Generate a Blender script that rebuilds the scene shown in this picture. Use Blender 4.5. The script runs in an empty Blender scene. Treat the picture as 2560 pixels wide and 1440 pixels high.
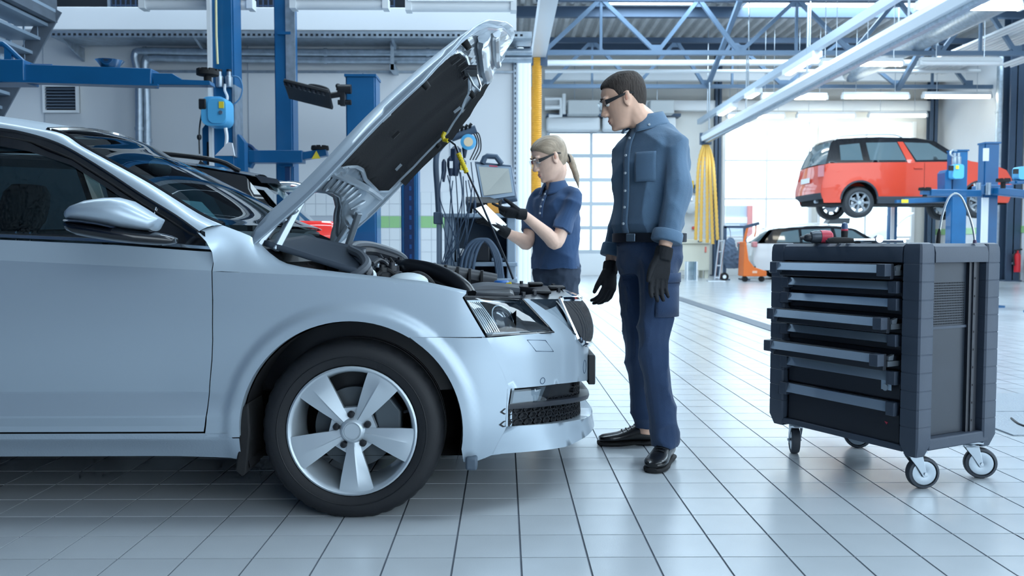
import bpy, bmesh, math, random
from mathutils import Vector, Matrix, geometry
from math import sin, cos, pi, radians as R, atan, atan2, sqrt, hypot
random.seed(7)
SC = bpy.context.scene
COL = SC.collection

# ---------------------------------------------------------------- camera, world, light, exposure
F, CAM_H, HOR, VPX = 2140.0, 0.93, 615.0, 1261.0
PITCH, YAW = atan((720 - HOR) / F), atan((1280 - VPX) / F)
cam_d = bpy.data.cameras.new('camera')
cam = bpy.data.objects.new('camera', cam_d); COL.objects.link(cam)
cam.location = (0, 0, CAM_H)
cam.rotation_euler = (pi / 2 - PITCH, 0, -YAW)
cam_d.sensor_width = 36.0
cam_d.lens = 36.0 * F / 2560
cam_d.clip_start = 0.05; cam_d.clip_end = 300
cam_d.dof.use_dof = True
cam_d.dof.focus_distance = 3.35
cam_d.dof.aperture_fstop = 4.5
SC.camera = cam
SC.view_settings.view_transform = 'Standard'
SC.view_settings.look = 'None'
SC.view_settings.exposure = 0.28
SC.view_settings.gamma = 1.0
SC.view_settings.use_curve_mapping = False
SC.cycles.use_denoising = True
SC.cycles.max_bounces = 5
SC.cycles.diffuse_bounces = 3
SC.cycles.glossy_bounces = 3
SC.cycles.use_adaptive_sampling = True
SC.cycles.adaptive_threshold = 0.04
SC.cycles.adaptive_min_samples = 12
SC.cycles.transparent_max_bounces = 8
SC.cycles.caustics_reflective = False
SC.cycles.caustics_refractive = False
SC.cycles.sample_clamp_indirect = 4.0

world = bpy.data.worlds.new('world'); SC.world = world
world.use_nodes = True
_bg = world.node_tree.nodes['Background']
_bg.inputs[0].default_value = (0.74, 0.89, 1.0, 1)
_bg.inputs[1].default_value = 3.2

def area_light(name, loc, rot, sx, sy, power, col):
    d = bpy.data.lights.new(name, 'AREA'); d.shape = 'RECTANGLE'; d.size = sx; d.size_y = sy
    d.energy = power; d.color = col
    o = bpy.data.objects.new(name, d); COL.objects.link(o); o.location = loc; o.rotation_euler = rot
    return o
# area lights under the closed roof: one visible skylight, the rest added fill
SKY_COL = (0.66, 0.86, 1.0)
SKYLIGHT_AND_FILL = [(3.9, 3.6, 6.0, 1.6, 20), (-2.5, 8.9, 9.0, 1.0, 30), (7.5, 8.0, 6.0, 2.0, 16), (7.0, 13.2, 9.0, 2.0, 40), (3.6, 20.3, 2.4, 2.6, 40), (9.0, 22.0, 6.0, 1.6, 40)]
for _x, _y, _sx, _sy, _pw in SKYLIGHT_AND_FILL:
    area_light('skylight_and_fill', (_x, _y, 6.95), (0, 0, 0), _sx, _sy, _pw * _sx * _sy, SKY_COL)

# ---------------------------------------------------------------- helpers
_M3 = cam.rotation_euler.to_matrix()
def ray(px, py):
    return _M3 @ Vector(((px - 1280) / F, (720 - py) / F, -1.0))
def at(px, py, Y):
    "point at depth Y seen at that pixel of the photograph"
    d = ray(px, py); k = Y / d.y
    return Vector((d.x * k, Y, CAM_H + d.z * k))
def on_floor(px, py, z=0.0):
    d = ray(px, py); k = (z - CAM_H) / d.z
    return Vector((d.x * k, d.y * k, z))

def lin(h):
    if isinstance(h, str):
        h = h.lstrip('#'); c = [int(h[i:i + 2], 16) / 255 for i in (0, 2, 4)]
    else: c = list(h)
    return [x / 12.92 if x <= 0.04045 else ((x + 0.055) / 1.055) ** 2.4 for x in c] + [1.0]

MATS = {}
def mat(name, col='#888888', rough=0.5, metal=0.0, spec=0.5, coat=0.0, emit=None, estr=1.0, trans=0.0, ior=1.45,
        var=0.0, vscale=8.0, bump=0.0, bscale=60.0, alpha=1.0, sheen=0.0, sss=0.0, stretch=None, detail=3.0, flakes=0.0):
    if name in MATS: return MATS[name]
    m = bpy.data.materials.new(name); m.use_nodes = True; MATS[name] = m
    nt = m.node_tree; b = nt.nodes['Principled BSDF']
    c = lin(col)
    b.inputs['Base Color'].default_value = c
    b.inputs['Roughness'].default_value = rough
    b.inputs['Metallic'].default_value = metal
    b.inputs['Specular IOR Level'].default_value = spec
    b.inputs['Coat Weight'].default_value = coat
    b.inputs['Coat Roughness'].default_value = 0.03
    b.inputs['Transmission Weight'].default_value = trans
    b.inputs['IOR'].default_value = ior
    b.inputs['Alpha'].default_value = alpha
    if sheen:
        b.inputs['Sheen Weight'].default_value = sheen
        b.inputs['Sheen Roughness'].default_value = 0.6
    if sss:
        b.inputs['Subsurface Weight'].default_value = sss
        b.inputs['Subsurface Radius'].default_value = (0.012, 0.005, 0.003)
        b.inputs['Subsurface Scale'].default_value = 0.6
    if emit is not None:
        b.inputs['Emission Color'].default_value = lin(emit); b.inputs['Emission Strength'].default_value = estr
    tc = nt.nodes.new('ShaderNodeTexCoord'); src = tc.outputs['Object']
    if stretch:
        mp = nt.nodes.new('ShaderNodeMapping'); mp.inputs['Scale'].default_value = stretch
        nt.links.new(src, mp.inputs[0]); src = mp.outputs[0]
    if var > 0:
        n = nt.nodes.new('ShaderNodeTexNoise'); n.inputs['Scale'].default_value = vscale; n.inputs['Detail'].default_value = detail
        nt.links.new(src, n.inputs['Vector'])
        rp = nt.nodes.new('ShaderNodeValToRGB'); e = rp.color_ramp.elements
        e[0].position = 0.3; e[1].position = 0.7
        e[0].color = [max(0, x * (1 - var)) for x in c[:3]] + [1]; e[1].color = [min(1, x * (1 + var)) for x in c[:3]] + [1]
        nt.links.new(n.outputs['Fac'], rp.inputs[0]); nt.links.new(rp.outputs[0], b.inputs['Base Color'])
    if flakes > 0:
        n = nt.nodes.new('ShaderNodeTexNoise'); n.inputs['Scale'].default_value = 900; n.inputs['Detail'].default_value = 1
        nt.links.new(src, n.inputs['Vector'])
        mr = nt.nodes.new('ShaderNodeMapRange'); mr.inputs['To Min'].default_value = rough - flakes; mr.inputs['To Max'].default_value = rough + flakes
        nt.links.new(n.outputs['Fac'], mr.inputs['Value']); nt.links.new(mr.outputs[0], b.inputs['Roughness'])
    if bump > 0:
        n = nt.nodes.new('ShaderNodeTexNoise'); n.inputs['Scale'].default_value = bscale; n.inputs['Detail'].default_value = 4
        nt.links.new(src, n.inputs['Vector'])
        bp = nt.nodes.new('ShaderNodeBump'); bp.inputs['Strength'].default_value = bump; bp.inputs['Distance'].default_value = 0.01
        nt.links.new(n.outputs['Fac'], bp.inputs['Height']); nt.links.new(bp.outputs[0], b.inputs['Normal'])
    return m

def glass(name, col='#cfe3ec', rough=0.0, mix=0.12):
    "thin pane: see-through tint with a Fresnel reflection"
    if name in MATS: return MATS[name]
    m = bpy.data.materials.new(name); m.use_nodes = True; MATS[name] = m
    nt = m.node_tree; nt.nodes.clear()
    o = nt.nodes.new('ShaderNodeOutputMaterial'); mx = nt.nodes.new('ShaderNodeMixShader')
    t = nt.nodes.new('ShaderNodeBsdfTransparent'); t.inputs[0].default_value = lin(col)
    g = nt.nodes.new('ShaderNodeBsdfGlossy'); g.inputs['Roughness'].default_value = rough; g.inputs[0].default_value = (1, 1, 1, 1)
    fr = nt.nodes.new('ShaderNodeLayerWeight'); pw = nt.nodes.new('ShaderNodeMath'); pw.operation = 'POWER'; pw.inputs[1].default_value = 5.0
    nt.links.new(fr.outputs['Facing'], pw.inputs[0])
    ad = nt.nodes.new('ShaderNodeMath'); ad.operation = 'MULTIPLY_ADD'; ad.inputs[1].default_value = 0.95; ad.inputs[2].default_value = 0.04 + mix; ad.use_clamp = True
    nt.links.new(pw.outputs[0], ad.inputs[0]); nt.links.new(ad.outputs[0], mx.inputs[0])
    nt.links.new(t.outputs[0], mx.inputs[1]); nt.links.new(g.outputs[0], mx.inputs[2]); nt.links.new(mx.outputs[0], o.inputs[0])
    return m

def wmat(o):
    "world matrix of an object, from its own numbers"
    return (wmat(o.parent) @ o.matrix_parent_inverse @ o.matrix_basis) if o.parent else o.matrix_basis.copy()

def thing(name, loc=(0, 0, 0), rz=0.0, label=None, cat=None, group=None, kind=None):
    o = bpy.data.objects.new(name, None); COL.objects.link(o)
    o.empty_display_size = 0.1
    o.location = loc; o.rotation_euler = (0, 0, rz)
    return tag(o, label, cat, group, kind)
def tag(o, label=None, cat=None, group=None, kind=None):
    if label: o['label'] = label
    if cat: o['category'] = cat
    if group: o['group'] = group
    if kind: o['kind'] = kind
    return o

class MB:
    "collects vertices and faces, then becomes ONE mesh object"
    mir = None
    def __init__(s): s.v = []; s.f = []
    def add(s, vs, fs):
        n = len(s.v); s.v += [tuple(p) for p in vs]; s.f += [tuple(i + n for i in f) for f in fs]; return s
    def box(s, x0, x1, y0, y1, z0, z1, M=None):
        vs = [Vector((x, y, z)) for x in (x0, x1) for y in (y0, y1) for z in (z0, z1)]
        if M is not None: vs = [M @ p for p in vs]
        return s.add(vs, [(0, 1, 3, 2), (4, 6, 7, 5), (0, 4, 5, 1), (2, 3, 7, 6), (0, 2, 6, 4), (1, 5, 7, 3)])
    def beam(s, a, b, w, h, up=(0, 0, 1)):
        a, b = Vector(a), Vector(b); d = (b - a); L = d.length; d.normalize(); up = Vector(up)
        if abs(d.dot(up)) > 0.98: up = Vector((0, 1, 0))
        sd = d.cross(up).normalized(); u = sd.cross(d).normalized()
        vs = [p + sd * i * w / 2 + u * j * h / 2 for p in (a, b) for i, j in ((-1, -1), (1, -1), (1, 1), (-1, 1))]
        return s.add(vs, [(0, 3, 2, 1), (4, 5, 6, 7)] + [(i, (i + 1) % 4, 4 + (i + 1) % 4, 4 + i) for i in range(4)])
    def loft(s, rings, closed=True, cap0=True, cap1=True, loop=False):
        n = len(rings[0]); base = len(s.v)
        for r in rings: s.v += [tuple(p) for p in r]
        m = len(rings)
        for k in range(m if loop else m - 1):
            k2 = (k + 1) % m
            for i in range(n if closed else n - 1):
                j = (i + 1) % n
                s.f.append((base + k * n + i, base + k * n + j, base + k2 * n + j, base + k2 * n + i))
        if closed and not loop:
            if cap0: s.f.append(tuple(base + i for i in reversed(range(n))))
            if cap1: s.f.append(tuple(base + (m - 1) * n + i for i in range(n)))
        return s
    def tube(s, pts, r, n=10, closed=False, cap=True, flat=1.0):
        pts = [Vector(p) for p in pts]; m = len(pts)
        rs = r if isinstance(r, (list, tuple)) else [r] * m
        tg = []
        for i in range(m):
            a = pts[(i - 1) % m] if closed else pts[max(i - 1, 0)]; b = pts[(i + 1) % m] if closed else pts[min(i + 1, m - 1)]
            t = b - a; tg.append(t.normalized() if t.length > 1e-9 else Vector((0, 0, 1)))
        nrm = tg[0].orthogonal().normalized(); rings = []
        for i in range(m):
            nrm = (nrm - tg[i] * nrm.dot(tg[i]))
            nrm = nrm.normalized() if nrm.length > 1e-6 else tg[i].orthogonal().normalized()
            bn = tg[i].cross(nrm)
            rings.append([pts[i] + (nrm * cos(2 * pi * k / n) + bn * sin(2 * pi * k / n) * flat) * rs[i] for k in range(n)])
        return s.loft(rings, cap0=cap, cap1=cap, loop=closed)
    def cyl(s, a, b, r, n=20, r2=None):
        return s.tube([a, b], [r, r if r2 is None else r2], n)
    def lathe(s, prof, o=(0, 0, 0), axis='z', n=32, loop=False, M=None):
        "prof: (radius, height) pairs"
        rings = []
        for rr, h in prof:
            ring = []
            for k in range(n):
                a = 2 * pi * k / n
                p = {'z': Vector((rr * cos(a), rr * sin(a), h)), 'y': Vector((rr * cos(a), h, -rr * sin(a))), 'x': Vector((h, rr * cos(a), rr * sin(a)))}[axis]
                if M is not None: p = M @ p
                ring.append(p + Vector(o))
            rings.append(ring)
        return s.loft(rings, loop=loop)
    def ball(s, c, rx, ry=None, rz=None, n=16, m=10, M=None):
        ry = rx if ry is None else ry; rz = rx if rz is None else rz
        rings = []
        for i in range(1, m):
            t = pi * i / m
            ring = [Vector((rx * sin(t) * cos(2 * pi * k / n), ry * sin(t) * sin(2 * pi * k / n), -rz * cos(t))) for k in range(n)]
            if M is not None: ring = [M @ p for p in ring]
            rings.append([p + Vector(c) for p in ring])
        b = len(s.v); s.loft(rings, cap0=False, cap1=False)
        bot, top = Vector((0, 0, -rz)), Vector((0, 0, rz))
        if M is not None: bot, top = M @ bot, M @ top
        s.v += [tuple(bot + Vector(c)), tuple(top + Vector(c))]; nb = len(s.v) - 2
        for k in range(n):
            s.f.append((nb, b + (k + 1) % n, b + k)); s.f.append((nb + 1, b + (m - 2) * n + k, b + (m - 2) * n + (k + 1) % n))
        return s
    def prism(s, poly, fn, d0, d1):
        "poly of 2D points, extruded between d0 and d1; fn(a, b, d) gives the 3D point"
        n = len(poly); b = len(s.v)
        s.v += [tuple(fn(p[0], p[1], d0)) for p in poly] + [tuple(fn(p[0], p[1], d1)) for p in poly]
        tri = geometry.tessellate_polygon([[Vector((p[0], p[1], 0)) for p in poly]])
        for t in tri:
            s.f.append(tuple(b + i for i in t)); s.f.append(tuple(b + n + i for i in reversed(t)))
        for i in range(n):
            j = (i + 1) % n; s.f.append((b + i, b + j, b + n + j, b + n + i))
        return s
    def grid(s, fn, us, vs):
        b = len(s.v); nv = len(vs)
        for u in us:
            for v in vs: s.v.append(tuple(fn(u, v)))
        for i in range(len(us) - 1):
            for j in range(nv - 1):
                s.f.append((b + i * nv + j, b + (i + 1) * nv + j, b + (i + 1) * nv + j + 1, b + i * nv + j + 1))
        return s
    def patch(s, poly, fn, step=0.03, holes=()):
        "flat outline filled with a fine net, then mapped by fn(a, b) onto a curved surface"
        def dens(P):
            out = []
            for i in range(len(P)):
                a, b = Vector(P[i][:2]), Vector(P[(i + 1) % len(P)][:2]); k = max(1, int((b - a).length / step))
                out += [a + (b - a) * j / k for j in range(k)]
            return out
        def inside(p, P):
            c = False; j = len(P) - 1
            for i in range(len(P)):
                if (P[i][1] > p[1]) != (P[j][1] > p[1]) and p[0] < (P[j][0] - P[i][0]) * (p[1] - P[i][1]) / (P[j][1] - P[i][1]) + P[i][0]: c = not c
                j = i
            return c
        loops = [dens(poly)] + [dens(h) for h in holes]
        pts = []; edges = []
        for L in loops:
            b = len(pts); pts += L; edges += [(b + i, b + (i + 1) % len(L)) for i in range(len(L))]
        bnd = list(pts)
        x0 = min(p[0] for p in loops[0]); x1 = max(p[0] for p in loops[0]); y0 = min(p[1] for p in loops[0]); y1 = max(p[1] for p in loops[0])
        i = 0; y = y0 + step * 0.5
        while y < y1:
            x = x0 + step * (0.5 if i % 2 else 0.0)
            while x < x1:
                p = Vector((x, y))
                if inside(p, loops[0]) and not any(inside(p, h) for h in loops[1:]) and min((q - p).length_squared for q in bnd) > (0.45 * step) ** 2: pts.append(p)
                x += step
            y += step * 0.87; i += 1
        r = geometry.delaunay_2d_cdt(pts, edges, [], 0, 1e-6)
        vs, fs = r[0], r[2]
        ff = []
        for f in fs:
            c = sum((Vector(vs[i]) for i in f), Vector((0, 0))) / len(f)
            if inside(c, loops[0]) and not any(inside(c, h) for h in loops[1:]): ff.append(tuple(f))
        return s.add([fn(p[0], p[1]) for p in vs], ff)
    def mirror_y(s, yc, join=False):
        "a mirrored twin: a part of its own, or joined at the middle"
        if not join: s.mir = yc; return s
        n = len(s.v); fs = list(s.f)
        s.v += [(x, 2 * yc - y, z) for x, y, z in s.v]
        s.f += [tuple(i + n for i in reversed(f)) for f in fs]
        return s
    def build(s, name, m, parent=None, **k):
        o = s._build(name, m, parent, **k)
        if s.mir is not None:
            t = MB(); t.v = [(x, 2 * s.mir - y, z) for x, y, z in s.v]; t.f = [tuple(reversed(f)) for f in s.f]
            t._build(name, m, parent, **k)
        return o
    def _build(s, name, m, parent=None, smooth=35, bevel=0.0, seg=2, thick=0.0, local=False, weld=0.0, sub=0, off=1.0, label=None):
        me = bpy.data.meshes.new(name); me.from_pydata(s.v, [], s.f); me.validate(); me.update()
        bm = bmesh.new(); bm.from_mesh(me)
        if weld: bmesh.ops.remove_doubles(bm, verts=bm.verts, dist=weld)
        if not thick: bmesh.ops.recalc_face_normals(bm, faces=bm.faces)
        bm.to_mesh(me); bm.free()
        if smooth:
            me.shade_smooth(); me.set_sharp_from_angle(angle=R(smooth))
        if m: me.materials.append(m)
        o = bpy.data.objects.new(name, me); COL.objects.link(o)
        if parent is not None:
            o.parent = parent
            if not local: o.matrix_parent_inverse = wmat(parent).inverted()
        if thick:
            md = o.modifiers.new('thickness', 'SOLIDIFY'); md.thickness = thick; md.offset = off
        if bevel:
            md = o.modifiers.new('bevel', 'BEVEL'); md.width = bevel; md.segments = seg; md.limit_method = 'ANGLE'; md.angle_limit = R(40); md.harden_normals = False
        if sub:
            md = o.modifiers.new('subdivision', 'SUBSURF'); md.levels = sub; md.render_levels = sub
        if label: o['label'] = label
        return o

def copy_part(o, parent, name=None):
    c = o.copy(); COL.objects.link(c); mpi = o.matrix_parent_inverse.copy(); c.parent = parent; c.matrix_parent_inverse = mpi
    for ch in list(o.children): copy_part(ch, c)
    return c
def copy_thing(root, loc, rz=0.0, label=None, group=None):
    r = root.copy(); COL.objects.link(r); r.location = loc; r.rotation_euler = (0, 0, rz)
    if label: r['label'] = label
    if group: r['group'] = group
    for ch in list(root.children): copy_part(ch, r)
    return r
def rrect(w, h, r, n=4, cx=0.0, cy=0.0):
    "rounded rectangle outline"
    out = []
    for sx, sy, a0 in ((1, 1, 0), (-1, 1, 90), (-1, -1, 180), (1, -1, 270)):
        for k in range(n + 1):
            a = R(a0 + 90 * k / n); out.append((cx + sx * (w / 2 - r) + r * cos(a), cy + sy * (h / 2 - r) + r * sin(a)))
    return out
def spline(P, n=8, closed=False):
    "Catmull-Rom through the points"
    P = [Vector(p) for p in P]; m = len(P); out = []
    for i in range(m if closed else m - 1):
        a = P[(i - 1) % m] if closed or i > 0 else P[0] * 2 - P[1]
        b = P[i]; c = P[(i + 1) % m]; d = P[(i + 2) % m] if closed or i + 2 < m else c * 2 - b
        for k in range(n):
            t = k / n
            out.append(0.5 * ((2 * b) + (c - a) * t + (2 * a - 5 * b + 4 * c - d) * t * t + (3 * b - a - 3 * c + d) * t ** 3))
    if not closed: out.append(P[-1])
    return out
def interp(x, P):
    "piecewise linear, P sorted (x, y)"
    if x <= P[0][0]: return P[0][1]
    for (a, b), (c, d) in zip(P, P[1:]):
        if x <= c: return b + (d - b) * (x - a) / (c - a)
    return P[-1][1]
def sinterp(x, P):
    if x <= P[0][0]: return P[0][1]
    for i, ((a, b), (c, d)) in enumerate(zip(P, P[1:])):
        if x <= c:
            m0 = (P[i + 1][1] - P[i - 1][1]) / (P[i + 1][0] - P[i - 1][0]) if i > 0 else (d - b) / (c - a)
            m1 = (P[i + 2][1] - P[i][1]) / (P[i + 2][0] - P[i][0]) if i + 2 < len(P) else (d - b) / (c - a)
            h = c - a; t = (x - a) / h
            return (2 * t ** 3 - 3 * t * t + 1) * b + (t ** 3 - 2 * t * t + t) * h * m0 + (-2 * t ** 3 + 3 * t * t) * d + (t ** 3 - t * t) * h * m1
    return P[-1][1]
# ---------------------------------------------------------------- materials of the place
M_tile = mat('floor_tile', '#b9c0c6', 0.2, spec=0.55, var=0.07, vscale=2.2, bump=0.06, bscale=260)
M_grout = mat('grout', '#5b626c', 0.75, var=0.15, vscale=6)
M_wall = mat('white_wall', '#dfe4ea', 0.65, var=0.03, vscale=0.8)
M_panel = mat('wall_panel', '#e3e7eb', 0.5, var=0.02, vscale=0.5)
M_walltile = mat('wall_tile', '#e6ebee', 0.2, spec=0.5)
M_green = mat('green_tile', '#9fcf93', 0.22)
M_steel = mat('steel_blue_grey', '#6a819a', 0.45, metal=0.15)
M_steeldark = mat('steel_dark', '#44566c', 0.5, metal=0.2)
M_galv = mat('galvanised', '#a9b6c2', 0.38, metal=0.75, var=0.15, vscale=14)
M_corr = mat('corrugated_sheet', '#c4c5c6', 0.6, metal=0.0, var=0.08, vscale=3)
M_white = mat('white_enamel', '#e9edf0', 0.35)
M_tube = mat('lit_tube', '#ffffff', 0.4, emit='#fffbe6', estr=14.0)
M_skypane = mat('glowing_roof_pane', '#ffffff', 0.5, emit='#eaf4ff', estr=2.2)
M_blue = mat('lift_blue', '#125a8c', 0.38, coat=0.2, var=0.06, vscale=5)
M_bluedark = mat('lift_blue_dark', '#173a66', 0.5)
M_black = mat('black_plastic', '#15181e', 0.5)
M_rubber = mat('rubber', '#17181b', 0.75, bump=0.1, bscale=80)
M_chrome = mat('chrome', '#dfe5ea', 0.12, metal=1.0)
M_metal = mat('bare_metal', '#b9c2ca', 0.3, metal=0.9)
M_hose = mat('yellow_hose', '#d59a2c', 0.5, var=0.08, vscale=20)
M_dark = mat('dark_recess', '#161d27', 0.85)
M_pane = glass('window_pane', '#f4f9fc', 0.0, 0.02)
M_alu = mat('aluminium', '#9aa4ad', 0.35, metal=0.7)

def struct(mb, name, m, label, cat, **k):
    return tag(mb.build(name, m, **k), label, cat, None, 'structure')

# ---------------------------------------------------------------- floor: grout bed, tiles laid on it
XR, YB = 13.6, 27.0
floor = struct(MB().box(-9, 21, -6, 45, -0.2, -0.003), 'floor', M_grout, 'pale grey square floor tiles with dark grout running through the hall', 'floor')
TS = 0.2
_o = on_floor(1302, 1393.75); TX, TY = _o.x % TS, _o.y % TS
_tm = MB().box(-TS / 2 + 0.003, TS / 2 - 0.003, -TS / 2 + 0.003, TS / 2 - 0.003, -0.006, 0.0)
_t0 = _tm.build('tile', M_tile, floor, bevel=0)
_t0me = _t0.data; bpy.data.objects.remove(_t0)
_cells = []
for i in range(-12, 30):
    for j in range(5, 60):
        x, y = TX + (i + 0.5) * TS, TY + (j + 0.5) * TS
        v = _M3.inverted() @ Vector((x, y, -CAM_H))
        px, py = 1280 + F * v.x / -v.z, 720 - F * v.y / -v.z
        if -90 < px < 2650 and py < 1500:
            hid = (px < 560 and 1080 < py < 1160)
            if not hid: _cells.append((y, i, j))
_cells.sort()
_single = set((i, j) for y, i, j in _cells[:300])
for i, j in sorted(_single):
    t = bpy.data.objects.new('tile', _t0me); COL.objects.link(t); t.parent = floor; t.location = (TX + (i + 0.5) * TS, TY + (j + 0.5) * TS, 0)
_b = MB()
for i in range(-44, 70):
    for j in range(-12, 150):
        if (i, j) in _single: continue
        x, y = TX + (i + 0.5) * TS, TY + (j + 0.5) * TS
        if x > XR - 0.1 or y > YB - 0.1: continue
        if y > 11 and x < -1.5: continue
        g = TS / 2 - 0.003
        _b.add([(x - g, y - g, 0), (x + g, y - g, 0), (x + g, y + g, 0), (x - g, y + g, 0)], [(0, 1, 2, 3)])
_r = _b.build('tile_field', M_tile, floor, smooth=0); _r['kind'] = 'stuff'
# drain channel crossing the hall
_a, _c = on_floor(1640, 728), on_floor(2010, 848)
_ch = MB().beam((_a.x, _a.y, 0.002), (_c.x, _c.y, 0.002), 0.2, 0.012)
struct(_ch, 'trim_1', mat('drain_grey', '#4c5661', 0.5), 'long grey drain channel let into the tiled floor', 'drain channel')

# ---------------------------------------------------------------- walls
YW = 10.5                                     # front of the bay wall on the left
XC = at(1290, 300, YW).x
wl = struct(MB().box(-9, XC, YW, YW + 0.25, 0, 3.5), 'wall_bay', M_panel, 'smooth white panelled wall behind the blue lift posts', 'wall')
for _px in (112, 622, 1125):                   # panel joints
    p = at(_px, 300, YW)
    MB().box(p.x - 0.006, p.x + 0.006, YW - 0.006, YW, 1.5, 3.45).build('joint_strip', mat('joint', '#b9c2cc', 0.6), wl)
MB().box(-9, XC, YW - 0.02, YW, 3.02, 3.05).build('rail_strip', M_galv, wl)
struct(MB().box(-9, XC, YW - 0.3, YW + 0.25, 3.456, 3.725), 'trim_2', M_wall, 'white boxed bulkhead running above the cable tray', 'bulkhead', bevel=0.01)
# tiles of the lower wall with one green course
_gz0, _gz1 = at(1000, 570, YW).z, at(1000, 540, YW).z
_tw, _th = 0.128, (_gz1 - _gz0)
tme = MB().box(0.003, _tw - 0.003, 0, 0.012, 0.003, _th - 0.003).build('tile', M_walltile, wl).data
bpy.data.objects.remove([o for o in wl.children if o.data == tme][0])
tmg = tme.copy(); tmg.materials[0] = M_green
_xs = XC - 0.01 - _tw
for k in range(17):
    for r in range(-5, 3):
        t = bpy.data.objects.new('tile', tmg if r == 0 else tme); COL.objects.link(t); t.parent = wl
        t.location = (_xs - k * _tw, YW - 0.012, _gz0 + r * _th)
_b = MB()
for k in range(17, 70):
    for r in range(-5, 3):
        x = _xs - k * _tw; z = _gz0 + r * _th
        if r != 0: _b.box(x + 0.003, x + _tw - 0.003, YW - 0.012, YW, z + 0.003, z + _th - 0.003)
_b.build('tile_field', M_walltile, wl)['kind'] = 'stuff'
struct(MB().box(-9, XC, YW - 0.008, YW, 0, _gz0 + 3 * _th), 'trim_3', mat('tile_bed', '#c3cad2', 0.7), 'pale bed behind the white wall tiles', 'tile bed')
struct(MB().box(XC - 0.25, XC, YW + 0.25, YB, 0, 7.2), 'wall_return', M_wall, 'white wall leading from the bay back to the far doors', 'wall')
struct(MB().box(-9, XC, YW + 1.6, YW + 1.8, 3.0, 7.2), 'wall_mezzanine', M_dark, 'dark back wall above the white bulkhead', 'wall')
struct(MB().box(-9.2, 0.8, -6.2, -6, 0, 7.2), 'added_wall_back', mat('back_wall_blue', '#2c5580', 0.6, var=0.05, vscale=0.7), 'unseen slate blue wall added behind the camera to darken the left', 'wall')  # unseen wall added to dim the left and darken the door reflections
struct(MB().box(-9.2, -9, -6, YW + 1.8, 0, 7.2), 'wall_left', mat('back_wall_blue', '#4d6a86'), 'unseen slate blue wall closing the hall on the left', 'wall')  # unseen; dark blue so the car door reflects a darker hall
# far wall with door openings
D1 = (at(1367, 400, YB).x, at(1692, 400, YB).x, 0.0, at(1500, 329, YB).z)
D2 = (at(1805, 400, YB).x, at(2030, 400, YB).x, 0.0, at(1900, 304, YB).z)
D3 = (at(2044, 400, YB).x, at(2288, 400, YB).x, 0.0, at(1900, 304, YB).z)
_w = MB(); _x = -1.5
for d in (D1, D2, D3):
    _w.box(_x, d[0], YB, YB + 0.3, 0, 7.2); _w.box(d[0], d[1], YB, YB + 0.3, d[3], 7.2); _x = d[1]
_w.box(_x, XR + 0.3, YB, YB + 0.3, 0, 7.2)
struct(_w, 'wall_far', mat('far_wall', '#dedfdc', 0.6, var=0.03, vscale=0.6), 'off-white far wall holding the glazed roller doors', 'wall')
struct(MB().box(XR, XR + 0.3, 5, YB, 0, 7.2), 'wall_right', M_wall, 'white side wall behind the red car', 'wall')
struct(MB().box(XR - 0.02, XR, 14, YB, at(2545, 582, 22.5).z, at(2545, 565, 22.5).z), 'trim_4', M_green, 'thin green stripe along the right wall', 'stripe')

def sectional_door(n, d, ncol, rows, label, solid_rows=1, t=0.06, M_alu=M_alu):
    x0, x1, z0, z1 = d
    root = thing('door_%d' % n, ((x0 + x1) / 2, YB, 0), 0, label, 'door', None, 'structure')
    MB().box(x0, x0 + 0.1, YB - 0.05, YB + 0.1, z0, z1).build('jamb', M_alu, root)
    MB().box(x1 - 0.1, x1, YB - 0.05, YB + 0.1, z0, z1).build('jamb', M_alu, root)
    cw = (x1 - x0 - 0.2) / ncol; rh = (z1 - z0) / rows
    for r in range(1, rows + 1):
        MB().box(x0 + 0.1, x1 - 0.1, YB, YB + 0.06, z0 + r * rh - t, z0 + r * rh + (t if r < rows else 0)).build('rail', M_alu, root)
    for c in range(1, ncol):
        MB().box(x0 + 0.1 + c * cw - t * 0.75, x0 + 0.1 + c * cw + t * 0.75, YB - 0.01, YB + 0.06, z0 + solid_rows * rh, z1).build('mullion', M_alu, root)
    MB().box(x0 + 0.1, x1 - 0.1, YB, YB + 0.06, z0, z0 + solid_rows * rh - 0.06).build('solid_panel', M_white, root)
    for r in range(solid_rows, rows):
        for c in range(ncol):
            MB().box(x0 + 0.1 + c * cw + 0.04, x0 + 0.1 + (c + 1) * cw - 0.04, YB + 0.02, YB + 0.03, z0 + r * rh + 0.06, z0 + (r + 1) * rh - 0.06).build('pane', M_pane, root)
    return root
sectional_door(1, D1, 3, 6, 'glazed sectional door in three columns behind the two people')
sectional_door(2, D2, 2, 4, 'glazed sectional door nearest the hanging yellow hoses', 1, 0.03, M_white)
sectional_door(3, D3, 2, 4, 'glazed sectional door behind the red car', 1, 0.035, M_white)
# header casings above the first door
_hc = thing('door_header', at(1520, 330, YB - 0.4), 0, 'pair of white header casings above the glazed door behind the people', 'casing', None, 'structure')
for a, b in ((1366, 1500), (1506, 1690)):
    p, q = at(a, 327, YB - 0.4), at(b, 292, YB - 0.4)
    MB().box(p.x, q.x, YB - 0.5, YB - 0.02, p.z, q.z).build('casing', M_white, _hc, bevel=0.08, seg=4)
p, q = at(1366, 292, YB - 0.4), at(1700, 288, YB - 0.4)
MB().box(p.x, q.x, YB - 0.55, YB - 0.02, p.z, q.z + 0.03).build('dark_rail', M_steeldark, _hc)

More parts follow.
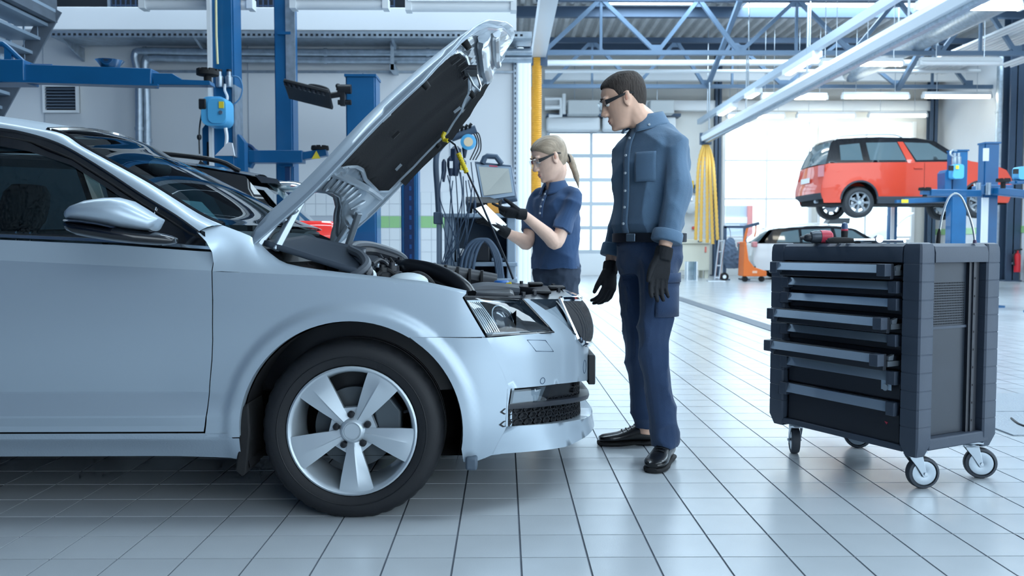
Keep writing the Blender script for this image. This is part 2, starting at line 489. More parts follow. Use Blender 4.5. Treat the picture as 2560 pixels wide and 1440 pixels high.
# ground and building outside
struct(MB().box(-30, 60, YB + 0.3, YB + 60, -0.2, -0.05), 'ground_outside', mat('asphalt_light', '#d9dcde', 0.8), 'bright paved yard outside the glazed doors', 'yard')
_bd = thing('outside_building', (7.6, YB + 14, 0), 0, 'pale grey building with red edge seen through the glazed door', 'building')
p, q = at(1808, 574, YB + 14), at(1868, 514, YB + 14)
MB().box(p.x, q.x, YB + 14, YB + 17, -0.05, q.z).build('wall', mat('pale_building', '#b9c2d0', 0.7), _bd)
MB().box(q.x, q.x + 0.25, YB + 13.9, YB + 17, -0.05, q.z).build('red_edge', mat('red_edge', '#d08a86', 0.6), _bd)
MB().box(p.x, q.x, YB + 13.95, YB + 14, p.z + 0.3, p.z + 0.6).build('band', M_white, _bd)

# columns
def column(px, Y, w, label, ytop=0, m=M_steeldark):
    p = at(px, 500, Y)
    c = thing('steel_column', (p.x, Y, 0), 0, label, 'column', None, 'structure')
    MB().box(p.x - w / 2, p.x + w / 2, Y - w / 2, Y - w / 2 + 0.02, 0, 7).build('flange', m, c)
    MB().box(p.x - w / 2, p.x + w / 2, Y + w / 2 - 0.02, Y + w / 2, 0, 7).build('flange', m, c)
    MB().box(p.x - 0.015, p.x + 0.015, Y - w / 2, Y + w / 2, 0, 7).build('web', m, c)
    MB().box(p.x - w / 2 - 0.06, p.x + w / 2 + 0.06, Y - w / 2 - 0.06, Y + w / 2 + 0.06, 0, 0.03).build('base_plate', m, c)
    return c
column(1792, 26.7, 0.2, 'dark steel column beside the hanging yellow hoses')
column(2326, 26.6, 0.24, 'dark steel column right of the red car roof')
column(2526, 22.6, 0.36, 'broad dark blue steel column at the right edge')

# ---------------------------------------------------------------- roof
def corrugated(x0, x1, y0, y1, z, per=0.31, amp=0.05):
    b = MB(); n = int((x1 - x0) / per * 6)
    xs = [x0 + (x1 - x0) * k / n for k in range(n + 1)]
    return b.grid(lambda x, y: (x, y, z + amp * max(-0.8, min(0.8, 1.3 * cos(2 * pi * x / per)))), xs, [y0, y1])
_rf = corrugated(XC - 0.3, XR + 0.3, 9.5, YB + 0.3, 7.1, 0.31, 0.085)
struct(_rf, 'ceiling', M_corr, 'grey corrugated sheet roof over the far hall', 'roof', smooth=0, thick=0.02)
struct(MB().box(-9.2, XR + 0.3, -6, 9.5, 7.02, 7.2), 'ceiling_front', M_corr, 'plain grey roof over the front of the hall', 'roof')
struct(MB().box(-9.2, XC - 0.3, 9.5, YW + 1.8, 7.02, 7.2), 'ceiling_left', M_corr, 'plain grey roof over the left bay', 'roof')
_words = ['added over the open car bonnet', 'added over the left lift bay', 'added over the tool trolley', 'added over the middle of the hall', 'as a skylight between the far roof trusses', 'added above the red car']
for k, (x, y, sx, sy, _pw) in enumerate(SKYLIGHT_AND_FILL):  # only the one between the trusses is a visible skylight, the others are added
    s_ = thing('skylight', (x, y, 6.97), 0, 'glowing white roof panel ' + _words[k], 'skylight', 'roof skylights', 'structure')
    MB().box(x - sx / 2, x + sx / 2, y - sy / 2, y + sy / 2, 6.96, 6.98).build('pane', M_skypane, s_)
    _f = MB()
    for a, b, c, d in ((-sx / 2 - .08, -sx / 2, -sy / 2 - .08, sy / 2 + .08), (sx / 2, sx / 2 + .08, -sy / 2 - .08, sy / 2 + .08), (-sx / 2, sx / 2, -sy / 2 - .08, -sy / 2), (-sx / 2, sx / 2, sy / 2, sy / 2 + .08)):
        _f.box(x + a, x + b, y + c, y + d, 6.93, 7.02)
    _f.build('frame', M_white, s_)

def truss(Y, zb, zt, x0, nodes, label, m=M_steel):
    "nodes: x positions alternating bottom, top, bottom ..."
    t = thing('roof_truss', ((x0 + XR) / 2, Y, zb), 0, label, 'truss', 'roof trusses', 'structure')
    MB().box(x0, XR, Y - 0.06, Y + 0.06, zb - 0.05, zb + 0.05).build('bottom_chord', m, t)
    MB().box(x0, XR, Y - 0.06, Y + 0.06, zt - 0.07, zt + 0.07).build('top_chord', M_steeldark, t)
    for k in range(len(nodes) - 1):
        a = (nodes[k], Y, zb if k % 2 == 0 else zt); b = (nodes[k + 1], Y, zb if k % 2 else zt)
        MB().beam(a, b, 0.09, 0.09, (0, 1, 0)).build('diagonal', m, t)
    for k, x in enumerate(nodes):
        MB().box(x - 0.13, x + 0.13, Y - 0.012, Y + 0.012, (zb - 0.02) if k % 2 == 0 else zt - 0.18, (zb + 0.18) if k % 2 == 0 else zt + 0.02).build('gusset', m, t)
    for k in range(1, len(nodes) - 1, 4):
        MB().box(nodes[k] - 0.03, nodes[k] + 0.03, Y - 0.03, Y + 0.03, zb, zt).build('post', m, t)
    return t
_n20 = [at(p, 138, 20).x for p in (1358, 1502, 1642, 1745, 1848, 1990, 2130, 2240, 2350, 2450, 2540)]
_n24 = [at(p, 220, 24).x for p in (1370, 1480, 1590, 1690, 1762, 1830, 1960, 2100, 2245, 2330, 2420)]
truss(20, 5.39, 6.62, at(1340, 138, 20).x, _n20, 'blue-grey roof truss crossing above the tall man, nearest in full view')
truss(24, 5.36, 6.62, at(1340, 220, 24).x, _n24, 'blue-grey roof truss nearest the far doors')
_n16 = [at(p, 20, 16).x for p in (1400, 1580, 1760, 1940, 2120, 2300, 2480)]
truss(16, 5.52, 6.62, at(1400, 20, 16).x, _n16, 'blue-grey roof truss at the very top of the picture')
for Y, lb in ((18, 'dark roof purlin between the two nearer trusses'), (22, 'dark roof purlin between the two farther trusses'), (25.7, 'dark roof purlin above the far doors')):
    struct(MB().box(XC, XR, Y - 0.08, Y + 0.08, 6.72, 6.98), 'purlin', M_steeldark, lb, 'purlin')
# sloping braces that run between trusses
def brace(a, b, w, label, m=M_steel):
    struct(MB().beam(a, b, w, w), 'roof_brace', m, label, 'brace')
brace(at(1770, 215, 24), at(1850, 0, 19.5), 0.11, 'steep steel brace rising behind the exhaust rail')
brace(at(2245, 222, 24), at(2340, 60, 20.5), 0.12, 'steep steel brace rising above the red car')
# white sheet ceiling strips and pipes that cross the far hall
for k, (py, Y, h, lb) in enumerate(((157, 23.2, 0.16, 'white sprinkler main crossing under the far roof'), (178, 23.6, 0.10, 'thin white pipe crossing under the far roof'), (192, 25.5, 0.22, 'broad white duct crossing in front of the far wall'), (265, 26.8, 0.3, 'white beam above the far doors'))):
    a, b = at(1362, py, Y), at(2450 if k < 3 else 2330, py, Y)
    mb = MB().cyl((a.x, Y, a.z), (b.x, Y, b.z), h / 2, 14) if k < 2 else MB().box(a.x, b.x, Y - h / 2, Y + h / 2, a.z - h / 2, a.z + h / 2)
    o = mb.build('ceiling_pipe' if k < 3 else 'header_beam', M_white); tag(o, lb, 'pipe' if k < 3 else 'beam', None, 'structure')

# ---------------------------------------------------------------- strip lights
def strip_light(pxa, pxb, py, Y, where, lit=True):
    a, b = at(pxa, py, Y), at(pxb, py, Y); z = a.z; L = b.x - a.x
    s_ = thing('strip_light', ((a.x + b.x) / 2, Y, z), 0, ('lit ' if lit else 'unlit ') + 'white strip light ' + where, 'light', 'ceiling strip lights')
    MB().prism([(-0.09, 0.0), (0.09, 0.0), (0.06, 0.09), (-0.06, 0.09)], lambda u, v, d: (d, Y + u, z + v), a.x, b.x).build('housing', M_white, s_)
    MB().tube([(a.x + 0.03, Y, z - 0.03), (b.x - 0.03, Y, z - 0.03)], 0.055, 12).build('tube', M_tube if lit else M_white, s_)
    for x in (a.x, b.x):
        MB().box(x - 0.03, x + 0.03, Y - 0.07, Y + 0.07, z - 0.085, z + 0.02).build('end_cap', M_white, s_)
    for x in (a.x + 0.2 * L, b.x - 0.2 * L):
        MB().cyl((x, Y, z + 0.09), (x, Y, 7.12), 0.008, 6).build('hanger', M_metal, s_)
    return s_
for a, b, py, Y, w in ((2053, 2100, 156, 19.7, 'second row, just left of the thick exhaust rail'), (2146, 2256, 156, 19.7, 'second row, just right of the thick exhaust rail'),
                       (1818, 1850, 288, 26.2, 'lowest row, leftmost above the far doors'), (1886, 1960, 288, 26.2, 'lowest row, second from the left'), (1993, 2136, 287, 26.2, 'lowest row, above the left of the red car'), (2172, 2315, 286, 26.2, 'lowest row, rightmost'),
                       (1905, 1942, 240, 23.7, 'third row, short and leftmost'), (1980, 2066, 241, 23.7, 'third row, second from the left'), (2107, 2270, 239, 23.7, 'third row, third from the left'), (2308, 2476, 238, 23.7, 'third row, rightmost'),
                       (2292, 2362, 15, 15.8, 'top row, left of the thick exhaust rail'), (2412, 2552, 14, 15.8, 'in the top right corner of the picture')):
    strip_light(a, b, py, Y, w)
strip_light(2300, 2500, 154, 19.7, 'second row, far right', False)
strip_light(360, 628, 3, 8.8, 'at the top edge above the left lift arm', False)
strip_light(735, 965, 3, 8.8, 'at the top edge above the second lift post', False)
strip_light(1022, 1284, 8, 8.8, 'at the top edge above the bonnet tip', False)

# ---------------------------------------------------------------- rails running away from the camera
def rail_along(pa, za, r, Y0, Y1, name, label, cat, m, rect=None):
    p = at(pa[0], pa[1], za)
    mb = MB().cyl((p.x, Y0, p.z), (p.x, Y1, p.z), r, 18) if rect is None else MB().box(p.x - rect[0] / 2, p.x + rect[0] / 2, Y0, Y1, p.z - rect[1] / 2, p.z + rect[1] / 2)
    return p, mb
ZE = 24.0
pe, _mb = rail_along((1764, 345), ZE, 0.12, 8.0, ZE, '', '', '', None)
er = thing('exhaust_rail', (pe.x, 16, pe.z), 0, 'thick pale exhaust extraction rail running down to the hanging hoses', 'exhaust rail')
_prof = [(-0.13, -0.10), (0.13, -0.10), (0.15, 0.02), (0.09, 0.13), (-0.09, 0.13), (-0.15, 0.02)]
MB().prism(_prof, lambda u, v, d: (pe.x + u, d, pe.z + v), 8.0, ZE).build('rail', mat('pale_alu', '#ccd3da', 0.4, metal=0.3), er)
MB().box(pe.x - 0.05, pe.x + 0.05, 8.0, ZE, pe.z - 0.15, pe.z - 0.09).build('lip', M_galv, er)
MB().box(pe.x - 0.16, pe.x + 0.16, ZE - 0.05, ZE + 0.06, pe.z - 0.18, pe.z + 0.14).build('end_cap', M_steeldark, er)
for y in (12, 16, 20, 23.6):
    MB().cyl((pe.x, y, pe.z + 0.12), (pe.x, y, 5.4 if y > 13 else 7.0), 0.02, 8).build('hanger', M_metal, er)
pl, _ = rail_along((1748, 306), 25.0, 0.1, 8, 25, '', '', '', None)
lt = thing('lighting_trunk', (pl.x, 17, pl.z), 0, 'slim white lighting trunk running beside the exhaust rail', 'lighting trunk')
MB().box(pl.x - 0.06, pl.x + 0.06, 9.0, 25.0, pl.z - 0.06, pl.z + 0.08).build('trunk', mat('pale_alu2', '#b9c8d6', 0.4, metal=0.2), lt)
for y0, y1 in ((15.6, 17.3), (19.2, 20.0), (21.2, 22.6)):
    MB().box(pl.x - 0.09, pl.x + 0.09, y0, y1, pl.z - 0.17, pl.z - 0.06).build('luminaire', M_white, lt)
    MB().box(pl.x - 0.05, pl.x + 0.05, y0 + 0.1, y1 - 0.1, pl.z - 0.185, pl.z - 0.17).build('tube', M_tube, lt)
for y in (12.5, 16.0, 20.0, 24.0):
    MB().cyl((pl.x, y, pl.z + 0.08), (pl.x, y, 6.9), 0.015, 8).build('hanger', M_metal, lt)

def ribbed(path, r, pitch=0.03, amp=0.12, n=12):
    "corrugated hose along a path"
    P = [Vector(p) for p in path]; L = [0]
    for a, b in zip(P, P[1:]): L.append(L[-1] + (b - a).length)
    N = int(L[-1] / pitch * 2); out = []; rs = []
    for k in range(N + 1):
        d = L[-1] * k / N; i = max(j for j in range(len(L) - 1) if L[j] <= d + 1e-9)
        t = (d - L[i]) / max(1e-9, L[i + 1] - L[i]); out.append(P[i].lerp(P[i + 1], t)); rs.append(r * (1 + (amp if k % 2 else -amp)))
    return MB().tube(out, rs, n)
# folded hoses at the far end of the rail
eh = thing('exhaust_hose_bundle', (pe.x, ZE, 1.0), 0, 'bundle of yellow exhaust hoses hanging in long loops from the rail', 'hose')
for k, (x0, x1, yb) in enumerate(((1744, 1739, 600), (1755, 1752, 604), (1768, 1768, 607), (1776, 1782, 610), (1786, 1794, 600))):
    a, b, c, d = at(1764, 352, ZE), at((x0 * 0.7 + 1764 * 0.3), 392, ZE), at(x0, 450, ZE - 0.1 * k), at(x1, yb, ZE - 0.1 * k)
    ribbed(spline([a, b, c, d], 6), 0.045, 0.12).build('hose', mat('hose_pale', '#e2b457', 0.5), eh)
MB().cyl(at(1764, 340, ZE) , at(1764, 362, ZE), 0.12, 12).build('coupling', M_steeldark, eh)
# exhaust rail and hose on the left
pe2 = at(1347, 132, 13.1)
er2 = thing('exhaust_rail', (pe2.x, 10, pe2.z), 0, 'pale exhaust rail above the yellow hose beside the woman', 'exhaust rail')
MB().prism(_prof, lambda u, v, d: (pe2.x + u * 0.8, d, pe2.z + v * 0.8), 6.0, 13.1).build('rail', mat('pale_alu', '#ccd3da', 0.4), er2)
MB().box(pe2.x - 0.13, pe2.x + 0.13, 13.05, 13.15, pe2.z - 0.2, pe2.z + 0.1).build('end_cap', M_steeldark, er2)
MB().cyl((pe2.x, 9, pe2.z + 0.1), (pe2.x, 9, 7.0), 0.02, 8).build('hanger', M_metal, er2)
eh2 = thing('exhaust_hose', (pe2.x, 13.1, 1.2), 0, 'thick ribbed yellow exhaust hose hanging straight down behind the woman', 'hose')
_h2 = at(1342, 140, 13.1)
ribbed([_h2, at(1342, 300, 13.1), at(1341, 430, 13.1), at(1339, 560, 13.1)], 0.074, 0.028, 0.06, 14).build('hose', M_hose, eh2)
ribbed([at(1329, 210, 13.25), at(1330, 330, 13.25), at(1333, 480, 13.25), at(1338, 575, 13.2)], 0.05, 0.028, 0.06, 12).build('return_hose', M_hose, eh2)
MB().lathe([(0.03, -0.04), (0.09, -0.04), (0.09, 0.04), (0.03, 0.04)], at(1329, 202, 13.2), 'y', 16).build('pulley', M_galv, eh2)
MB().cyl(_h2 + Vector((0, 0, -0.02)), _h2 + Vector((0, 0, 0.06)), 0.085, 14).build('collar', M_black, eh2)

# ---------------------------------------------------------------- services on the bay wall
tray = thing('cable_tray', (-3, YW - 0.3, 3.4), 0, 'galvanised perforated cable tray along the white wall', 'cable tray')
_ya, _yb = YW - 0.55, YW - 0.15
_zt = at(700, 97, YW - 0.5).z
_xt0, _xt1 = at(128, 90, _ya).x, at(1330, 90, _ya).x
MB().box(_xt0, _xt1, _ya, _yb, _zt, _zt + 0.008).build('base', M_galv, tray)
for yy in (_ya, _yb): MB().box(_xt0, _xt1, yy - 0.005, yy + 0.005, _zt, _zt + 0.075).build('flange', M_galv, tray)
_sl = MB(); k = 0
while _xt0 + 0.06 * k < _xt1 - 0.1:
    x = _xt0 + 0.06 * k; _sl.box(x + 0.015, x + 0.045, _ya - 0.008, _ya - 0.004, _zt + 0.02, _zt + 0.045); k += 1
_sl.build('slots', M_dark, tray)['kind'] = 'stuff'
for _px in (150, 485, 980, 1190):
    x = at(_px, 100, _ya).x
    MB().prism([(_ya + 0.02, _zt), (YW - 0.004, _zt), (YW - 0.004, _zt - 0.16)], lambda u, v, d: (d, u, v), x - 0.015, x + 0.015).build('bracket', M_galv, tray)
def pipe(name, pts, r, label, m=M_galv, parts=True):
    pts = spline(pts, 5); t = thing(name, pts[0], 0, label, 'pipe')
    MB().tube(pts, r, 14).build('pipe', m, t)
    L = 0
    for a, b in zip(pts, pts[1:]):
        L += (b - a).length
        if L > 0.9:
            L = 0; d = (b - a).normalized(); MB().cyl(b - d * 0.02, b + d * 0.02, r * 1.18, 14).build('collar', M_galv, t)
    return t
YP = YW - 0.25
pipe('heating_pipe', [at(1330, 130, YP), at(900, 131, YP), at(500, 129, YP), at(362, 127, YP), at(337, 136, YP), at(342, 175, YP), at(347, 220, YP), at(348, 520, YP)], 0.042, 'upper insulated silver pipe bending down the white wall')
pipe('heating_pipe', [at(1330, 147, YP + .08), at(900, 148, YP + .08), at(500, 145, YP + .08), at(385, 143, YP + .08), at(364, 150, YP + .08), at(362, 185, YP + .08), at(366, 260, YP + .08), at(368, 520, YP + .08)], 0.05, 'lower insulated silver pipe bending down the white wall')
_pb = thing('pipe_bracket', at(985, 160, YW), 0, 'galvanised bracket post under the silver pipes', 'bracket')
p = at(985, 180, YW - 0.2); MB().box(p.x - 0.03, p.x + 0.03, YW - 0.36, YW, p.z, p.z + 0.06).build('foot', M_galv, _pb); MB().box(p.x - 0.02, p.x + 0.02, YW - 0.36, YW - 0.32, p.z, p.z + 0.32).build('post', M_galv, _pb)
# vent grille
vg = thing('vent_grille', at(155, 250, YW), 0, 'white framed louvre vent in the wall beside the stairs', 'vent')
a, b = at(112, 283, YW), at(199, 212, YW)
MB().box(a.x, b.x, YW - 0.01, YW - 0.002, a.z, b.z).build('backing', M_dark, vg)
for x0, x1, z0, z1 in ((a.x, a.x + .03, a.z + .03, b.z - .03), (b.x - .03, b.x, a.z + .03, b.z - .03), (a.x, b.x, a.z, a.z + .03), (a.x, b.x, b.z - .03, b.z)):
    MB().box(x0, x1, YW - 0.05, YW - 0.002, z0, z1).build('frame', M_white, vg)
for k in range(7):
    z = a.z + 0.05 + k * (b.z - a.z - 0.08) / 7
    MB().prism([(YW - 0.045, z), (YW - 0.04, z), (YW - 0.012, z + 0.03), (YW - 0.017, z + 0.03)], lambda u, v, d: (d, u, v), a.x + 0.03, b.x - 0.03).build('louvre', mat('louvre', '#5b6a7c', 0.5), vg)
# perforated mezzanine guard
mg = thing('mezzanine_guard', at(700, 15, YW + 0.1), 0, 'dark mesh guard panels along the top of the bulkhead', 'guard')
for a, b in ((275, 500), (515, 695), (740, 905), (915, 985)):
    p, q = at(a, 26, YW), at(b, 4, YW)
    mb = MB(); nx = int((q.x - p.x) / 0.06)
    for k in range(nx + 1):
        x = p.x + k * (q.x - p.x) / nx; mb.box(x - 0.008, x + 0.008, YW + 0.02, YW + 0.03, 3.725, 4.15)
    for k in range(5): mb.box(p.x, q.x, YW + 0.03, YW + 0.04, 3.745 + k * 0.08, 3.761 + k * 0.08)
    mb.build('mesh_panel', mat('mesh_blue', '#2c3f5b', 0.5), mg)
    MB().box(p.x - 0.03, p.x, YW, YW + 0.06, 3.725, 4.2).build('post', M_galv, mg)
_hd = pipe('overhead_duct', [at(1020, 12, YW - .2), at(1150, 13, YW - .2), at(1290, 12, YW - .2)], 0.07, 'short silver duct at the top edge above the bonnet tip')

# corner conduits between bay wall and far hall
cs = thing('corner_strut', (XC, YW - 0.02, 1.5), 0, 'tall perforated galvanised strut at the corner of the white wall', 'strut')
a, b = at(1284, 480, YW), at(1292, 100, YW)
MB().box(a.x, b.x, YW - 0.045, YW - 0.002, a.z, b.z).build('strut', M_galv, cs)
_sl = MB()
for k in range(30): _sl.box((a.x + b.x) / 2 - 0.006, (a.x + b.x) / 2 + 0.006, YW - 0.048, YW - 0.045, a.z + 0.03 + k * 0.06, a.z + 0.06 + k * 0.06)
_sl.build('slots', M_dark, cs)['kind'] = 'stuff'
for px0, w, yt, yb, lb in ((1301, 0.045, 120, 500, 'white conduit pipe nearest the wall corner'), (1311, 0.05, 150, 500, 'white conduit pipe in the middle of the three'), (1321, 0.035, 130, 500, 'white conduit pipe beside the yellow hose')):
    a, b = at(px0, yb, 11.2), at(px0, yt, 11.2)
    t = thing('conduit', (a.x, 11.2, a.z), 0, lb, 'conduit')
    MB().cyl((a.x, 11.2, 0.0), b, w, 12).build('pipe', M_white, t)
    for k in range(3): MB().cyl((a.x, 11.2, 1.5 + k * 0.6), (a.x, 11.2, 1.53 + k * 0.6), w * 1.06, 12).build('clip', M_white, t)

# stairs
st = thing('staircase', at(60, 200, 8.6), 0, 'grey steel staircase with railing at the top left', 'stairs')
YS = 8.6
a, b = at(-130, 500, YS), at(135, 20, YS)
dirv = (b - a).normalized(); nrmv = Vector((-dirv.z, 0, dirv.x))
for yy in (YS, YS - 0.9):
    MB().beam((a.x, yy, a.z), (b.x, yy, b.z), 0.02, 0.17, (1, 0, 0)).build('stringer', mat('stringer', '#6b7683', 0.5, metal=0.3, var=0.1), st)
MB().box(b.x - 0.1, b.x + 0.02, YS - 0.92, YS + 0.02, b.z - 0.14, b.z + 0.1).build('landing', mat('stringer', '#6b7683'), st)
for k in range(14):
    t = (k + 0.5) / 14; p = a.lerp(b, t)
    MB().box(p.x - 0.24, p.x + 0.06, YS - 0.89, YS - 0.01, p.z + 0.02, p.z + 0.05).build('tread', mat('tread', '#9fb2c4', 0.5, metal=0.3), st)
for off in (0.45, 0.9):
    q = Vector((-0.02, 0, off)); MB().cyl(a + q, b + q, 0.016, 10).build('handrail', mat('handrail', '#a8bdd0', 0.4, metal=0.4), st)
for k in range(1, 9):
    p = a.lerp(b, k / 8.2); MB().cyl(p, p + Vector((-0.02, 0, 0.9)), 0.012, 8).build('baluster', mat('handrail', '#a8bdd0'), st)

# right wall services
for k, (px0, Y, r, lb) in enumerate(((2500, 23.1, 0.16, 'fat silver spiral duct standing against the right wall'), (2465, 25.4, 0.06, 'slim white pipe standing on the right wall'), (2395, 26.6, 0.07, 'white pipe in the far right corner'))):
    p = at(px0, 500, Y); t = thing('standing_duct', (p.x, Y, 0), 0, lb, 'duct')
    if k == 0: ribbed([(p.x, Y, 0), (p.x, Y, 6.0)], r, 0.16, 0.015, 16).build('duct', M_galv, t)
    else: MB().cyl((p.x, Y, 0), (p.x, Y, 6.0), r, 12).build('pipe', M_white, t)
    for z in (1.5, 3.0, 4.5): MB().cyl((p.x, Y, z), (p.x, Y, z + 0.05), r * 1.12, 16).build('clamp', M_galv, t)
t = thing('ceiling_duct', at(2300, 150, 21), 0, 'round silver duct running under the roof on the right', 'duct')
p = at(2245, 125, 21); ribbed([(p.x, 10, p.z), (p.x, 23.8, p.z)], 0.26, 0.25, 0.012, 18).build('duct', M_galv, t)
for y in (13, 17, 21): MB().cyl((p.x, y, p.z + 0.25), (p.x, y, 7), 0.012, 6).build('hanger', M_metal, t)
for k, (pp, Y, w, lb) in enumerate((((2310, 185), 24.5, 1.3, 'wide ribbed white radiant panel under the roof on the right'), ((2415, 150), 22.5, 0.5, 'narrow ribbed white radiant panel under the roof'), ((2520, 165), 21, 0.35, 'white cable trough high on the right'))):
    p = at(pp[0], pp[1], Y); t = thing('radiant_panel', (p.x, Y, p.z), 0, lb, 'panel')
    MB().box(p.x - w / 2, p.x + w / 2, 11, Y, p.z, p.z + 0.05).build('panel', M_white, t)
    for j in range(int(w / 0.15)):
        x = p.x - w / 2 + 0.1 + j * 0.15; MB().cyl((x, 11, p.z - 0.01), (x, Y, p.z - 0.01), 0.028, 8).build('tube', M_white, t)
    for y in (14, 19): MB().cyl((p.x, y, p.z), (p.x, y, 7), 0.01, 6).build('hanger', M_metal, t)
# ---------------------------------------------------------------- the silver car
M_paint = mat('silver_paint', '#aebdca', 0.40, metal=0.45, coat=0.25, flakes=0.05)
M_paintin = mat('silver_underbody', '#a9b6c2', 0.3, metal=0.5, coat=0.6)
M_trim = mat('gloss_black_trim', '#10131a', 0.2, coat=0.5)
M_liner = mat('wheelhouse_black', '#0e1016', 0.85)
M_glass = glass('car_glass', '#b4ced3', 0.0, 0.0)
M_alloy = mat('wheel_alloy', '#bcc7d0', 0.38, metal=0.45, coat=0.3)
M_tyre = mat('tyre', '#191b20', 0.62, bump=0.05, bscale=120)
M_pad = mat('bonnet_pad', '#15171d', 0.95, bump=0.25, bscale=160)
M_int = mat('interior_dark', '#1b2027', 0.8)
M_bay = mat('engine_bay_black', '#14171d', 0.45)
M_bay2 = mat('engine_plastic', '#23272f', 0.4)
M_lens = glass('lamp_lens', '#eef4f7', 0.0, 0.02)
M_reflector = mat('lamp_reflector', '#cfd6dc', 0.15, metal=1.0)
CX, CY = -0.518, 3.757
car = thing('hatchback_car', (CX, CY, 0), 0, 'silver hatchback with its bonnet propped open, largest car', 'car')
def L(x, y, z): return Vector((CX + x, CY + y, z))
ZT = [(-3.6, 0.93), (-1.18, 0.883), (-0.454, 0.847), (-0.258, 0.837), (-0.08, 0.829), (0.1, 0.815), (0.254, 0.80), (0.398, 0.767), (0.6, 0.70)]
PLAN = [(-3.7, 0.72), (-3.5, 0.83), (-3.1, 0.875), (-2.6, 0.89), (-1.5, 0.897), (-0.5, 0.894), (0.0, 0.889), (0.3, 0.884), (0.38, 0.880), (0.43, 0.870), (0.46, 0.857), (0.50, 0.832), (0.54, 0.80), (0.62, 0.72)]
PROF = [(0.18, -0.09), (0.24, -0.055), (0.275, -0.022), (0.335, -0.014), (0.355, 0.0), (0.43, -0.030), (0.436, -0.031), (0.47, -0.022), (0.56, -0.008), (0.66, 0.0), (0.76, -0.001), (0.83, -0.008), (1.0, -0.03)]
PROFF = [(0.18, -0.05), (0.24, -0.03), (0.30, -0.018), (0.40, -0.012), (0.56, -0.006), (0.66, 0.0), (0.76, -0.001), (0.83, -0.008), (1.0, -0.03)]
WC, WR = (0.0, 0.302), 0.377
def half_w(x, z):
    k = min(1, max(0, (x + 0.62) / 0.25)); zt = interp(x, ZT)
    d = interp(z, PROF) * (1 - k) + sinterp(z, PROFF) * k
    if z > zt: d -= (z - zt) * 0.55
    for cx in (0.0, -2.686):
        r = hypot(x - cx, z - WC[1])
        t_ = min(1, max(0, (WR + 0.062 - r) / 0.03)); d += 0.013 * t_ * t_ * (3 - 2 * t_)
    return sinterp(x, PLAN) + d
def side(x, z): return L(x, -half_w(x, z), z)
def sxz(px, py):
    "pixel of the photograph to (x, z) on the flank"
    Y = 2.87
    for _ in range(6):
        p = at(px, py, Y); Y = CY - half_w(p.x - CX, p.z)
    return (p.x - CX, p.z)
def panel(name, mb, m=M_paint, thick=0.012, parent=car, mirror=True, **k):
    if mirror: mb.mirror_y(CY, k.pop('join', False))
    bm = mb
    return bm.build(name, m, parent, smooth=k.pop('smooth', 28), **k)
ARCH = [(WR * cos(R(a)), WC[1] + WR * sin(R(a))) for a in range(182, -24, -4)]       # rear to front over the wheel
SEAM = [sxz(*p) for p in ((531, 679), (533, 750), (533, 850), (531, 900), (525, 970), (519, 1031), (512, 1093))]
# front wing: flank below the shoulder crease, then the shoulder up to the bonnet gap
crease = [(x, interp(x, ZT)) for x in (0.389, 0.32, 0.254, 0.17, 0.08, 0.0, -0.08, -0.17, -0.258, -0.36)]
_fl = SEAM + [(-0.376, 0.283)] + [p for p in ARCH if p[1] >= 0.285 and p[0] < 0.2] 
_bs = sxz(1024, 843); _bs2 = sxz(1213, 842)
_fl = SEAM + [(-0.376, 0.285)] + [p for p in ARCH if p[1] > 0.30 and (p[0] < _bs[0])] + [_bs, _bs2, sxz(1184, 793), sxz(1156, 744)] + crease
mbw = MB().patch(_fl, side, 0.014)
TOP = [(-0.529, 0.830, 0.979), (-0.48, 0.735, 1.006), (-0.412, 0.712, 0.978), (-0.383, 0.712, 0.966), (-0.343, 0.727, 0.938), (-0.307, 0.738, 0.906), (-0.27, 0.752, 0.881), (-0.24, 0.765, 0.869),
       (-0.176, 0.775, 0.855), (-0.112, 0.78, 0.843), (-0.02, 0.785, 0.829), (0.071, 0.785, 0.818), (0.241, 0.775, 0.796), (0.389, 0.755, 0.762)]
_sm = _seam_top = SEAM[0]
SH0 = [side(*SEAM[0]), L(-0.458, -0.874, 0.872), L(-0.468, -0.858, 0.909), L(-0.492, -0.845, 0.945), L(-0.529, -0.830, 0.979)]
def shoulder(i, t):
    "strip from the crease (t=0) to the bonnet gap (t=1)"
    if i == 0:
        k = t * 4; j = min(3, int(k)); return SH0[j].lerp(SH0[j + 1], k - j)
    a = TOP[i]; xb = max(a[0], -0.45 + 0.022 * i); b = side(xb, interp(xb, ZT)); e = L(a[0], -a[1], a[2])
    p = b.lerp(e, t); p.z += 0.012 * sin(pi * t); p.y -= 0.012 * sin(pi * t)
    return p
mbw.grid(shoulder, list(range(len(TOP))), [k / 8 for k in range(9)])
# inward flange at the bonnet gap
mbw.grid(lambda i, t: L(TOP[i][0], -TOP[i][1] + 0.03 * t, TOP[i][2] - 0.025 * t), list(range(4, len(TOP))), [0, 1])
mbw.grid(lambda k, t: side(ARCH[k][0] * (1 - 0.0 * t), ARCH[k][1]) + Vector((0, 0.045 * t, 0)), [k for k in range(len(ARCH)) if ARCH[k][1] > 0.28], [0, 0.5, 1])
panel('front_wing', mbw)
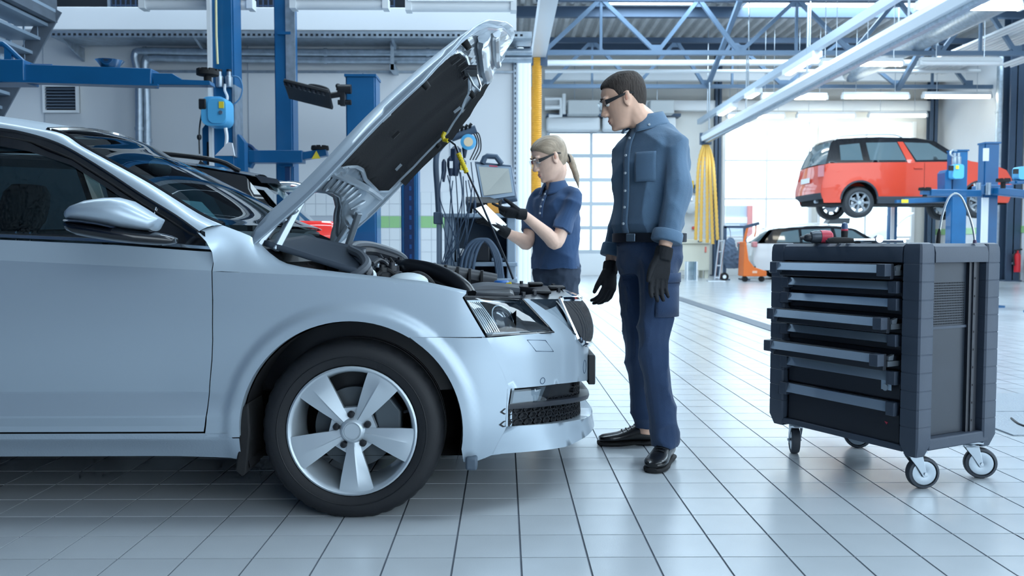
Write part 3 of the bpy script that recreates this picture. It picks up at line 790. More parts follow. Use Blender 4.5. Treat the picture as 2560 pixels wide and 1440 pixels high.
# front bumper flank up to its sharp corner, front face beyond
XF0 = [(-0.90, 0.40), (-0.872, 0.424), (-0.857, 0.458), (-0.832, 0.50), (-0.80, 0.54), (-0.74, 0.603), (-0.68, 0.655), (-0.60, 0.712), (-0.52, 0.757), (-0.35, 0.828), (-0.18, 0.870), (0.0, 0.887)]
LEAN = [(0.0, -0.03), (0.16, -0.03), (0.20, -0.012), (0.30, 0.0), (0.55, 0.0), (0.585, 0.008), (0.61, 0.02), (0.66, 0.05), (0.70, 0.09), (0.73, 0.122), (0.78, 0.18), (0.9, 0.3)]
def xf(y, z):
    y = -abs(y); k = interp(-y, [(0.0, 0.45), (0.3, 0.55), (0.6, 1.0), (0.8, 0.7), (0.87, 0.3)])
    return sinterp(y, XF0) - interp(z, LEAN) * k
XCZ = [(0.18, 0.47), (0.235, 0.495), (0.30, 0.53), (0.37, 0.53), (0.433, 0.54), (0.52, 0.507), (0.618, 0.457)]
def front(y, z, off=0.0):
    xc = interp(z, XCZ); yc = -half_w(xc, z); k = max(0.0, 1 - max(0.0, -abs(y) - yc) / 0.14) if z < 0.63 else 0.0
    x = xf(y, z); x += (xc - xf(yc, z)) * k * k
    return L(x + off * (1 - k * k), y, z)
def edge_y(z): return -half_w(interp(z, XCZ), z) - 0.004
def fyz(px, py):
    d = ray(px, py); best = None
    prev = None
    for i in range(400):
        Y = 2.86 + i * 0.0023
        p = Vector((d.x * Y / d.y, Y, CAM_H + d.z * Y / d.y)); g = (p.x - CX) - xf(Y - CY, p.z)
        if prev is not None and g <= 0 < prev[0]: return (Y - CY, p.z)
        if best is None or abs(g) < best[0]: best = (abs(g), Y - CY, p.z)
        prev = (g,)
    return best[1:]
FT = [(edge_y(0.433), 0.433), (-0.6, 0.418), (-0.4, 0.395), (-0.2, 0.368), (0.0, 0.355)]          # top edge of the lower opening
FB = [(edge_y(0.30), 0.300), (-0.6, 0.272), (-0.4, 0.245), (-0.2, 0.225), (0.0, 0.215)]          # bottom edge
C1, C2, C3 = _bs2, (0.54, 0.433), (0.535, 0.30)
_bf = [_bs] + [(interp(z, XCZ), z) for z in (0.618, 0.57, 0.52, 0.475, 0.433, 0.40, 0.37, 0.335, 0.30, 0.27, 0.235, 0.205)] + [sxz(1191, 1153), sxz(1159, 1155)] + [p for p in reversed(ARCH) if p[1] > 0.225 and p[0] > 0 and p[1] < _bs[1] - 0.01]
mbb = MB().patch(_bf, side, 0.014)
mbb.grid(lambda k, t: side(ARCH[k][0], ARCH[k][1]) + Vector((0, 0.05 * t, 0)), [k for k in range(len(ARCH)) if ARCH[k][0] > _bs[0] - 0.02], [0, 1])
_lampin = (-0.60, 0.612)
_bu = [(edge_y(z), z) for z in (0.433, 0.475, 0.52, 0.57, 0.618)] + [(-0.75, 0.617), _lampin, (-0.605, 0.67), (-0.612, 0.735), (-0.575, 0.734), (-0.54, 0.685), (-0.47, 0.62), (-0.405, 0.565), (-0.36, 0.535), (-0.2, 0.512), (0, 0.505)] + list(reversed(FT[1:]))
mbb.patch(_bu, front, 0.022)
_bl = list(FB) + [(0, 0.165), (-0.3, 0.170), (-0.6, 0.182)] + [(edge_y(z), z) for z in (0.205, 0.235, 0.27)]
mbb.patch(_bl, lambda y, z: front(y, z, 0.012 * min(1, max(0, (0.86 + y) / 0.2))), 0.03)
mbb.grid(lambda z, t: side(interp(z, XCZ) - 0.012, z).lerp(front(edge_y(z) + 0.018, z), t) + Vector((-0.004, 0.006, 0)), [0.2 + 0.42 * k / 40 for k in range(41)], [0, 0.5, 1])
# ledge over the lower opening and under it
mbb.grid(lambda y, t: front(y, interp(y, FT), -0.05 * t), [p[0] for p in FT], [0, 1])
mbb.grid(lambda y, t: front(y, interp(y, FB), 0.012 - 0.062 * t), [p[0] for p in FB], [0, 1])
bumper = panel('front_bumper', mbb, smooth=25, join=True, weld=0.0004)
# washer cover, parking sensors: shallow lines on the bumper
def ring_on_front(y, z, pts, name, r=0.0015, m=M_steeldark):
    MB().tube([front(y + a, z + b, 0.0005) for a, b in pts], r, 6, closed=True).build(name, m, bumper)
_w = [fyz(*p) for p in ((1316, 850), (1363, 851), (1383, 879), (1340, 878))]
MB().tube([front(a, b, 0.0005) for a, b in _w], 0.0014, 6, closed=True).build('washer_cover', M_steeldark, bumper)
for px, py, r in ((1356, 952, 0.011),):
    y, z = fyz(px, py); ring_on_front(y, z, [(r * cos(a * pi / 8), r * sin(a * pi / 8)) for a in range(16)], 'parking_sensor')
ring_on_front(-0.30, 0.44, [(0.03 * cos(a * pi / 8), 0.027 * sin(a * pi / 8)) for a in range(16)], 'tow_eye_cover')
# lower opening with mesh, fog lamp, black bar
mbo = MB().grid(lambda y, t: front(y, interp(y, FB) * (1 - t) + interp(y, FT) * t, -0.05), [-0.8 + 0.05 * k for k in range(17)], [k / 4 for k in range(5)])
low = panel('lower_opening', mbo, M_black, join=True, weld=0.003)
mbh = MB()
for r in range(6):
    for k in range(34):
        y = -0.795 + k * 0.048 + (0.024 if r % 2 else 0)
        if y > 0.8 or (r > 3 and abs(y) > 0.32): continue
        t = (r + 0.5) / 6; z = interp(-abs(y), FB) * (1 - t) + interp(-abs(y), FT) * t
        hexa = [(0.0235 * cos(a * pi / 3), 0.0125 * sin(a * pi / 3)) for a in range(6)]
        mbh.loft([[front(y + q * a, z + q * b, -0.05 + o) for a, b in hexa] for q, o in ((1.0, 0.012), (0.8, 0.012), (0.7, 0.0))], cap0=False, cap1=False)
mbh.build('honeycomb_mesh', M_black, low)['kind'] = 'stuff'
mbx = MB().loft([[front(y, interp(y, FB) * 0.48 + interp(y, FT) * 0.52 + dz, dx) for dx, dz in ((-0.05, 0.012), (0.0, 0.009), (0.003, 0.0), (0.0, -0.009), (-0.05, -0.012))] for y in [-0.795 + 0.06 * k for k in range(14)] + [0.0]])
panel('bumper_bar', mbx, M_bay2, join=True, weld=0.003)
_fg = [(-0.785, 0.425), (-0.62, 0.413), (-0.655, 0.36), (-0.79, 0.372)]
mbf = MB().patch(_fg, lambda y, z: front(y, z, -0.028), 0.03)
fog = panel('fog_lamp', mbf, mat('fog_body', '#7d858c', 0.3, metal=0.7))
MB().patch([(-0.775, 0.418), (-0.65, 0.408), (-0.675, 0.37), (-0.78, 0.38)], lambda y, z: front(y, z, -0.02 - 1.5 * (y + 0.71) ** 2), 0.02).mirror_y(CY).build('reflector', mat('soft_reflector', '#8f99a3'), fog)
MB().patch(_fg, lambda y, z: front(y, z, -0.006), 0.03).mirror_y(CY).build('lens', M_lens, fog)
# number plate carrier
plate = MB().box(CX + 0.868, CX + 0.897, CY - 0.21, CY + 0.21, 0.352, 0.475).build('plate_carrier', M_black, car, bevel=0.004)
MB().box(CX + 0.897, CX + 0.899, CY - 0.205, CY + 0.205, 0.36, 0.467).build('plate', M_white, plate)
# headlamp, outer and inner unit
def coons(c00, c10, c11, c01, bulge, nu=10, nv=8, e0=None):
    c00, c10, c11, c01 = map(Vector, (c00, c10, c11, c01)); n = (c10 - c00).cross(c01 - c00).normalized()
    def f(u, v):
        p = c00.lerp(c10, u).lerp(c01.lerp(c11, u), v)
        return p + n * bulge * (16 * u * (1 - u) * v * (1 - v)) ** 0.6 if bulge else p
    return f, [k / nu for k in range(nu + 1)], [k / nv for k in range(nv + 1)]
def lamp(name, cor, depth, label=None):
    c00, c10, c11, c01 = [L(*c) for c in cor]
    f, us, vs = coons(c00, c10, c11, c01, 0.012)
    n = (c10 - c00).cross(c01 - c00).normalized()
    cen = (c00 + c10 + c11 + c01) / 4
    inn = [c.lerp(cen, 0.12) - n * depth for c in (c00, c10, c11, c01)]
    bk = MB(); O = [c00, c10, c11, c01]
    for i in range(4):
        j = (i + 1) % 4; bk.add([O[i], O[j], inn[j], inn[i]], [(0, 1, 2, 3)])
    bk.add(inn, [(0, 1, 2, 3)])
    root = panel(name, bk, mat('lamp_bowl', '#3d454f', 0.35, metal=0.4), smooth=0)
    fb, u2, v2 = coons(*inn, -0.01)
    return root, f, us, vs, n, inn, cen
LC = [(0.459, -0.857, 0.622), (0.70, -0.605, 0.612), (0.583, -0.612, 0.736), (0.378, -0.828, 0.757)]
hl, f_, us, vs, n_, inn, cen = lamp('headlamp', LC, 0.07)
MB().grid(f_, us, vs).mirror_y(CY).build('lens', M_lens, hl, smooth=40)
ax = n_
def disc(c, n, r, d, prof, m, name):
    q = n.to_track_quat('Z', 'Y').to_matrix().to_4x4(); mb = MB().lathe(prof, (0, 0, 0), 'z', 24, M=q)
    if prof[0][0] > 0: mb.f = [f for f in mb.f if len(f) == 4]
    mb.v = [tuple(Vector(v) + c) for v in mb.v]; return mb.mirror_y(CY).build(name, m, hl)
_pc = f_(0.50, 0.52) - n_ * 0.048
disc(_pc, n_, 0, 0, [(0.046, 0.0), (0.049, 0.014), (0.053, 0.014), (0.055, -0.015)], M_reflector, 'projector_ring')
disc(_pc, n_, 0, 0, [(0.0, 0.022), (0.015, 0.021), (0.03, 0.016), (0.042, 0.006), (0.048, -0.004)], mat('projector_lens', '#2c3542', 0.06, coat=1.0), 'projector_lens')
_rf = MB().grid(lambda u, v: f_(0.06 + 0.24 * u, 0.12 + 0.8 * v) - n_ * (0.028 + 0.03 * u), [k / 6 for k in range(7)], [k / 10 for k in range(11)]).mirror_y(CY).build('reflector_bowl', mat('soft_reflector', '#8f99a3', 0.4, metal=0.8), hl)
for k in range(7):
    MB().tube([f_(0.07 + 0.03 * k, 0.1 + 0.08 * j) - n_ * 0.018 for j in range(11)], 0.0022, 5).mirror_y(CY).build('flute', M_chrome, hl)
MB().tube([f_(u, 0.93) - n_ * 0.012 for u in us], 0.006, 6).mirror_y(CY).build('light_guide', M_chrome, hl)
MB().tube([f_(u, 0.08) - n_ * 0.012 for u in us], 0.006, 6).mirror_y(CY).build('light_guide', M_reflector, hl)
MB().tube([Vector(p) for k in range(4) for p in [L(*LC[k]).lerp(L(*LC[(k + 1) % 4]), j / 6) for j in range(6)]], 0.004, 6, closed=True).mirror_y(CY).build('gasket', M_trim, hl)
LI = [(0.785, -0.405, 0.567), (0.80, -0.385, 0.562), (0.722, -0.44, 0.728), (0.60, -0.57, 0.733)]
LI = [tuple(Vector((xf(y, z) + 0.006, y, z))) for y, z in ((-0.44, 0.595), (-0.385, 0.565), (-0.405, 0.722), (-0.572, 0.732))]
hl2, f2, us, vs, n2, inn2, cen2 = lamp('inner_headlamp', LI, 0.06)
MB().grid(f2, us, vs).mirror_y(CY).build('lens', M_lens, hl2, smooth=40)
MB().grid(lambda u, v: f2(0.15 + 0.7 * u, 0.2 + 0.7 * v) - n2 * (0.02 + 0.02 * sin(pi * u)), [k / 6 for k in range(7)], [k / 6 for k in range(7)]).mirror_y(CY).build('reflector_bowl', mat('soft_reflector', '#8f99a3'), hl2)
# grille: chrome surround and upright slats
GT = [(-0.42, 0.722), (-0.3, 0.715), (-0.15, 0.705), (0, 0.70)]; GB = [(-0.42, 0.572), (-0.35, 0.54), (-0.2, 0.522), (0, 0.515)]
def gpt(y, t, off):
    a = interp(-abs(y), GT); b = interp(-abs(y), GB); return front(y, b + (a - b) * t, off + 0.018 * sin(pi * t) ** 0.7)
_ys = [-0.41 + 0.82 * k / 40 for k in range(41)]
gr = MB().grid(lambda y, t: gpt(y, t, -0.025), _ys, [k / 8 for k in range(9)]).build('grille', M_black, car)
for k in range(27):
    y = -0.385 + k * 0.77 / 26
    MB().loft([[gpt(y + dy, t, o) for dy, o in ((-0.007, -0.022), (-0.004, 0.008), (0.004, 0.008), (0.007, -0.022))] for t in [j / 8 for j in range(9)]], cap0=False, cap1=False).build('slat', M_bay2, gr)
MB().tube([gpt(y, 1, 0.004) for y in _ys] + [gpt(y, 0, 0.004) for y in reversed(_ys)], 0.013, 8, closed=True).build('chrome_surround', M_chrome, gr)
MB().ball(L(xf(0, 0.69) - 0.01, 0, 0.69), 0.018, 0.035, 0.028).build('badge', M_chrome, gr)

# ---------------------------------------------------------------- doors, sill, flank to the rear
BELT = [(-3.3, 1.01), (-1.55, 0.966), (-1.18, 0.955), (-0.8, 0.938), (-0.475, 0.914)]
g = 0.003
_seam2 = [(x - g, z) for x, z in SEAM]
_door = [(-0.472, 0.910)] + [(x, z) for x, z in _seam2 if z < 0.9] 
_door[1:1] = [(-0.462, 0.875)]
_door = _door[:-1] + [(_seam2[-1][0], 0.300)] + [(-1.0, 0.305), (-1.53, 0.31), (-1.53, 0.963), (-1.18, 0.952), (-0.8, 0.935)]
def flank_grid(x_front, x_rear, zbot, nx, top_off=0.004, fine=True):
    "structured door skin: rows follow the creases"
    lv = [0.0, 0.02, 0.05, 0.058, 0.09, 0.125, 0.129, 0.135, 0.15, 0.19, 0.25, 0.31, 0.37, 0.42, 0.46]
    def f(u, k):
        if k < len(lv): z = zbot + lv[k]
        xr_ = x_rear
        x = x_front(0.6); x = x + (x_rear - x) * u; zt = interp(x, ZT); bt = interp(x, BELT) - top_off
        if k >= len(lv):
            z = (zt - 0.05, zt - 0.02, zt - 0.004, zt, zt + 0.004, zt + 0.03, (zt + bt) / 2, bt)[k - len(lv)]
        xf_ = x_front(z); x = xf_ + (x_rear - xf_) * u
        return side(x, z)
    return MB().grid(f, [j / nx for j in range(nx + 1)], list(range(len(lv) + 8)))
_sd = sorted([(z, x) for x, z in _seam2] + [(0.30, _seam2[-1][0]), (0.910, -0.472), (0.875, -0.462)])
fd = panel('front_door', flank_grid(lambda z: interp(z, _sd), -1.53, 0.302, 26), smooth=9)
_rd = [(-1.54, 0.963), (-1.54, 0.31), (-2.22, 0.32), (-2.31, 0.45), (-2.42, 0.62), (-2.62, 0.72), (-2.68, 0.985)]
panel('rear_door', MB().patch(_rd, side, 0.06), smooth=24)
_qa = [(-2.686 + WR * cos(R(a)), WC[1] + WR * sin(R(a))) for a in range(0, 181, 9)]
_rq = [(-2.69, 0.985), (-2.63, 0.72), (-2.43, 0.62), (-2.32, 0.45)] + [p for p in _qa if p[0] < -2.31 and p[1] > 0.31] + [(-3.07, 0.25), (-3.5, 0.28), (-3.68, 0.4), (-3.72, 0.75), (-3.66, 1.02)]
panel('rear_wing', MB().patch(_rq, side, 0.06), smooth=24)
MB().grid(lambda y, t: L(-3.70 - 0.08 * (1 - (y / 0.75) ** 2), y, 0.28 + 0.75 * t), [-0.75 + 0.1 * k for k in range(16)], [k / 5 for k in range(6)]).build('tailgate', M_paint, car)
_sb = mat('sill_stonechip', '#a4b3c1', 0.4, metal=0.45, coat=0.3, bump=0.12, bscale=140)
panel('sill', MB().grid(lambda x, t: side(x, interp(t, [(0, 0.205), (0.3, 0.235), (0.75, 0.272), (1.0, 0.281 if x > -0.42 else 0.296)])), [-0.378, -0.40, -0.42, -0.45] + [-0.5 - 0.1 * k for k in range(19)], [0, 0.15, 0.3, 0.5, 0.7, 0.75, 0.8, 0.9, 1.0]), _sb, smooth=24)
MB().grid(lambda x, y: L(x, y, 0.2), [-3.6, -2, 0.0, 0.45], [-0.80, 0, 0.80]).build('underbody', M_liner, car)
# shut-line backing
MB().grid(lambda y, t: Vector((0, 0, 0)) + side(-0.47 + 0.012 * t, y) + Vector((0, 0.012, 0)), [0.3 + 0.05 * k for k in range(12)], [-0.5, 1.5]).mirror_y(CY).build('door_seal', M_liner, car)
# belt strip
def belt_pt(x, dz=0.0, off=0.0): z = interp(x, BELT) + dz; return L(x, -half_w(x, interp(x, BELT)) - off, z)
_bx = [-2.68 + 0.1 * k for k in range(22)] + [-0.478]
MB().loft([[belt_pt(x, 0.004, 0.003), belt_pt(x, 0.014, 0.001), belt_pt(x, 0.016, -0.02), belt_pt(x, 0.0, -0.02)] for x in _bx]).mirror_y(CY).build('belt_strip', mat('belt_chrome', '#aebfce', 0.2, metal=0.9), car)
# greenhouse
def glass_y(z): return 0.842 - (z - 0.93) * 0.56
def glass_hw(x, z):
    zb = interp(x, BELT); zt = interp(x, LOx); h0 = half_w(x, zb) - 0.012; h1 = interp(x, LOh)
    return h0 + (h1 - h0) * (z - zb) / max(0.02, zt - zb)
UP = [(p, Y) for p, Y in (((157, 335), 3.24), ((204, 365), 3.23), ((262, 397), 3.20), ((373, 458), 3.15), ((496, 534), 3.08), ((556, 562), 3.022))]
LO = [(p, Y) for p, Y in (((120, 349), 3.175), ((175, 373), 3.165), ((262, 426), 3.13), ((350, 484), 3.075), ((437, 537), 3.00), ((496, 579), 2.927))]
up = [at(*p, Y) for p, Y in UP]; lo = [at(*p, Y) for p, Y in LO]
def lc(v): return (v.x - CX, CY - v.y, v.z)           # x, half width, z
RAILU = [(-3.0, 0.55, 1.40), (-2.4, 0.55, 1.448), (-1.9, 0.55, 1.448), (-1.6, 0.548, 1.428), lc(at(0, 303, 3.24)), lc(at(80, 317, 3.243))] + [lc(p) for p in up]
RAILL = [(-3.0, 0.62, 1.34), (-2.4, 0.62, 1.395), (-1.9, 0.61, 1.405), (-1.6, 0.602, 1.388), lc(at(0, 322, 3.16)), lc(at(60, 332, 3.163))] + [lc(p) for p in lo]
ru = spline([L(x, -h, z) for x, h, z in RAILU], 4); rl = spline([L(x, -h, z) for x, h, z in RAILL], 4)
n_r = len(ru)
panel('roof_pillar', MB().grid(lambda i, t: ru[i].lerp(rl[i], t) + Vector((0, -0.012, 0.006)) * sin(pi * t), list(range(n_r)), [k / 5 for k in range(6)]), smooth=30)
# roof skin
_k0 = max(i for i in range(n_r) if ru[i].x < L(-1.165, 0, 0).x)
def roof_pt(i, t):
    a = ru[i]; y = a.y + (2 * CY - 2 * a.y) * t; u = 2 * t - 1
    return Vector((a.x + 0.035 * (1 - u * u) * (i / _k0) ** 3, y, a.z + 0.045 * (1 - u * u)))
MB().grid(roof_pt, list(range(_k0 + 1)), [k / 12 for k in range(13)]).build('roof', M_paint, car)
# windscreen
_ws = [ru[i] for i in range(_k0, n_r)]
def ws_pt(i, t):
    a = _ws[i]; u = 2 * t - 1; k = i / (len(_ws) - 1)
    y = a.y + (2 * CY - 2 * a.y) * t
    return Vector((a.x + (0.035 + 0.12 * k) * (1 - u * u), y, a.z + (0.045 + 0.01 * k) * (1 - u * u) * (1 - 0.9 * k)))
MB().grid(ws_pt, list(range(len(_ws))), [k / 14 for k in range(15)]).build('windscreen', M_glass, car)
MB().tube([ws_pt(i, 0) + Vector((0, 0.012, 0)) for i in range(len(_ws))], 0.009, 6).mirror_y(CY).build('windscreen_seal', M_trim, car)
MB().tube([ws_pt(0, t / 14) for t in range(15)], 0.01, 6).build('header_seal', M_trim, car)
# side glass with its dark frame
LOx = [(p[0], p[2]) for p in [lc(q) for q in rl]]
LOh = [(p[0], p[1]) for p in [lc(q) for q in rl]]
def zlo(x): return interp(x, LOx)
def sg(x, z): return L(x, -glass_hw(x, z), z)
_fx = [-0.50, -0.56, -0.65, -0.75, -0.9, -1.05, -1.2, -1.35, -1.53]
_win = [(x, zlo(x) - 0.001) for x in _fx] + [(-1.53, 0.967), (-1.18, 0.956), (-0.8, 0.942), (-0.50, 0.925)]
_inn = [(-0.71, 0.957), (-0.735, zlo(-0.735) - 0.055)] + [(x, zlo(x) - 0.05 - 0.012 * (x < -1.1)) for x in (-0.8, -0.9, -1.05, -1.2, -1.35, -1.49)] + [(-1.49, 0.985), (-1.18, 0.974), (-0.9, 0.965)]
wf = panel('window_frame', MB().patch(_win, sg, 0.035, holes=[_inn]), M_trim, smooth=30, thick=0.012)
MB().patch(_inn, lambda x, z: sg(x, z) + Vector((0, 0.008, 0)), 0.08).mirror_y(CY).build('door_glass', M_glass, wf)
MB().tube([q + Vector((0, -0.001, -0.003)) for q in rl[4:]], 0.0065, 6).mirror_y(CY).build('drip_seal', M_trim, wf)
MB().tube([sg(x, zlo(x) - 0.026) + Vector((0, -0.003, 0)) for x in _fx], 0.004, 6).mirror_y(CY).build('frame_lip', M_rubber, wf)
MB().tube([sg(-0.705, 0.945 + k * 0.012) + Vector((0, -0.004, 0)) for k in range(11)], 0.003, 5).mirror_y(CY).build('quarter_bar', M_chrome, wf)
_rw = [(-1.56, zlo(-1.56) - 0.03), (-1.56, 0.985), (-2.55, 1.02), (-2.75, 1.12), (-2.55, zlo(-2.55) - 0.04), (-2.1, zlo(-2.1) - 0.03)]
panel('rear_glass', MB().patch(_rw, sg, 0.08), M_glass)
# door mirror
mir = thing('door_mirror_mount', (0, 0, 0)); bpy.data.objects.remove(mir)
YM = 2.70
def mloft(secs, m, name, parent):
    "secs: px, top y, bottom y, depth half"
    rings = []
    for px, yt, yb, dh in secs:
        a, b = at(px, yt, YM), at(px, yb, YM); c = (a + b) / 2; h = (a.z - b.z) / 2
        rings.append([Vector((c.x, YM + dh * cos(t) * (1 if cos(t) < 0 else 0.9), c.z + h * (abs(sin(t)) ** 0.75) * (1 if sin(t) > 0 else -1))) for t in [2 * pi * k / 20 for k in range(20)]])
    return MB().loft(rings).build(name, m, parent, smooth=50)
mcap = mloft([(184, 532, 546, 0.05), (190, 522, 552, 0.075), (205, 511, 556, 0.095), (235, 500, 560, 0.105), (270, 495, 565, 0.108), (300, 494, 570, 0.105), (330, 502, 575, 0.095), (360, 520, 577, 0.08), (388, 538, 578, 0.06), (402, 546, 556, 0.035)], M_paint, 'door_mirror', car)
mloft([(186, 545, 572, 0.05), (194, 544, 583, 0.085), (215, 550, 591, 0.098), (260, 556, 599, 0.098), (310, 566, 606, 0.09), (360, 576, 611, 0.07), (400, 582, 613, 0.05), (425, 588, 612, 0.04), (440, 594, 608, 0.02)], M_trim, 'mirror_base', mcap)
mloft([(186, 546, 556, 0.06), (200, 547, 560, 0.105), (240, 551, 562, 0.110), (280, 558, 567, 0.108), (308, 566, 572, 0.1)], mat('indicator_lens', '#2a3346', 0.08, coat=1.0), 'indicator', mcap)
p0, p1 = at(400, 600, YM), at(440, 603, CY - 0.86); MB().tube([p0, p0.lerp(p1, 0.5), p1], [0.018, 0.014, 0.006], 12).build('mirror_arm', M_trim, mcap)

# ---------------------------------------------------------------- wheels
def make_wheel(parent, cx, near=True):
    y0 = -0.877; o = L(cx, y0, WC[1])
    seg = 120
    prof = [(0.216, 0.02), (0.226, 0.006), (0.245, -0.001), (0.268, -0.002), (0.285, 0.002), (0.298, 0.012), (0.307, 0.026), (0.312, 0.045), (0.313, 0.07), (0.306, 0.071), (0.306, 0.079), (0.313, 0.08), (0.314, 0.103), (0.306, 0.104), (0.306, 0.112), (0.314, 0.113), (0.313, 0.16), (0.307, 0.18), (0.295, 0.197), (0.268, 0.206), (0.226, 0.2), (0.216, 0.19)]
    mb = MB(); rings = []
    for j, (r, h) in enumerate(prof):
        ring = []
        for k in range(seg):
            a = 2 * pi * k / seg; rr = r
            if 6 <= j <= 7 and k % 3 == 0: rr -= 0.0035
            p = Vector((rr * cos(a), h, rr * sin(a))) + o
            if p.z < 0.0: p.z = 0.0
            ring.append(p)
        rings.append(ring)
    mb.loft(rings, cap0=False, cap1=False)
    tyre = mb.build('tyre', M_tyre, parent, smooth=30)
    MB().lathe([(0.252, -0.0028), (0.254, -0.0045), (0.256, -0.0028)], o, 'y', 72, loop=True).build('sidewall_ridge', M_tyre, tyre)
    rim = MB().lathe([(0.221, 0.012), (0.222, 0.002), (0.216, -0.002), (0.208, 0.002), (0.203, 0.012), (0.195, 0.06), (0.19, 0.12), (0.19, 0.17), (0.2, 0.18)], o, 'y', 64, loop=False)
    rim.f = [f for f in rim.f if len(f) == 4]
    rim = rim.build('rim', M_alloy, parent, smooth=40)
    for k in range(5):
        a = R(58 + 72 * k); e = Vector((cos(a), 0, sin(a))); t = Vector((-sin(a), 0, cos(a)))
        rings = []
        for r, hw, d, rg in ((0.036, 0.020, 0.016, 0.006), (0.075, 0.027, 0.012, 0.010), (0.11, 0.037, 0.008, 0.010), (0.16, 0.050, 0.004, 0.008), (0.195, 0.058, 0.002, 0.004), (0.209, 0.060, 0.001, 0.0)):
            rings.append([o + e * r + t * s * hw + Vector((0, yy, 0)) for s, yy in ((-0.86, 0.045), (-1.0, d), (0.12, d - rg), (0.24, d - rg * 0.6), (1.0, d), (0.86, 0.045))])
        MB().loft(rings).build('spoke', M_alloy, rim, smooth=20)
        b = R(22 + 72 * k); c = o + Vector((cos(b) * 0.056, 0.012, sin(b) * 0.056))
        MB().lathe([(0.0, -0.012), (0.009, -0.011), (0.0115, -0.006), (0.012, 0.02)], c, 'y', 14).build('wheel_bolt', M_bay, rim)
        q = Matrix.Rotation(-b, 4, 'Y')
        MB().box(0.03, 0.078, -0.02, 0.02, -0.024, 0.024).build('bolt_seat', M_alloy, rim)
        bs = rim.children[-1] if False else [x for x in rim.children if x.name.startswith('bolt_seat')][-1]
        for v in bs.data.vertices:
            w = Vector(v.co); v.co = o + q @ Vector((w.x, 0, w.z)) + Vector((0, 0.02 if w.y < 0 else 0.05, 0))
    MB().lathe([(0.0, 0.0), (0.026, 0.0), (0.027, 0.003), (0.03, 0.003), (0.031, -0.001), (0.034, 0.0), (0.04, 0.006), (0.05, 0.03)], o, 'y', 32).build('centre_cap', M_alloy, rim)
    MB().lathe([(0.0, 0.0), (0.07, 0.0), (0.072, -0.02), (0.085, -0.02), (0.14, -0.02), (0.142, 0.0)], o + Vector((0, 0.10, 0)), 'y', 48).build('brake_disc', mat('disc_iron', '#53595e', 0.5, metal=0.7), parent)
    _cp = [(0.085 + 0.075 * i, a) for i in (0, 1) for a in ()]
    cal = [(r * cos(R(a)), r * sin(R(a))) for r, a in ((0.09, -12), (0.09, 40), (0.165, 46), (0.172, 20), (0.165, -14))]
    MB().prism(cal, lambda x, z, d: o + Vector((x, d, z)), 0.045, 0.12).build('brake_caliper', mat('caliper', '#4f585f', 0.5, metal=0.3), parent, bevel=0.006)
    MB().cyl(o + Vector((0.175, 0.03, 0.06)), o + Vector((0.19, 0.02, 0.066)), 0.005, 8).build('valve', M_black, rim)
for cx, nm in ((0.0, 'front_wheel'), (-2.686, 'rear_wheel')):
    w = bpy.data.objects.new(nm, None); COL.objects.link(w); w.parent = car; w.matrix_parent_inverse = wmat(car).inverted(); w.location = L(cx, -0.877, WC[1])
    wm = wmat(w)
    make_wheel(w, cx)
    c = w.copy(); COL.objects.link(c); c.scale = (1, -1, 1); c.location = L(cx, 0.877, WC[1])
    for ch in list(w.children): copy_part(ch, c)
# wheelhouse, mud flap
for s in (-1, 1):
    for cx in (0.0, -2.686):
        hb = MB().grid(lambda a, t: L(cx + 0.372 * cos(R(a)), s * (0.86 - 0.32 * t), WC[1] + 0.372 * sin(R(a))), list(range(-20, 201, 10)), [0, 0.5, 1])
        hb.grid(lambda a, t: L(cx + 0.372 * t * cos(R(a)), s * 0.54, WC[1] + 0.372 * t * sin(R(a))), list(range(-20, 201, 10)), [0, 1])
        hb.build('wheelhouse', M_liner, car, weld=0.001)
_mf = [sxz(*p) for p in ((600, 1040), (618, 995), (622, 1000), (618, 1050), (640, 1140), (650, 1165), (655, 1180), (612, 1210), (600, 1195), (585, 1165), (596, 1120))]
mbm = MB().prism([(-0.375, 0.38), (-0.35, 0.40), (-0.345, 0.30), (-0.36, 0.16), (-0.375, 0.145), (-0.40, 0.17), (-0.385, 0.25)], lambda x, z, d: L(x, d, z), -0.873, -0.70)
mbm.mirror_y(CY).build('mud_flap', M_rubber, car, bevel=0.006)
mbm = MB().box(CX + 0.385, CX + 0.425, CY - 0.875, CY - 0.80, 0.165, 0.21).mirror_y(CY).build('air_deflector', mat('deflector', '#4b5866', 0.6), car, bevel=0.008)
# ---------------------------------------------------------------- bonnet, engine bay, cabin
HP = [Vector(p) for p in ((-0.93, 0.885), (-0.86, 0.95), (-0.70, 1.088), (-0.59, 1.197), (-0.443, 1.350), (-0.279, 1.497), (-0.155, 1.598), (-0.03, 1.688), (0.08, 1.757), (0.18, 1.812))]
HS = spline(HP, 6); HA = [-(HP[1] - HP[0]).length]
for a, b in zip(HS, HS[1:]): HA.append(HA[-1] + (b - a).length)
def hood(a, y, off=0.0):
    i = 0
    while i < len(HA) - 2 and HA[i + 1] < a: i += 1
    t = (a - HA[i]) / (HA[i + 1] - HA[i]); p = HS[i].lerp(HS[i + 1], t); d = (HS[i + 1] - HS[i]).normalized(); n = Vector((-d.y, d.x))
    h = 0.108 * (1 - min(1, abs(y) / 0.755) ** 6) + 0.015 * interp(abs(y), [(0.25, 1), (0.33, 0), (1, 0)]) * min(1, max(0, a - 0.1))
    if a > 1.0: h -= 0.18 * (a - 1.0) ** 1.6
    q = p + n * (h + off); return Vector((q.x, CY + y, q.y))
HB = [(0.20, 0), (0.19, -0.2), (0.14, -0.42), (0.05, -0.62), (-0.06, -0.735), (-0.02, -0.752), (0.06, -0.755), (0.5, -0.755), (0.8, -0.745), (0.95, -0.705), (1.06, -0.63), (1.14, -0.50), (1.205, -0.32), (1.25, -0.12), (1.26, 0)]
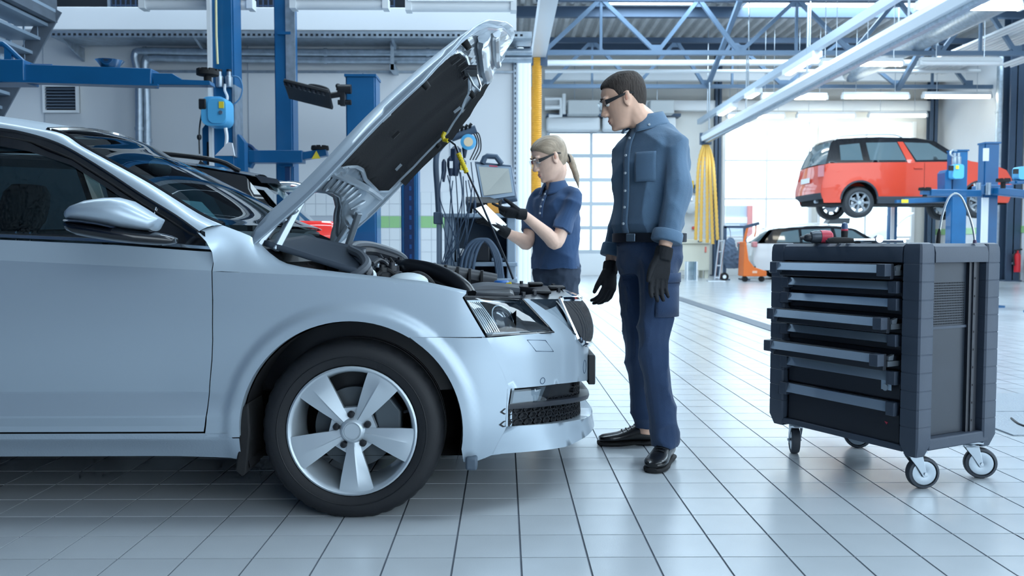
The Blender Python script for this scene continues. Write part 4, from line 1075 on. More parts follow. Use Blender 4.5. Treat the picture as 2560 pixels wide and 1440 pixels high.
def both(P): return list(P) + [(a, -y) for a, y in reversed(P) if y != 0]
bonnet = MB().patch(both(HB), lambda a, y: hood(a, y), 0.045).build('bonnet', M_paint, car, smooth=40, thick=0.006, off=-1)
HI = [(0.225, 0), (0.215, -0.2), (0.165, -0.42), (0.09, -0.60), (0.02, -0.70), (0.08, -0.73), (0.5, -0.732), (0.8, -0.72), (0.94, -0.68), (1.04, -0.605), (1.12, -0.48), (1.18, -0.30), (1.22, -0.1), (1.23, 0)]
HPAD = [(0.39, 0), (0.388, -0.08), (0.375, -0.18), (0.355, -0.30), (0.335, -0.62), (0.37, -0.685), (0.55, -0.695), (0.80, -0.675), (0.92, -0.60), (0.99, -0.44), (1.02, -0.2), (1.025, 0)]
inner = MB().patch(both(HI), lambda a, y: hood(a, y, -0.022), 0.045, holes=[both(HPAD)]).build('inner_frame', M_paintin, bonnet, smooth=40, thick=0.004)
MB().patch(both(HPAD), lambda a, y: hood(a, y, -0.034), 0.05).build('insulation_pad', M_pad, bonnet, smooth=40, thick=0.012)
pp = both(HPAD); pp = [Vector(p) for p in pp]
dp = []
for i in range(len(pp)):
    a, b = pp[i], pp[(i + 1) % len(pp)]; k = max(1, int((b - a).length / 0.05)); dp += [a.lerp(b, j / k) for j in range(k)]
MB().tube([hood(p.x, p.y, -0.028) for p in dp], 0.011, 8, closed=True).build('pad_rim', M_paintin, bonnet)
hh = both(HI); dp = []
for i in range(len(hh)):
    a, b = Vector(hh[i]), Vector(hh[(i + 1) % len(hh)]); k = max(1, int((b - a).length / 0.05)); dp += [a.lerp(b, j / k) for j in range(k)]
MB().tube([hood(p.x, p.y, -0.012) for p in dp], 0.010, 8, closed=True).build('hem', M_paintin, bonnet)
# pressed ribs of the hinge end
for k in range(11):
    y = -0.55 + 0.11 * k
    MB().tube([hood(0.235 - 0.2 * y * y + 0.016 * j, y * (1 + 0.02 * j), -0.027) for j in range(6)], [0.003, 0.007, 0.008, 0.008, 0.007, 0.003], 6).build('pressed_rib', M_paintin, bonnet)
MB().tube([hood(0.32, -0.68 + 0.136 * k, -0.03) for k in range(11)], 0.018, 8).build('cross_stiffener', M_paintin, bonnet)
# clips of the pad
for a, y in ((0.345, -0.52), (0.345, -0.40), (0.355, -0.25), (1.0, 0.08), (0.995, -0.12), (0.985, -0.28), (0.96, -0.42), (0.6, 0.0), (0.62, -0.62), (0.5, 0.55), (0.9, 0.5)):
    p, q = hood(a - 0.02, y, -0.05), hood(a + 0.02, y, -0.05); MB().beam(p, q, 0.01, 0.012).build('clip', M_black if a > 0.9 or a == 0.6 else M_paintin, bonnet)
for a, y in ((0.80, -0.70), (1.02, -0.50), (1.0, 0.5), (0.72, 0.69)):
    p, q = hood(a, y, -0.02), hood(a, y, -0.055); MB().cyl(p, q, 0.016, 12, 0.012).build('rubber_buffer', M_rubber, bonnet)
# catch bracket and wire loop, crumpled front member
MB().tube([hood(1.10, -0.42 + 0.07 * k, -0.035) for k in range(13)], 0.03, 8, flat=0.7).build('front_member', M_paintin, bonnet)
MB().tube([hood(1.16, -0.3 + 0.06 * k, -0.03) for k in range(11)], 0.017, 8).build('front_rib', M_paintin, bonnet)
a0 = hood(1.075, -0.05, -0.07)
MB().beam(hood(1.02, -0.08, -0.055), hood(1.02, 0.08, -0.055), 0.06, 0.02).build('catch_plate', M_bay2, bonnet, bevel=0.004)
MB().tube([hood(1.0, -0.035, -0.06), hood(0.99, -0.04, -0.12), hood(1.0, 0.0, -0.145), hood(1.02, 0.035, -0.125), hood(1.04, 0.03, -0.06)], 0.005, 8).build('striker_loop', M_metal, bonnet)
# dark strip painted along the far edge for its shaded underside
MB().patch([(0.45, 0.742), (0.8, 0.735), (0.94, 0.69), (1.05, 0.61), (1.12, 0.49), (1.10, 0.46), (1.02, 0.55), (0.92, 0.63), (0.79, 0.68), (0.45, 0.69)], lambda a, y: hood(a, y, -0.032), 0.04).build('edge_shade_strip', M_rubber, bonnet)
# hinges
for s in (-1, 1):
    MB().beam(L(-0.30, s * 0.70, 0.915), hood(0.19, s * 0.62, -0.04), 0.03, 0.025).build('hinge_arm', M_paintin, bonnet, bevel=0.004)
    MB().beam(L(-0.36, s * 0.70, 0.93), hood(0.10, s * 0.665, -0.03), 0.03, 0.02).build('hinge_arm', M_paintin, bonnet, bevel=0.004)
    for a in (0.10, 0.15): MB().cyl(hood(a, s * 0.665, -0.03), hood(a, s * 0.665, -0.055), 0.012, 10).build('hinge_bolt', M_metal, bonnet)
# prop rod
pr0, pr1 = at(1283, 698, 4.28), at(1122, 350, 4.36)
pr = MB().tube([pr0, at(1272, 668, 4.29), at(1200, 500, 4.32), at(1150, 392, 4.35), at(1138, 362, 4.36), pr1, at(1114, 352, 4.37)], 0.0055, 8).build('prop_rod', mat('rod', '#2f3742', 0.3, metal=0.6), car)
M_yel = mat('yellow_grip', '#d8c227', 0.45)
ribbed([at(1167, 432, 4.335), at(1146, 384, 4.352)], 0.012, 0.014, 0.15, 8).build('grip', M_yel, pr)
MB().tube([at(1120, 352, 4.36), at(1110, 350, 4.37), at(1107, 340, 4.37), at(1112, 330, 4.37)], 0.011, 8).build('hook', M_yel, pr)

# engine bay
bay = MB()
bay.grid(lambda x, t: L(x, -0.74 + 1.48 * t, 0.42), [-0.34, 0.55], [0, 1])
for s in (-1, 1): bay.grid(lambda i, t: L(TOP[i][0], s * (TOP[i][1] - 0.03), TOP[i][2] - 0.025 - (TOP[i][2] - 0.445) * t), list(range(4, len(TOP))), [0, 1])
bay.grid(lambda y, t: L(-0.335 - 0.1 * t, y, 0.42 + 0.5 * t), [-0.74, 0, 0.74], [0, 1])
bay.grid(lambda y, t: L(0.56, y, 0.42 + 0.28 * t), [-0.74, 0, 0.74], [0, 1])
bay.build('engine_bay_tub', M_bay, car)
cowl = MB().loft([[L(-0.50 + 0.13 * (1 - (y / 0.72) ** 2), y, 0.985), L(-0.46 + 0.13 * (1 - (y / 0.72) ** 2), y, 0.955), L(-0.33 + 0.06 * (1 - (y / 0.72) ** 2), y, 0.918 + 0.012 * (1 - (y / .72) ** 2)), L(-0.30 + 0.06 * (1 - (y / 0.72) ** 2), y, 0.87), L(-0.44, y, 0.87)] for y in [-0.70 + 0.1 * k for k in range(15)]]).build('cowl_panel', M_bay2, car)
for s, y0 in ((1, -0.35), (1, 0.25)):
    q = [L(-0.37, y0 - 0.2, 0.955), L(-0.40, y0 + 0.0, 0.985), L(-0.43, y0 + 0.35, 0.99)]
    wp = MB().tube(spline(q, 5), 0.012, 8).build('wiper_arm', M_bay, car)
    MB().beam(L(-0.46, y0 - 0.1, 0.992), L(-0.46, y0 + 0.42, 0.997), 0.02, 0.03).build('wiper_blade', M_black, wp)
# corner cover with its fine mesh
cc, cu, cv = coons(at(657, 614, 3.05), at(902, 691, 3.02), at(915, 632, 3.36), at(760, 600, 3.40), -0.012, 14, 10)
cov = MB().grid(cc, cu, cv).build('scuttle_cover', mat('scuttle_slate', '#3a434f', 0.45), car, thick=0.02)
_ms = MB()
for i in range(26):
    for j in range(9):
        u, v = 0.36 + i * 0.0215, 0.16 + j * 0.055
        p = cc(u, v); p2, p3 = cc(u + 0.014, v), cc(u, v + 0.036)
        nn = (p2 - p).cross(p3 - p).normalized(); nn = nn if nn.z > 0 else -nn
        _ms.add([p + nn * 0.003, p2 + nn * 0.003, p2 + (p3 - p) + nn * 0.003, p3 + nn * 0.003], [(0, 1, 2, 3)])
_ms.build('mesh_holes', M_liner, cov, smooth=0)['kind'] = 'stuff'
MB().tube([cc(u, 0.12) + Vector((0, 0, 0.006)) for u in (0.33, 0.5, 0.7, 0.95)] + [cc(0.95, 0.68) + Vector((0, 0, 0.006)), cc(0.6, 0.7) + Vector((0, 0, 0.006)), cc(0.34, 0.66) + Vector((0, 0, 0.006))], 0.006, 6, closed=True).build('mesh_border', M_bay2, cov)
sp = spline([at(872, 692, 3.04), at(897, 682, 3.03), at(917, 662, 3.05), at(905, 640, 3.14), at(880, 627, 3.28), at(878, 618, 3.5), at(895, 611, 3.8), at(930, 613, 4.1), at(985, 630, 4.25), at(1012, 648, 4.3), at(1008, 660, 4.32)], 5)
MB().tube(sp, 0.017, 8).build('bay_seal', mat('seal_grey', '#565d66', 0.5), car)
MB().tube([p + Vector((0.004, 0, -0.03)) for p in sp[8:]], 0.02, 8).build('bulkhead_rail', M_bay2, car)
MB().grid(lambda i, t: sp[i] + Vector((0.01, 0, -0.03 - 0.16 * t)), list(range(20, len(sp))), [0, 1]).build('bulkhead', mat('bulkhead_grey', '#3d434c', 0.5, metal=0.3), car)
# engine parts
eng = MB().loft([[L(x, -0.30 + 0.6 * t, z) for t, z in ((0, 0.5), (0.0, 0.76 - 0.12 * k), (0.08, 0.79 - 0.12 * k), (0.92, 0.79 - 0.12 * k), (1, 0.76 - 0.12 * k), (1, 0.5))] for x, k in ((-0.18, 0), (0.0, 0.1), (0.2, 0.4), (0.34, 0.8))]).build('engine_cover', M_bay2, car, bevel=0.015)
for k in range(4): MB().box(CX - 0.12 + 0.1 * k, CX - 0.07 + 0.1 * k, CY - 0.2, CY + 0.2, 0.77 - 0.02 * k, 0.80 - 0.024 * k).build('cover_rib', M_bay, eng, bevel=0.006)
MB().tube(spline([at(1000, 668, 3.55), at(1030, 668, 3.52), at(1080, 678, 3.48), at(1130, 700, 3.42), at(1160, 722, 3.38), at(1172, 740, 3.36)], 5), [0.03] * 3 + [0.034] * 23, 12).build('intake_pipe', mat('intake_black', '#171a20', 0.28), car)
MB().tube(spline([at(985, 672, 4.0), at(1060, 676, 4.05), at(1150, 688, 4.1), at(1240, 704, 4.12)], 5), 0.045, 10, flat=0.7).build('air_duct', M_bay2, car)
for k in range(7): 
    p = at(1025 + 30 * k, 672 + 4.6 * k, 4.03 + 0.012 * k); MB().box(p.x - 0.006, p.x + 0.006, p.y - 0.05, p.y + 0.05, p.z - 0.04, p.z + 0.045).build('duct_rib', M_bay, [o for o in car.children if o.name == 'air_duct'][0])
MB().tube(spline([at(1018, 694, 3.18), at(1045, 688, 3.18), at(1068, 700, 3.18), at(1085, 722, 3.19)], 5), 0.016, 10).build('coolant_hose', M_rubber, car)
tank = MB().ball(at(1020, 705, 3.13), 0.075, 0.06, 0.035).build('coolant_tank', mat('tank_white', '#c9d6de', 0.35), car)
MB().cyl(at(1008, 700, 3.13), at(1008, 690, 3.13), 0.026, 14).build('tank_cap', M_black, tank)
MB().ball(at(918, 690, 3.1), 0.035, 0.03, 0.03).build('washer_neck', mat('tank_white', '#c9d6de'), car)
for k, (px, py, Y, r, m_) in enumerate(((945, 678, 3.3, 0.022, M_galv), (962, 668, 3.45, 0.028, M_bay2), (985, 674, 3.5, 0.022, M_galv), (955, 692, 3.25, 0.035, M_bay), (980, 690, 3.3, 0.04, M_bay2), (1000, 668, 3.9, 0.035, M_bay2))):
    p = at(px, py, Y); MB().lathe([(r, -r), (r, r * 0.4), (r * 0.7, r * 0.5), (r * 0.7, r), (r * 0.3, r), (r * 0.3, r * 1.3)], p, 'z', 14).build('engine_fitting', m_, eng)
for k, pts in enumerate((((930, 660, 3.2), (950, 650, 3.35), (975, 668, 3.4), (1000, 690, 3.3)), ((940, 690, 3.2), (965, 675, 3.25), (990, 690, 3.25)), ((950, 640, 3.6), (965, 665, 3.5), (960, 690, 3.3)), ((975, 648, 3.7), (990, 672, 3.55), (985, 692, 3.35)))):
    MB().tube(spline([at(*p) for p in pts], 5), 0.009, 8).build('hose', M_rubber if k % 2 else M_bay2, eng)
# battery box and front crossmember
MB().box(CX - 0.1, CX + 0.25, CY + 0.38, CY + 0.62, 0.55, 0.79).build('battery_cover', M_bay2, car, bevel=0.015)
slam = MB().loft([[L(xf(y, 0.73) - 0.16, y, 0.60), L(xf(y, 0.73) - 0.15, y, 0.735), L(xf(y, 0.73) - 0.06, y, 0.745 - 0.006 * (1 - abs(y) / .6)), L(xf(y, 0.73) - 0.012, y, 0.728 - 0.02 * (1 - abs(y) / .6)), L(xf(y, 0.70) - 0.03, y, 0.66)] for y in [-0.60 + 0.1 * k for k in range(13)]]).build('front_crossmember', mat('slam_black', '#262b33', 0.35), car)
for y in (-0.35, 0.0, 0.35): MB().box(CX + xf(y, .73) - 0.12, CX + xf(y, .73) - 0.05, CY + y - 0.07, CY + y + 0.07, 0.742, 0.755).build('cover_plate', M_bay, slam, bevel=0.005)
for y in (-0.52, -0.45, -0.2, 0.2, 0.5):
    MB().cyl(L(xf(y, .73) - 0.06, y, 0.738), L(xf(y, .73) - 0.06, y, 0.756), 0.009, 10).build('bolt', M_bay2, slam)
hz_ = MB().box(CX + 0.30, CX + 0.56, CY - 0.3, CY + 0.5, 0.68, 0.742).build('radiator_shroud', M_bay2, car, bevel=0.02)
MB().tube(spline([at(1175, 728, 3.7), at(1210, 722, 3.72), at(1250, 724, 3.75), at(1290, 728, 3.8)], 5), 0.03, 10).build('top_hose', mat('hose_grey', '#4a515b', 0.45), car)
cap = MB().lathe([(0.0, 0.018), (0.03, 0.018), (0.036, 0.01), (0.036, -0.02), (0.03, -0.03)], at(1254, 711, 3.9), 'z', 18).build('washer_cap', mat('cap_blue', '#2d69b4', 0.4), car)
MB().tube([at(1268, 718, 3.85), at(1268, 710, 3.85), at(1276, 708, 3.85), at(1276, 714, 3.85)], 0.008, 8).build('dipstick', M_yel, car)

# cabin
cab = MB().box(CX - 2.9, CX - 0.62, CY - 0.80, CY + 0.80, 0.28, 0.36).build('cabin_floor', M_int, car)
MB().loft([[L(-0.62, y, 0.4), L(-0.50 + 0.1 * (1 - (y / 0.75) ** 2), y, 0.92), L(-0.85, y, 0.945), L(-0.95, y, 0.88), L(-0.90, y, 0.55)] for y in (-0.74, -0.4, 0.0, 0.4, 0.74)]).build('dashboard', mat('dash', '#20262d', 0.75), car, bevel=0.02)
def seat(y):
    s_ = MB().loft([[L(-1.42 - 0.06 * k + x, y + w * q, 0.38 + 0.09 * k) for x, w in ((-0.07, -1), (0.05, -1), (0.09, -0.5), (0.09, 0.5), (0.05, 1), (-0.07, 1))] for k, q in ((0, 0.25), (2, 0.25), (4, 0.25), (5.5, 0.23), (6.3, 0.16))]).build('front_seat', M_int, car, bevel=0.02)
    MB().loft([[L(-1.45 + x, y + w, z) for x, w, z in ((0, -0.24, 0.36), (0, 0.24, 0.36), (0.0, 0.24, 0.5), (0, -0.24, 0.5))] for _ in (0,)] + [[L(-0.95, y + w, z) for w, z in ((-0.24, 0.38), (0.24, 0.38), (0.24, 0.54), (-0.24, 0.54))]]).build('seat_base', M_int, s_)
    hr = MB().loft([[L(-1.80 + 0.012 * k + x * q, y + w * q, 1.0 + 0.055 * k) for x, w in ((-0.06, -0.10), (0.0, -0.13), (0.06, -0.10), (0.075, 0), (0.06, 0.10), (0.0, 0.13), (-0.06, 0.10), (-0.07, 0))] for k, q in ((0, 0.75), (1, 1.0), (2.2, 1.05), (3.3, 0.98), (4, 0.7))]).build('headrest', M_int, s_, smooth=60)
    for d in (-0.06, 0.06): MB().cyl(L(-1.79, y + d, 0.92), L(-1.78, y + d, 1.02), 0.007, 8).build('headrest_post', M_chrome, s_)
    return s_
seat(-0.37); seat(0.37)
MB().box(CX - 2.75, CX - 2.55, CY - 0.62, CY + 0.62, 0.4, 1.02).build('rear_seat', M_int, car, bevel=0.05)
q = Matrix.Translation(L(-0.98, 0.37, 0.86)) @ Matrix.Rotation(R(-62), 4, 'Y')
sw = MB().tube([q @ Vector((0.18 * cos(t * pi / 16), 0.18 * sin(t * pi / 16), 0)) for t in range(32)], 0.016, 8, closed=True).build('steering_wheel', M_black, car)
MB().cyl(q @ Vector((0, 0, -0.15)), q @ Vector((0, 0, 0.0)), 0.06, 14).build('hub', M_black, sw)
MB().beam(q @ Vector((0, -0.18, 0)), q @ Vector((0, 0.18, 0)), 0.03, 0.03).build('spoke', M_black, sw)
MB().ball(L(-0.98, 0, 1.27), 0.02, 0.12, 0.035).build('rear_view_mirror', M_black, car)
for s in (-1, 1):   # far and near B pillars and headlining
    MB().beam(L(-1.55, s * 0.80, 0.9), L(-1.62, s * 0.60, 1.40), 0.12, 0.03, (1, 0, 0)).build('middle_pillar', M_trim, car)
MB().grid(lambda i, t: roof_pt(i, t) - Vector((0.0, 0, 0.035)), list(range(_k0 + 1)), [k / 6 for k in range(7)]).build('headlining', mat('headlining', '#8d949b', 0.9), car)
# ---------------------------------------------------------------- tool trolley
M_tr = mat('trolley_steel', '#2b313b', 0.42, metal=0.15, var=0.05, vscale=9)
M_trp = mat('trolley_bumper', '#3c4655', 0.5, var=0.06, vscale=6, bump=0.04, bscale=200)
M_trf = mat('drawer_front', '#222730', 0.4, metal=0.1)
M_han = mat('drawer_handle', '#9fb0c0', 0.35, metal=0.5)
M_zinc = mat('zinc', '#a9b4be', 0.3, metal=0.85)
TRZ = R(27.4)
tr = thing('tool_trolley', (1.545, 3.165, 0), TRZ, 'dark grey tool trolley on castors with three drawers pulled out', 'tool trolley')
TD, TWD = 0.455, 0.735
def tb(mb, name, m, **k): return mb.build(name, m, k.pop('parent', tr), local=True, **k)
Z0, Z1 = 0.145, 0.94
tb(MB().box(0.03, TD - 0.03, 0.045, TWD - 0.045, 0.165, 0.90), 'carcass', M_tr)
def post(x, y, sx, sy):
    "corner bumper: stacked rubber segments with shallow grooves"
    w = 0.082; rings = []
    ol = [(-0.5, -0.42), (-0.42, -0.5), (0.40, -0.5), (0.5, -0.45), (0.5, 0.35), (0.3, 0.5), (-0.4, 0.5), (-0.5, 0.42)]
    zs = [Z0, Z0 + 0.03]
    k = 0.62
    rings.append([(x + a * w * k, y + b * w * k, Z0 - 0.012) for a, b in ol]); rings.append([(x + a * w, y + b * w, Z0 + 0.035) for a, b in ol])
    n = 10; hz = (0.865 - Z0 - 0.035) / n
    for i in range(1, n + 1):
        z = Z0 + 0.035 + i * hz
        rings += [[(x + a * w, y + b * w, z - 0.004) for a, b in ol], [(x + a * w * 0.965, y + b * w * 0.965, z - 0.002) for a, b in ol], [(x + a * w * 0.965, y + b * w * 0.965, z) for a, b in ol], [(x + a * w, y + b * w, z + 0.002) for a, b in ol]]
    rings += [[(x + a * w, y + b * w, 0.90) for a, b in ol], [(x + a * w * 0.96, y + b * w * 0.96, 0.925) for a, b in ol], [(x + a * w * 0.85, y + b * w * 0.85, 0.938) for a, b in ol], [(x + a * w * 0.6, y + b * w * 0.6, Z1 + 0.003) for a, b in ol]]
    tb(MB().loft(rings), 'corner_bumper', M_trp, smooth=32)
for x, y in ((0.03, 0.03), (TD - 0.03, 0.03), (0.03, TWD - 0.03), (TD - 0.03, TWD - 0.03)): post(x, y, 1, 1)
# top rim with rounded shoulders, worktop
def rim(x0, y0, x1, y1, name):
    d = Vector((x1 - x0, y1 - y0, 0)).normalized(); n = Vector((d.y, -d.x, 0))
    prof = [(-0.012, 0.868), (-0.012, 0.905), (-0.006, 0.928), (0.012, Z1), (0.055, Z1 - 0.002), (0.055, 0.868)]
    tb(MB().loft([[Vector((px_, py_, 0)) - n * u + Vector((0, 0, z)) for u, z in prof] for px_, py_ in ((x0, y0), (x1, y1))]), name, M_trp, smooth=30)
rim(0.0, TWD - 0.07, 0.0, 0.07, 'top_rim'); rim(0.07, 0.0, TD - 0.07, 0.0, 'top_rim'); rim(TD, 0.07, TD, TWD - 0.07, 'top_rim'); rim(TD - 0.07, TWD, 0.07, TWD, 'top_rim')
tb(MB().box(0.05, TD - 0.05, 0.05, TWD - 0.05, 0.905, 0.925), 'worktop', mat('worktop', '#39424e', 0.4), bevel=0.004)
# side with perforated area, framed by posts
tb(MB().box(0.08, TD - 0.08, 0.028, 0.034, 0.20, 0.868), 'side_panel', mat('side_panel', '#2c343f', 0.4, metal=0.2, var=0.12, vscale=3), bevel=0.002)
_pf = MB()
for i in range(22):
    for j in range(17):
        x, z = 0.088 + i * 0.0098, 0.628 + j * 0.0098
        _pf.add([(x, 0.0272, z), (x + 0.0052, 0.0272, z), (x + 0.0052, 0.0272, z + 0.0052), (x, 0.0272, z + 0.0052)], [(0, 1, 2, 3)])
tb(_pf, 'perforation', M_liner, smooth=0)['kind'] = 'stuff'
tb(MB().box(0.085, 0.31, 0.022, 0.03, 0.612, 0.622), 'lower_lip', M_trp)
tb(MB().box(0.31, TD - 0.085, 0.015, 0.03, 0.2, 0.868), 'recess', M_trf)
tb(MB().box(0.33, 0.345, 0.010, 0.02, 0.2, 0.868), 'perforated_strip', M_tr)
_bh = MB()
for k in range(9): _bh.add([(0.334, 0.0095, 0.24 + k * 0.07), (0.341, 0.0095, 0.24 + k * 0.07), (0.341, 0.0095, 0.248 + k * 0.07), (0.334, 0.0095, 0.248 + k * 0.07)], [(0, 1, 2, 3)])
tb(_bh, 'strip_holes', M_liner, smooth=0)['kind'] = 'stuff'
tb(MB().box(0.06, TD - 0.03, -0.008, 0.05, 0.155, 0.20), 'bottom_ledge', M_trp, bevel=0.006)
# drawers
ZB = [0.866, 0.80, 0.734, 0.664, 0.596, 0.526, 0.455, 0.335, 0.165]
PULL = {0: 0.055, 3: 0.07, 5: 0.085}
for i in range(8):
    z1, z0 = ZB[i] - 0.003, ZB[i + 1] + 0.003; off = -PULL.get(i, -0.012)
    d = bpy.data.objects.new('drawer', None); COL.objects.link(d); d.parent = tr
    tb(MB().box(off, off + 0.018, 0.085, TWD - 0.085, z0, z1), 'drawer_face', M_trf, parent=d, bevel=0.003)
    if i in PULL:
        tb(MB().box(off + 0.018, 0.03, 0.10, TWD - 0.10, z0 + 0.01, z1 - 0.012), 'drawer_box', M_tr, parent=d)
        for y in (0.082, TWD - 0.090):
            tb(MB().box(off + 0.02, 0.05, y, y + 0.008, z0 + 0.015, z0 + 0.035), 'slide', M_zinc, parent=d)
            tb(MB().prism([(off + 0.02, z1 - 0.012), (off + 0.05, z1 - 0.004), (off + 0.045, z1 - 0.026), (off + 0.02, z1 - 0.026)], lambda u, v, e: (u, e, v), y - 0.004, y + 0.01), 'stop', M_zinc, parent=d)
    hz = z1 - 0.004
    hh_ = 0.030 if i < 6 else 0.036
    tb(MB().prism([(off, hz), (off - 0.016, hz), (off - 0.030, hz - hh_), (off - 0.026, hz - hh_ - 0.002), (off - 0.010, hz - 0.008), (off, hz - 0.008)], lambda u, v, e: (u, e, v), 0.125, TWD - 0.10), 'handle', M_han, parent=d, smooth=20)
    for y0, y1 in ((0.085, 0.125), (TWD - 0.10, TWD - 0.06)):
        tb(MB().box(off - 0.032, off + 0.006, y0, y1, hz - hh_ - 0.014, hz + 0.003), 'handle_end', M_trp, parent=d, bevel=0.003)
tb(MB().box(-0.0135, -0.011, 0.105, 0.150, 0.375, 0.418), 'lock_card', mat('card', '#9fb3c4', 0.4, metal=0.3))
tb(MB().cyl((-0.02, 0.128, 0.385), (-0.012, 0.128, 0.385), 0.013, 14), 'lock', M_zinc)
tb(MB().prism([(0.135, 0.245), (0.150, 0.247), (0.140, 0.235)], lambda u, v, e: (e, u, v), 0.0095, 0.0125), 'red_mark', mat('red_mark', '#b5384a', 0.5))
tb(MB().box(0.0, 0.02, 0.06, TWD - 0.06, 0.145, 0.17), 'kick_strip', M_trp, bevel=0.004)
# castors
def castor(x, y, a, fixed=False):
    c = bpy.data.objects.new('castor', None); COL.objects.link(c); c.parent = tr; c.location = (x, y, 0); c.rotation_euler = (0, 0, a)
    def cb(mb, n, m, **k): return mb.build(n, m, c, local=True, **k)
    cb(MB().box(-0.04, 0.04, -0.035, 0.035, 0.143, 0.150), 'plate', M_zinc)
    cb(MB().lathe([(0.026, 0.143), (0.030, 0.135), (0.026, 0.128)], (0, 0, 0), 'z', 18), 'swivel', M_zinc)
    for s in (-1, 1):
        cb(MB().prism([(-0.024, 0.135), (0.026, 0.135), (0.046, 0.05), (0.032, 0.046), (0.004, 0.09), (-0.02, 0.12)], lambda u, v, e: (u, e, v), s * 0.022, s * 0.026), 'fork', M_zinc, bevel=0.001)
    cb(MB().box(-0.024, 0.026, -0.026, 0.026, 0.126, 0.135), 'fork_bridge', M_zinc)
    cb(MB().lathe([(0.050, -0.019), (0.058, -0.017), (0.0615, -0.010), (0.0615, 0.010), (0.058, 0.017), (0.050, 0.019)], (0.038, 0, 0.0615), 'y', 32, loop=True), 'tyre', mat('castor_rubber', '#40464f', 0.6))
    cb(MB().lathe([(0.0, -0.014), (0.012, -0.018), (0.045, -0.016), (0.05, -0.012), (0.05, 0.012), (0.045, 0.016), (0.012, 0.018), (0.0, 0.014)], (0.038, 0, 0.0615), 'y', 28), 'hub', M_zinc)
    cb(MB().cyl((0.038, -0.031, 0.0615), (0.038, 0.031, 0.0615), 0.006, 10), 'axle', M_metal)
castor(0.055, 0.055, R(-8) - TRZ + R(8)); castor(TD - 0.06, 0.05, R(-14) - TRZ); castor(0.055, TWD - 0.09, R(80) - TRZ); castor(TD - 0.06, TWD - 0.09, R(-30) - TRZ)

# tools on the worktop
ZTOP = 0.9405
def ontop(px, Y): p = at(px, 600, Y); return Vector((p.x, Y, ZTOP))
g0 = ontop(2035, 3.62)
gun = thing('impact_driver', g0, 0, 'black and red cordless impact driver lying on the tool trolley', 'power tool')
def gp(x, z, y=0): return g0 + Vector((x, y, z)) * 0.8
MB().lathe([(r_ * 0.8, h_ * 0.8) for r_, h_ in [(0.0, -0.075), (0.008, -0.074), (0.010, -0.055), (0.016, -0.05), (0.022, -0.035), (0.022, -0.02), (0.012, -0.02)]], gp(-0.0, 0.03), 'x', 18).build('chuck', M_bay2, gun)
MB().lathe([(r_ * 0.8, h_ * 0.8) for r_, h_ in [(0.014, -0.022), (0.028, -0.018), (0.033, 0.0), (0.034, 0.03), (0.03, 0.034), (0.0, 0.036)]], gp(0.0, 0.034), 'x', 20).build('gearbox', mat('gun_grey', '#4a515a', 0.35, metal=0.4), gun)
MB().lathe([(r_ * 0.8, h_ * 0.8) for r_, h_ in [(0.0, 0.03), (0.034, 0.032), (0.035, 0.06), (0.032, 0.085), (0.022, 0.095), (0.0, 0.097)]], gp(0.0, 0.036), 'x', 20).build('motor_housing', mat('tool_red', '#c23b50', 0.4), gun)
MB().tube([gp(0.07, 0.03), gp(0.09, 0.026, 0.05), gp(0.105, 0.024, 0.11)], [0.017, 0.016, 0.017], 12).build('grip', M_rubber, gun)
MB().box(g0.x + 0.055, g0.x + 0.115, g0.y + 0.08, g0.y + 0.13, ZTOP, ZTOP + 0.036).build('battery', M_bay2, gun, bevel=0.006)
s0 = ontop(2111, 3.45)
scr = thing('magnetic_tool', s0, 0, 'upright blue and black rubber handled tool on the trolley', 'hand tool')
MB().lathe([(0.0, 0.0), (0.010, 0.0), (0.012, 0.02), (0.0135, 0.045), (0.0125, 0.05)], s0, 'z', 16).build('handle', M_rubber, scr)
MB().lathe([(0.0125, 0.05), (0.0138, 0.053), (0.0138, 0.056), (0.012, 0.058)], s0, 'z', 16).build('red_band', mat('tool_red', '#c23b50'), scr)
MB().lathe([(0.012, 0.058), (0.0125, 0.07), (0.010, 0.081), (0.0, 0.085)], s0, 'z', 16).build('cap', mat('cap_slate', '#41597c', 0.4), scr)
r0, r1 = ontop(2070, 3.32) + Vector((0, 0, 0.012)), ontop(2196, 3.32) + Vector((0, 0, 0.012))
rat = thing('ratchet', r0, 0, 'chrome ratchet with black grip lying along the trolley edge', 'hand tool')
MB().tube([r0, r0.lerp(r1, 0.1), r0.lerp(r1, 0.35), r0.lerp(r1, 0.5)], [0.008, 0.0125, 0.012, 0.008], 12).build('grip', M_rubber, rat)
MB().tube([r0.lerp(r1, 0.5), r0.lerp(r1, 0.95)], [0.006, 0.008], 10).build('shaft', M_chrome, rat)
MB().lathe([(0.0, -0.012), (0.015, -0.012), (0.017, 0.0), (0.015, 0.012), (0.0, 0.012)], r1 + Vector((0, 0, 0.005)), 'y', 18).build('head', M_chrome, rat)
e0 = ontop(2205, 3.42) + Vector((0, 0, 0.008))
ext = thing('extension_bar', e0, 0, 'slim chrome extension bar lying beside the ratchet head', 'hand tool')
MB().cyl(e0, ontop(2262, 3.30) + Vector((0, 0, 0.008)), 0.0065, 12).build('bar', M_chrome, ext); MB().cyl(e0 - Vector((0.012, -0.006, 0)), e0, 0.0078, 12).build('socket', M_chrome, ext)
p0 = ontop(2070, 3.5) + Vector((0, 0, 0.008)); pl_ = thing('pliers', p0, 0, 'flat black handled pliers lying behind the ratchet', 'hand tool')
for s in (-1, 1): MB().tube([p0 + Vector((0, s * 0.02, 0)), p0 + Vector((0.06, s * 0.022, 0)), p0 + Vector((0.13, s * 0.005, 0))], [0.007, 0.008, 0.006], 8).build('grip', M_rubber, pl_)
MB().tube([p0 + Vector((0.13, 0, 0)), p0 + Vector((0.18, 0, 0))], [0.012, 0.004], 8).build('jaw', M_metal, pl_)
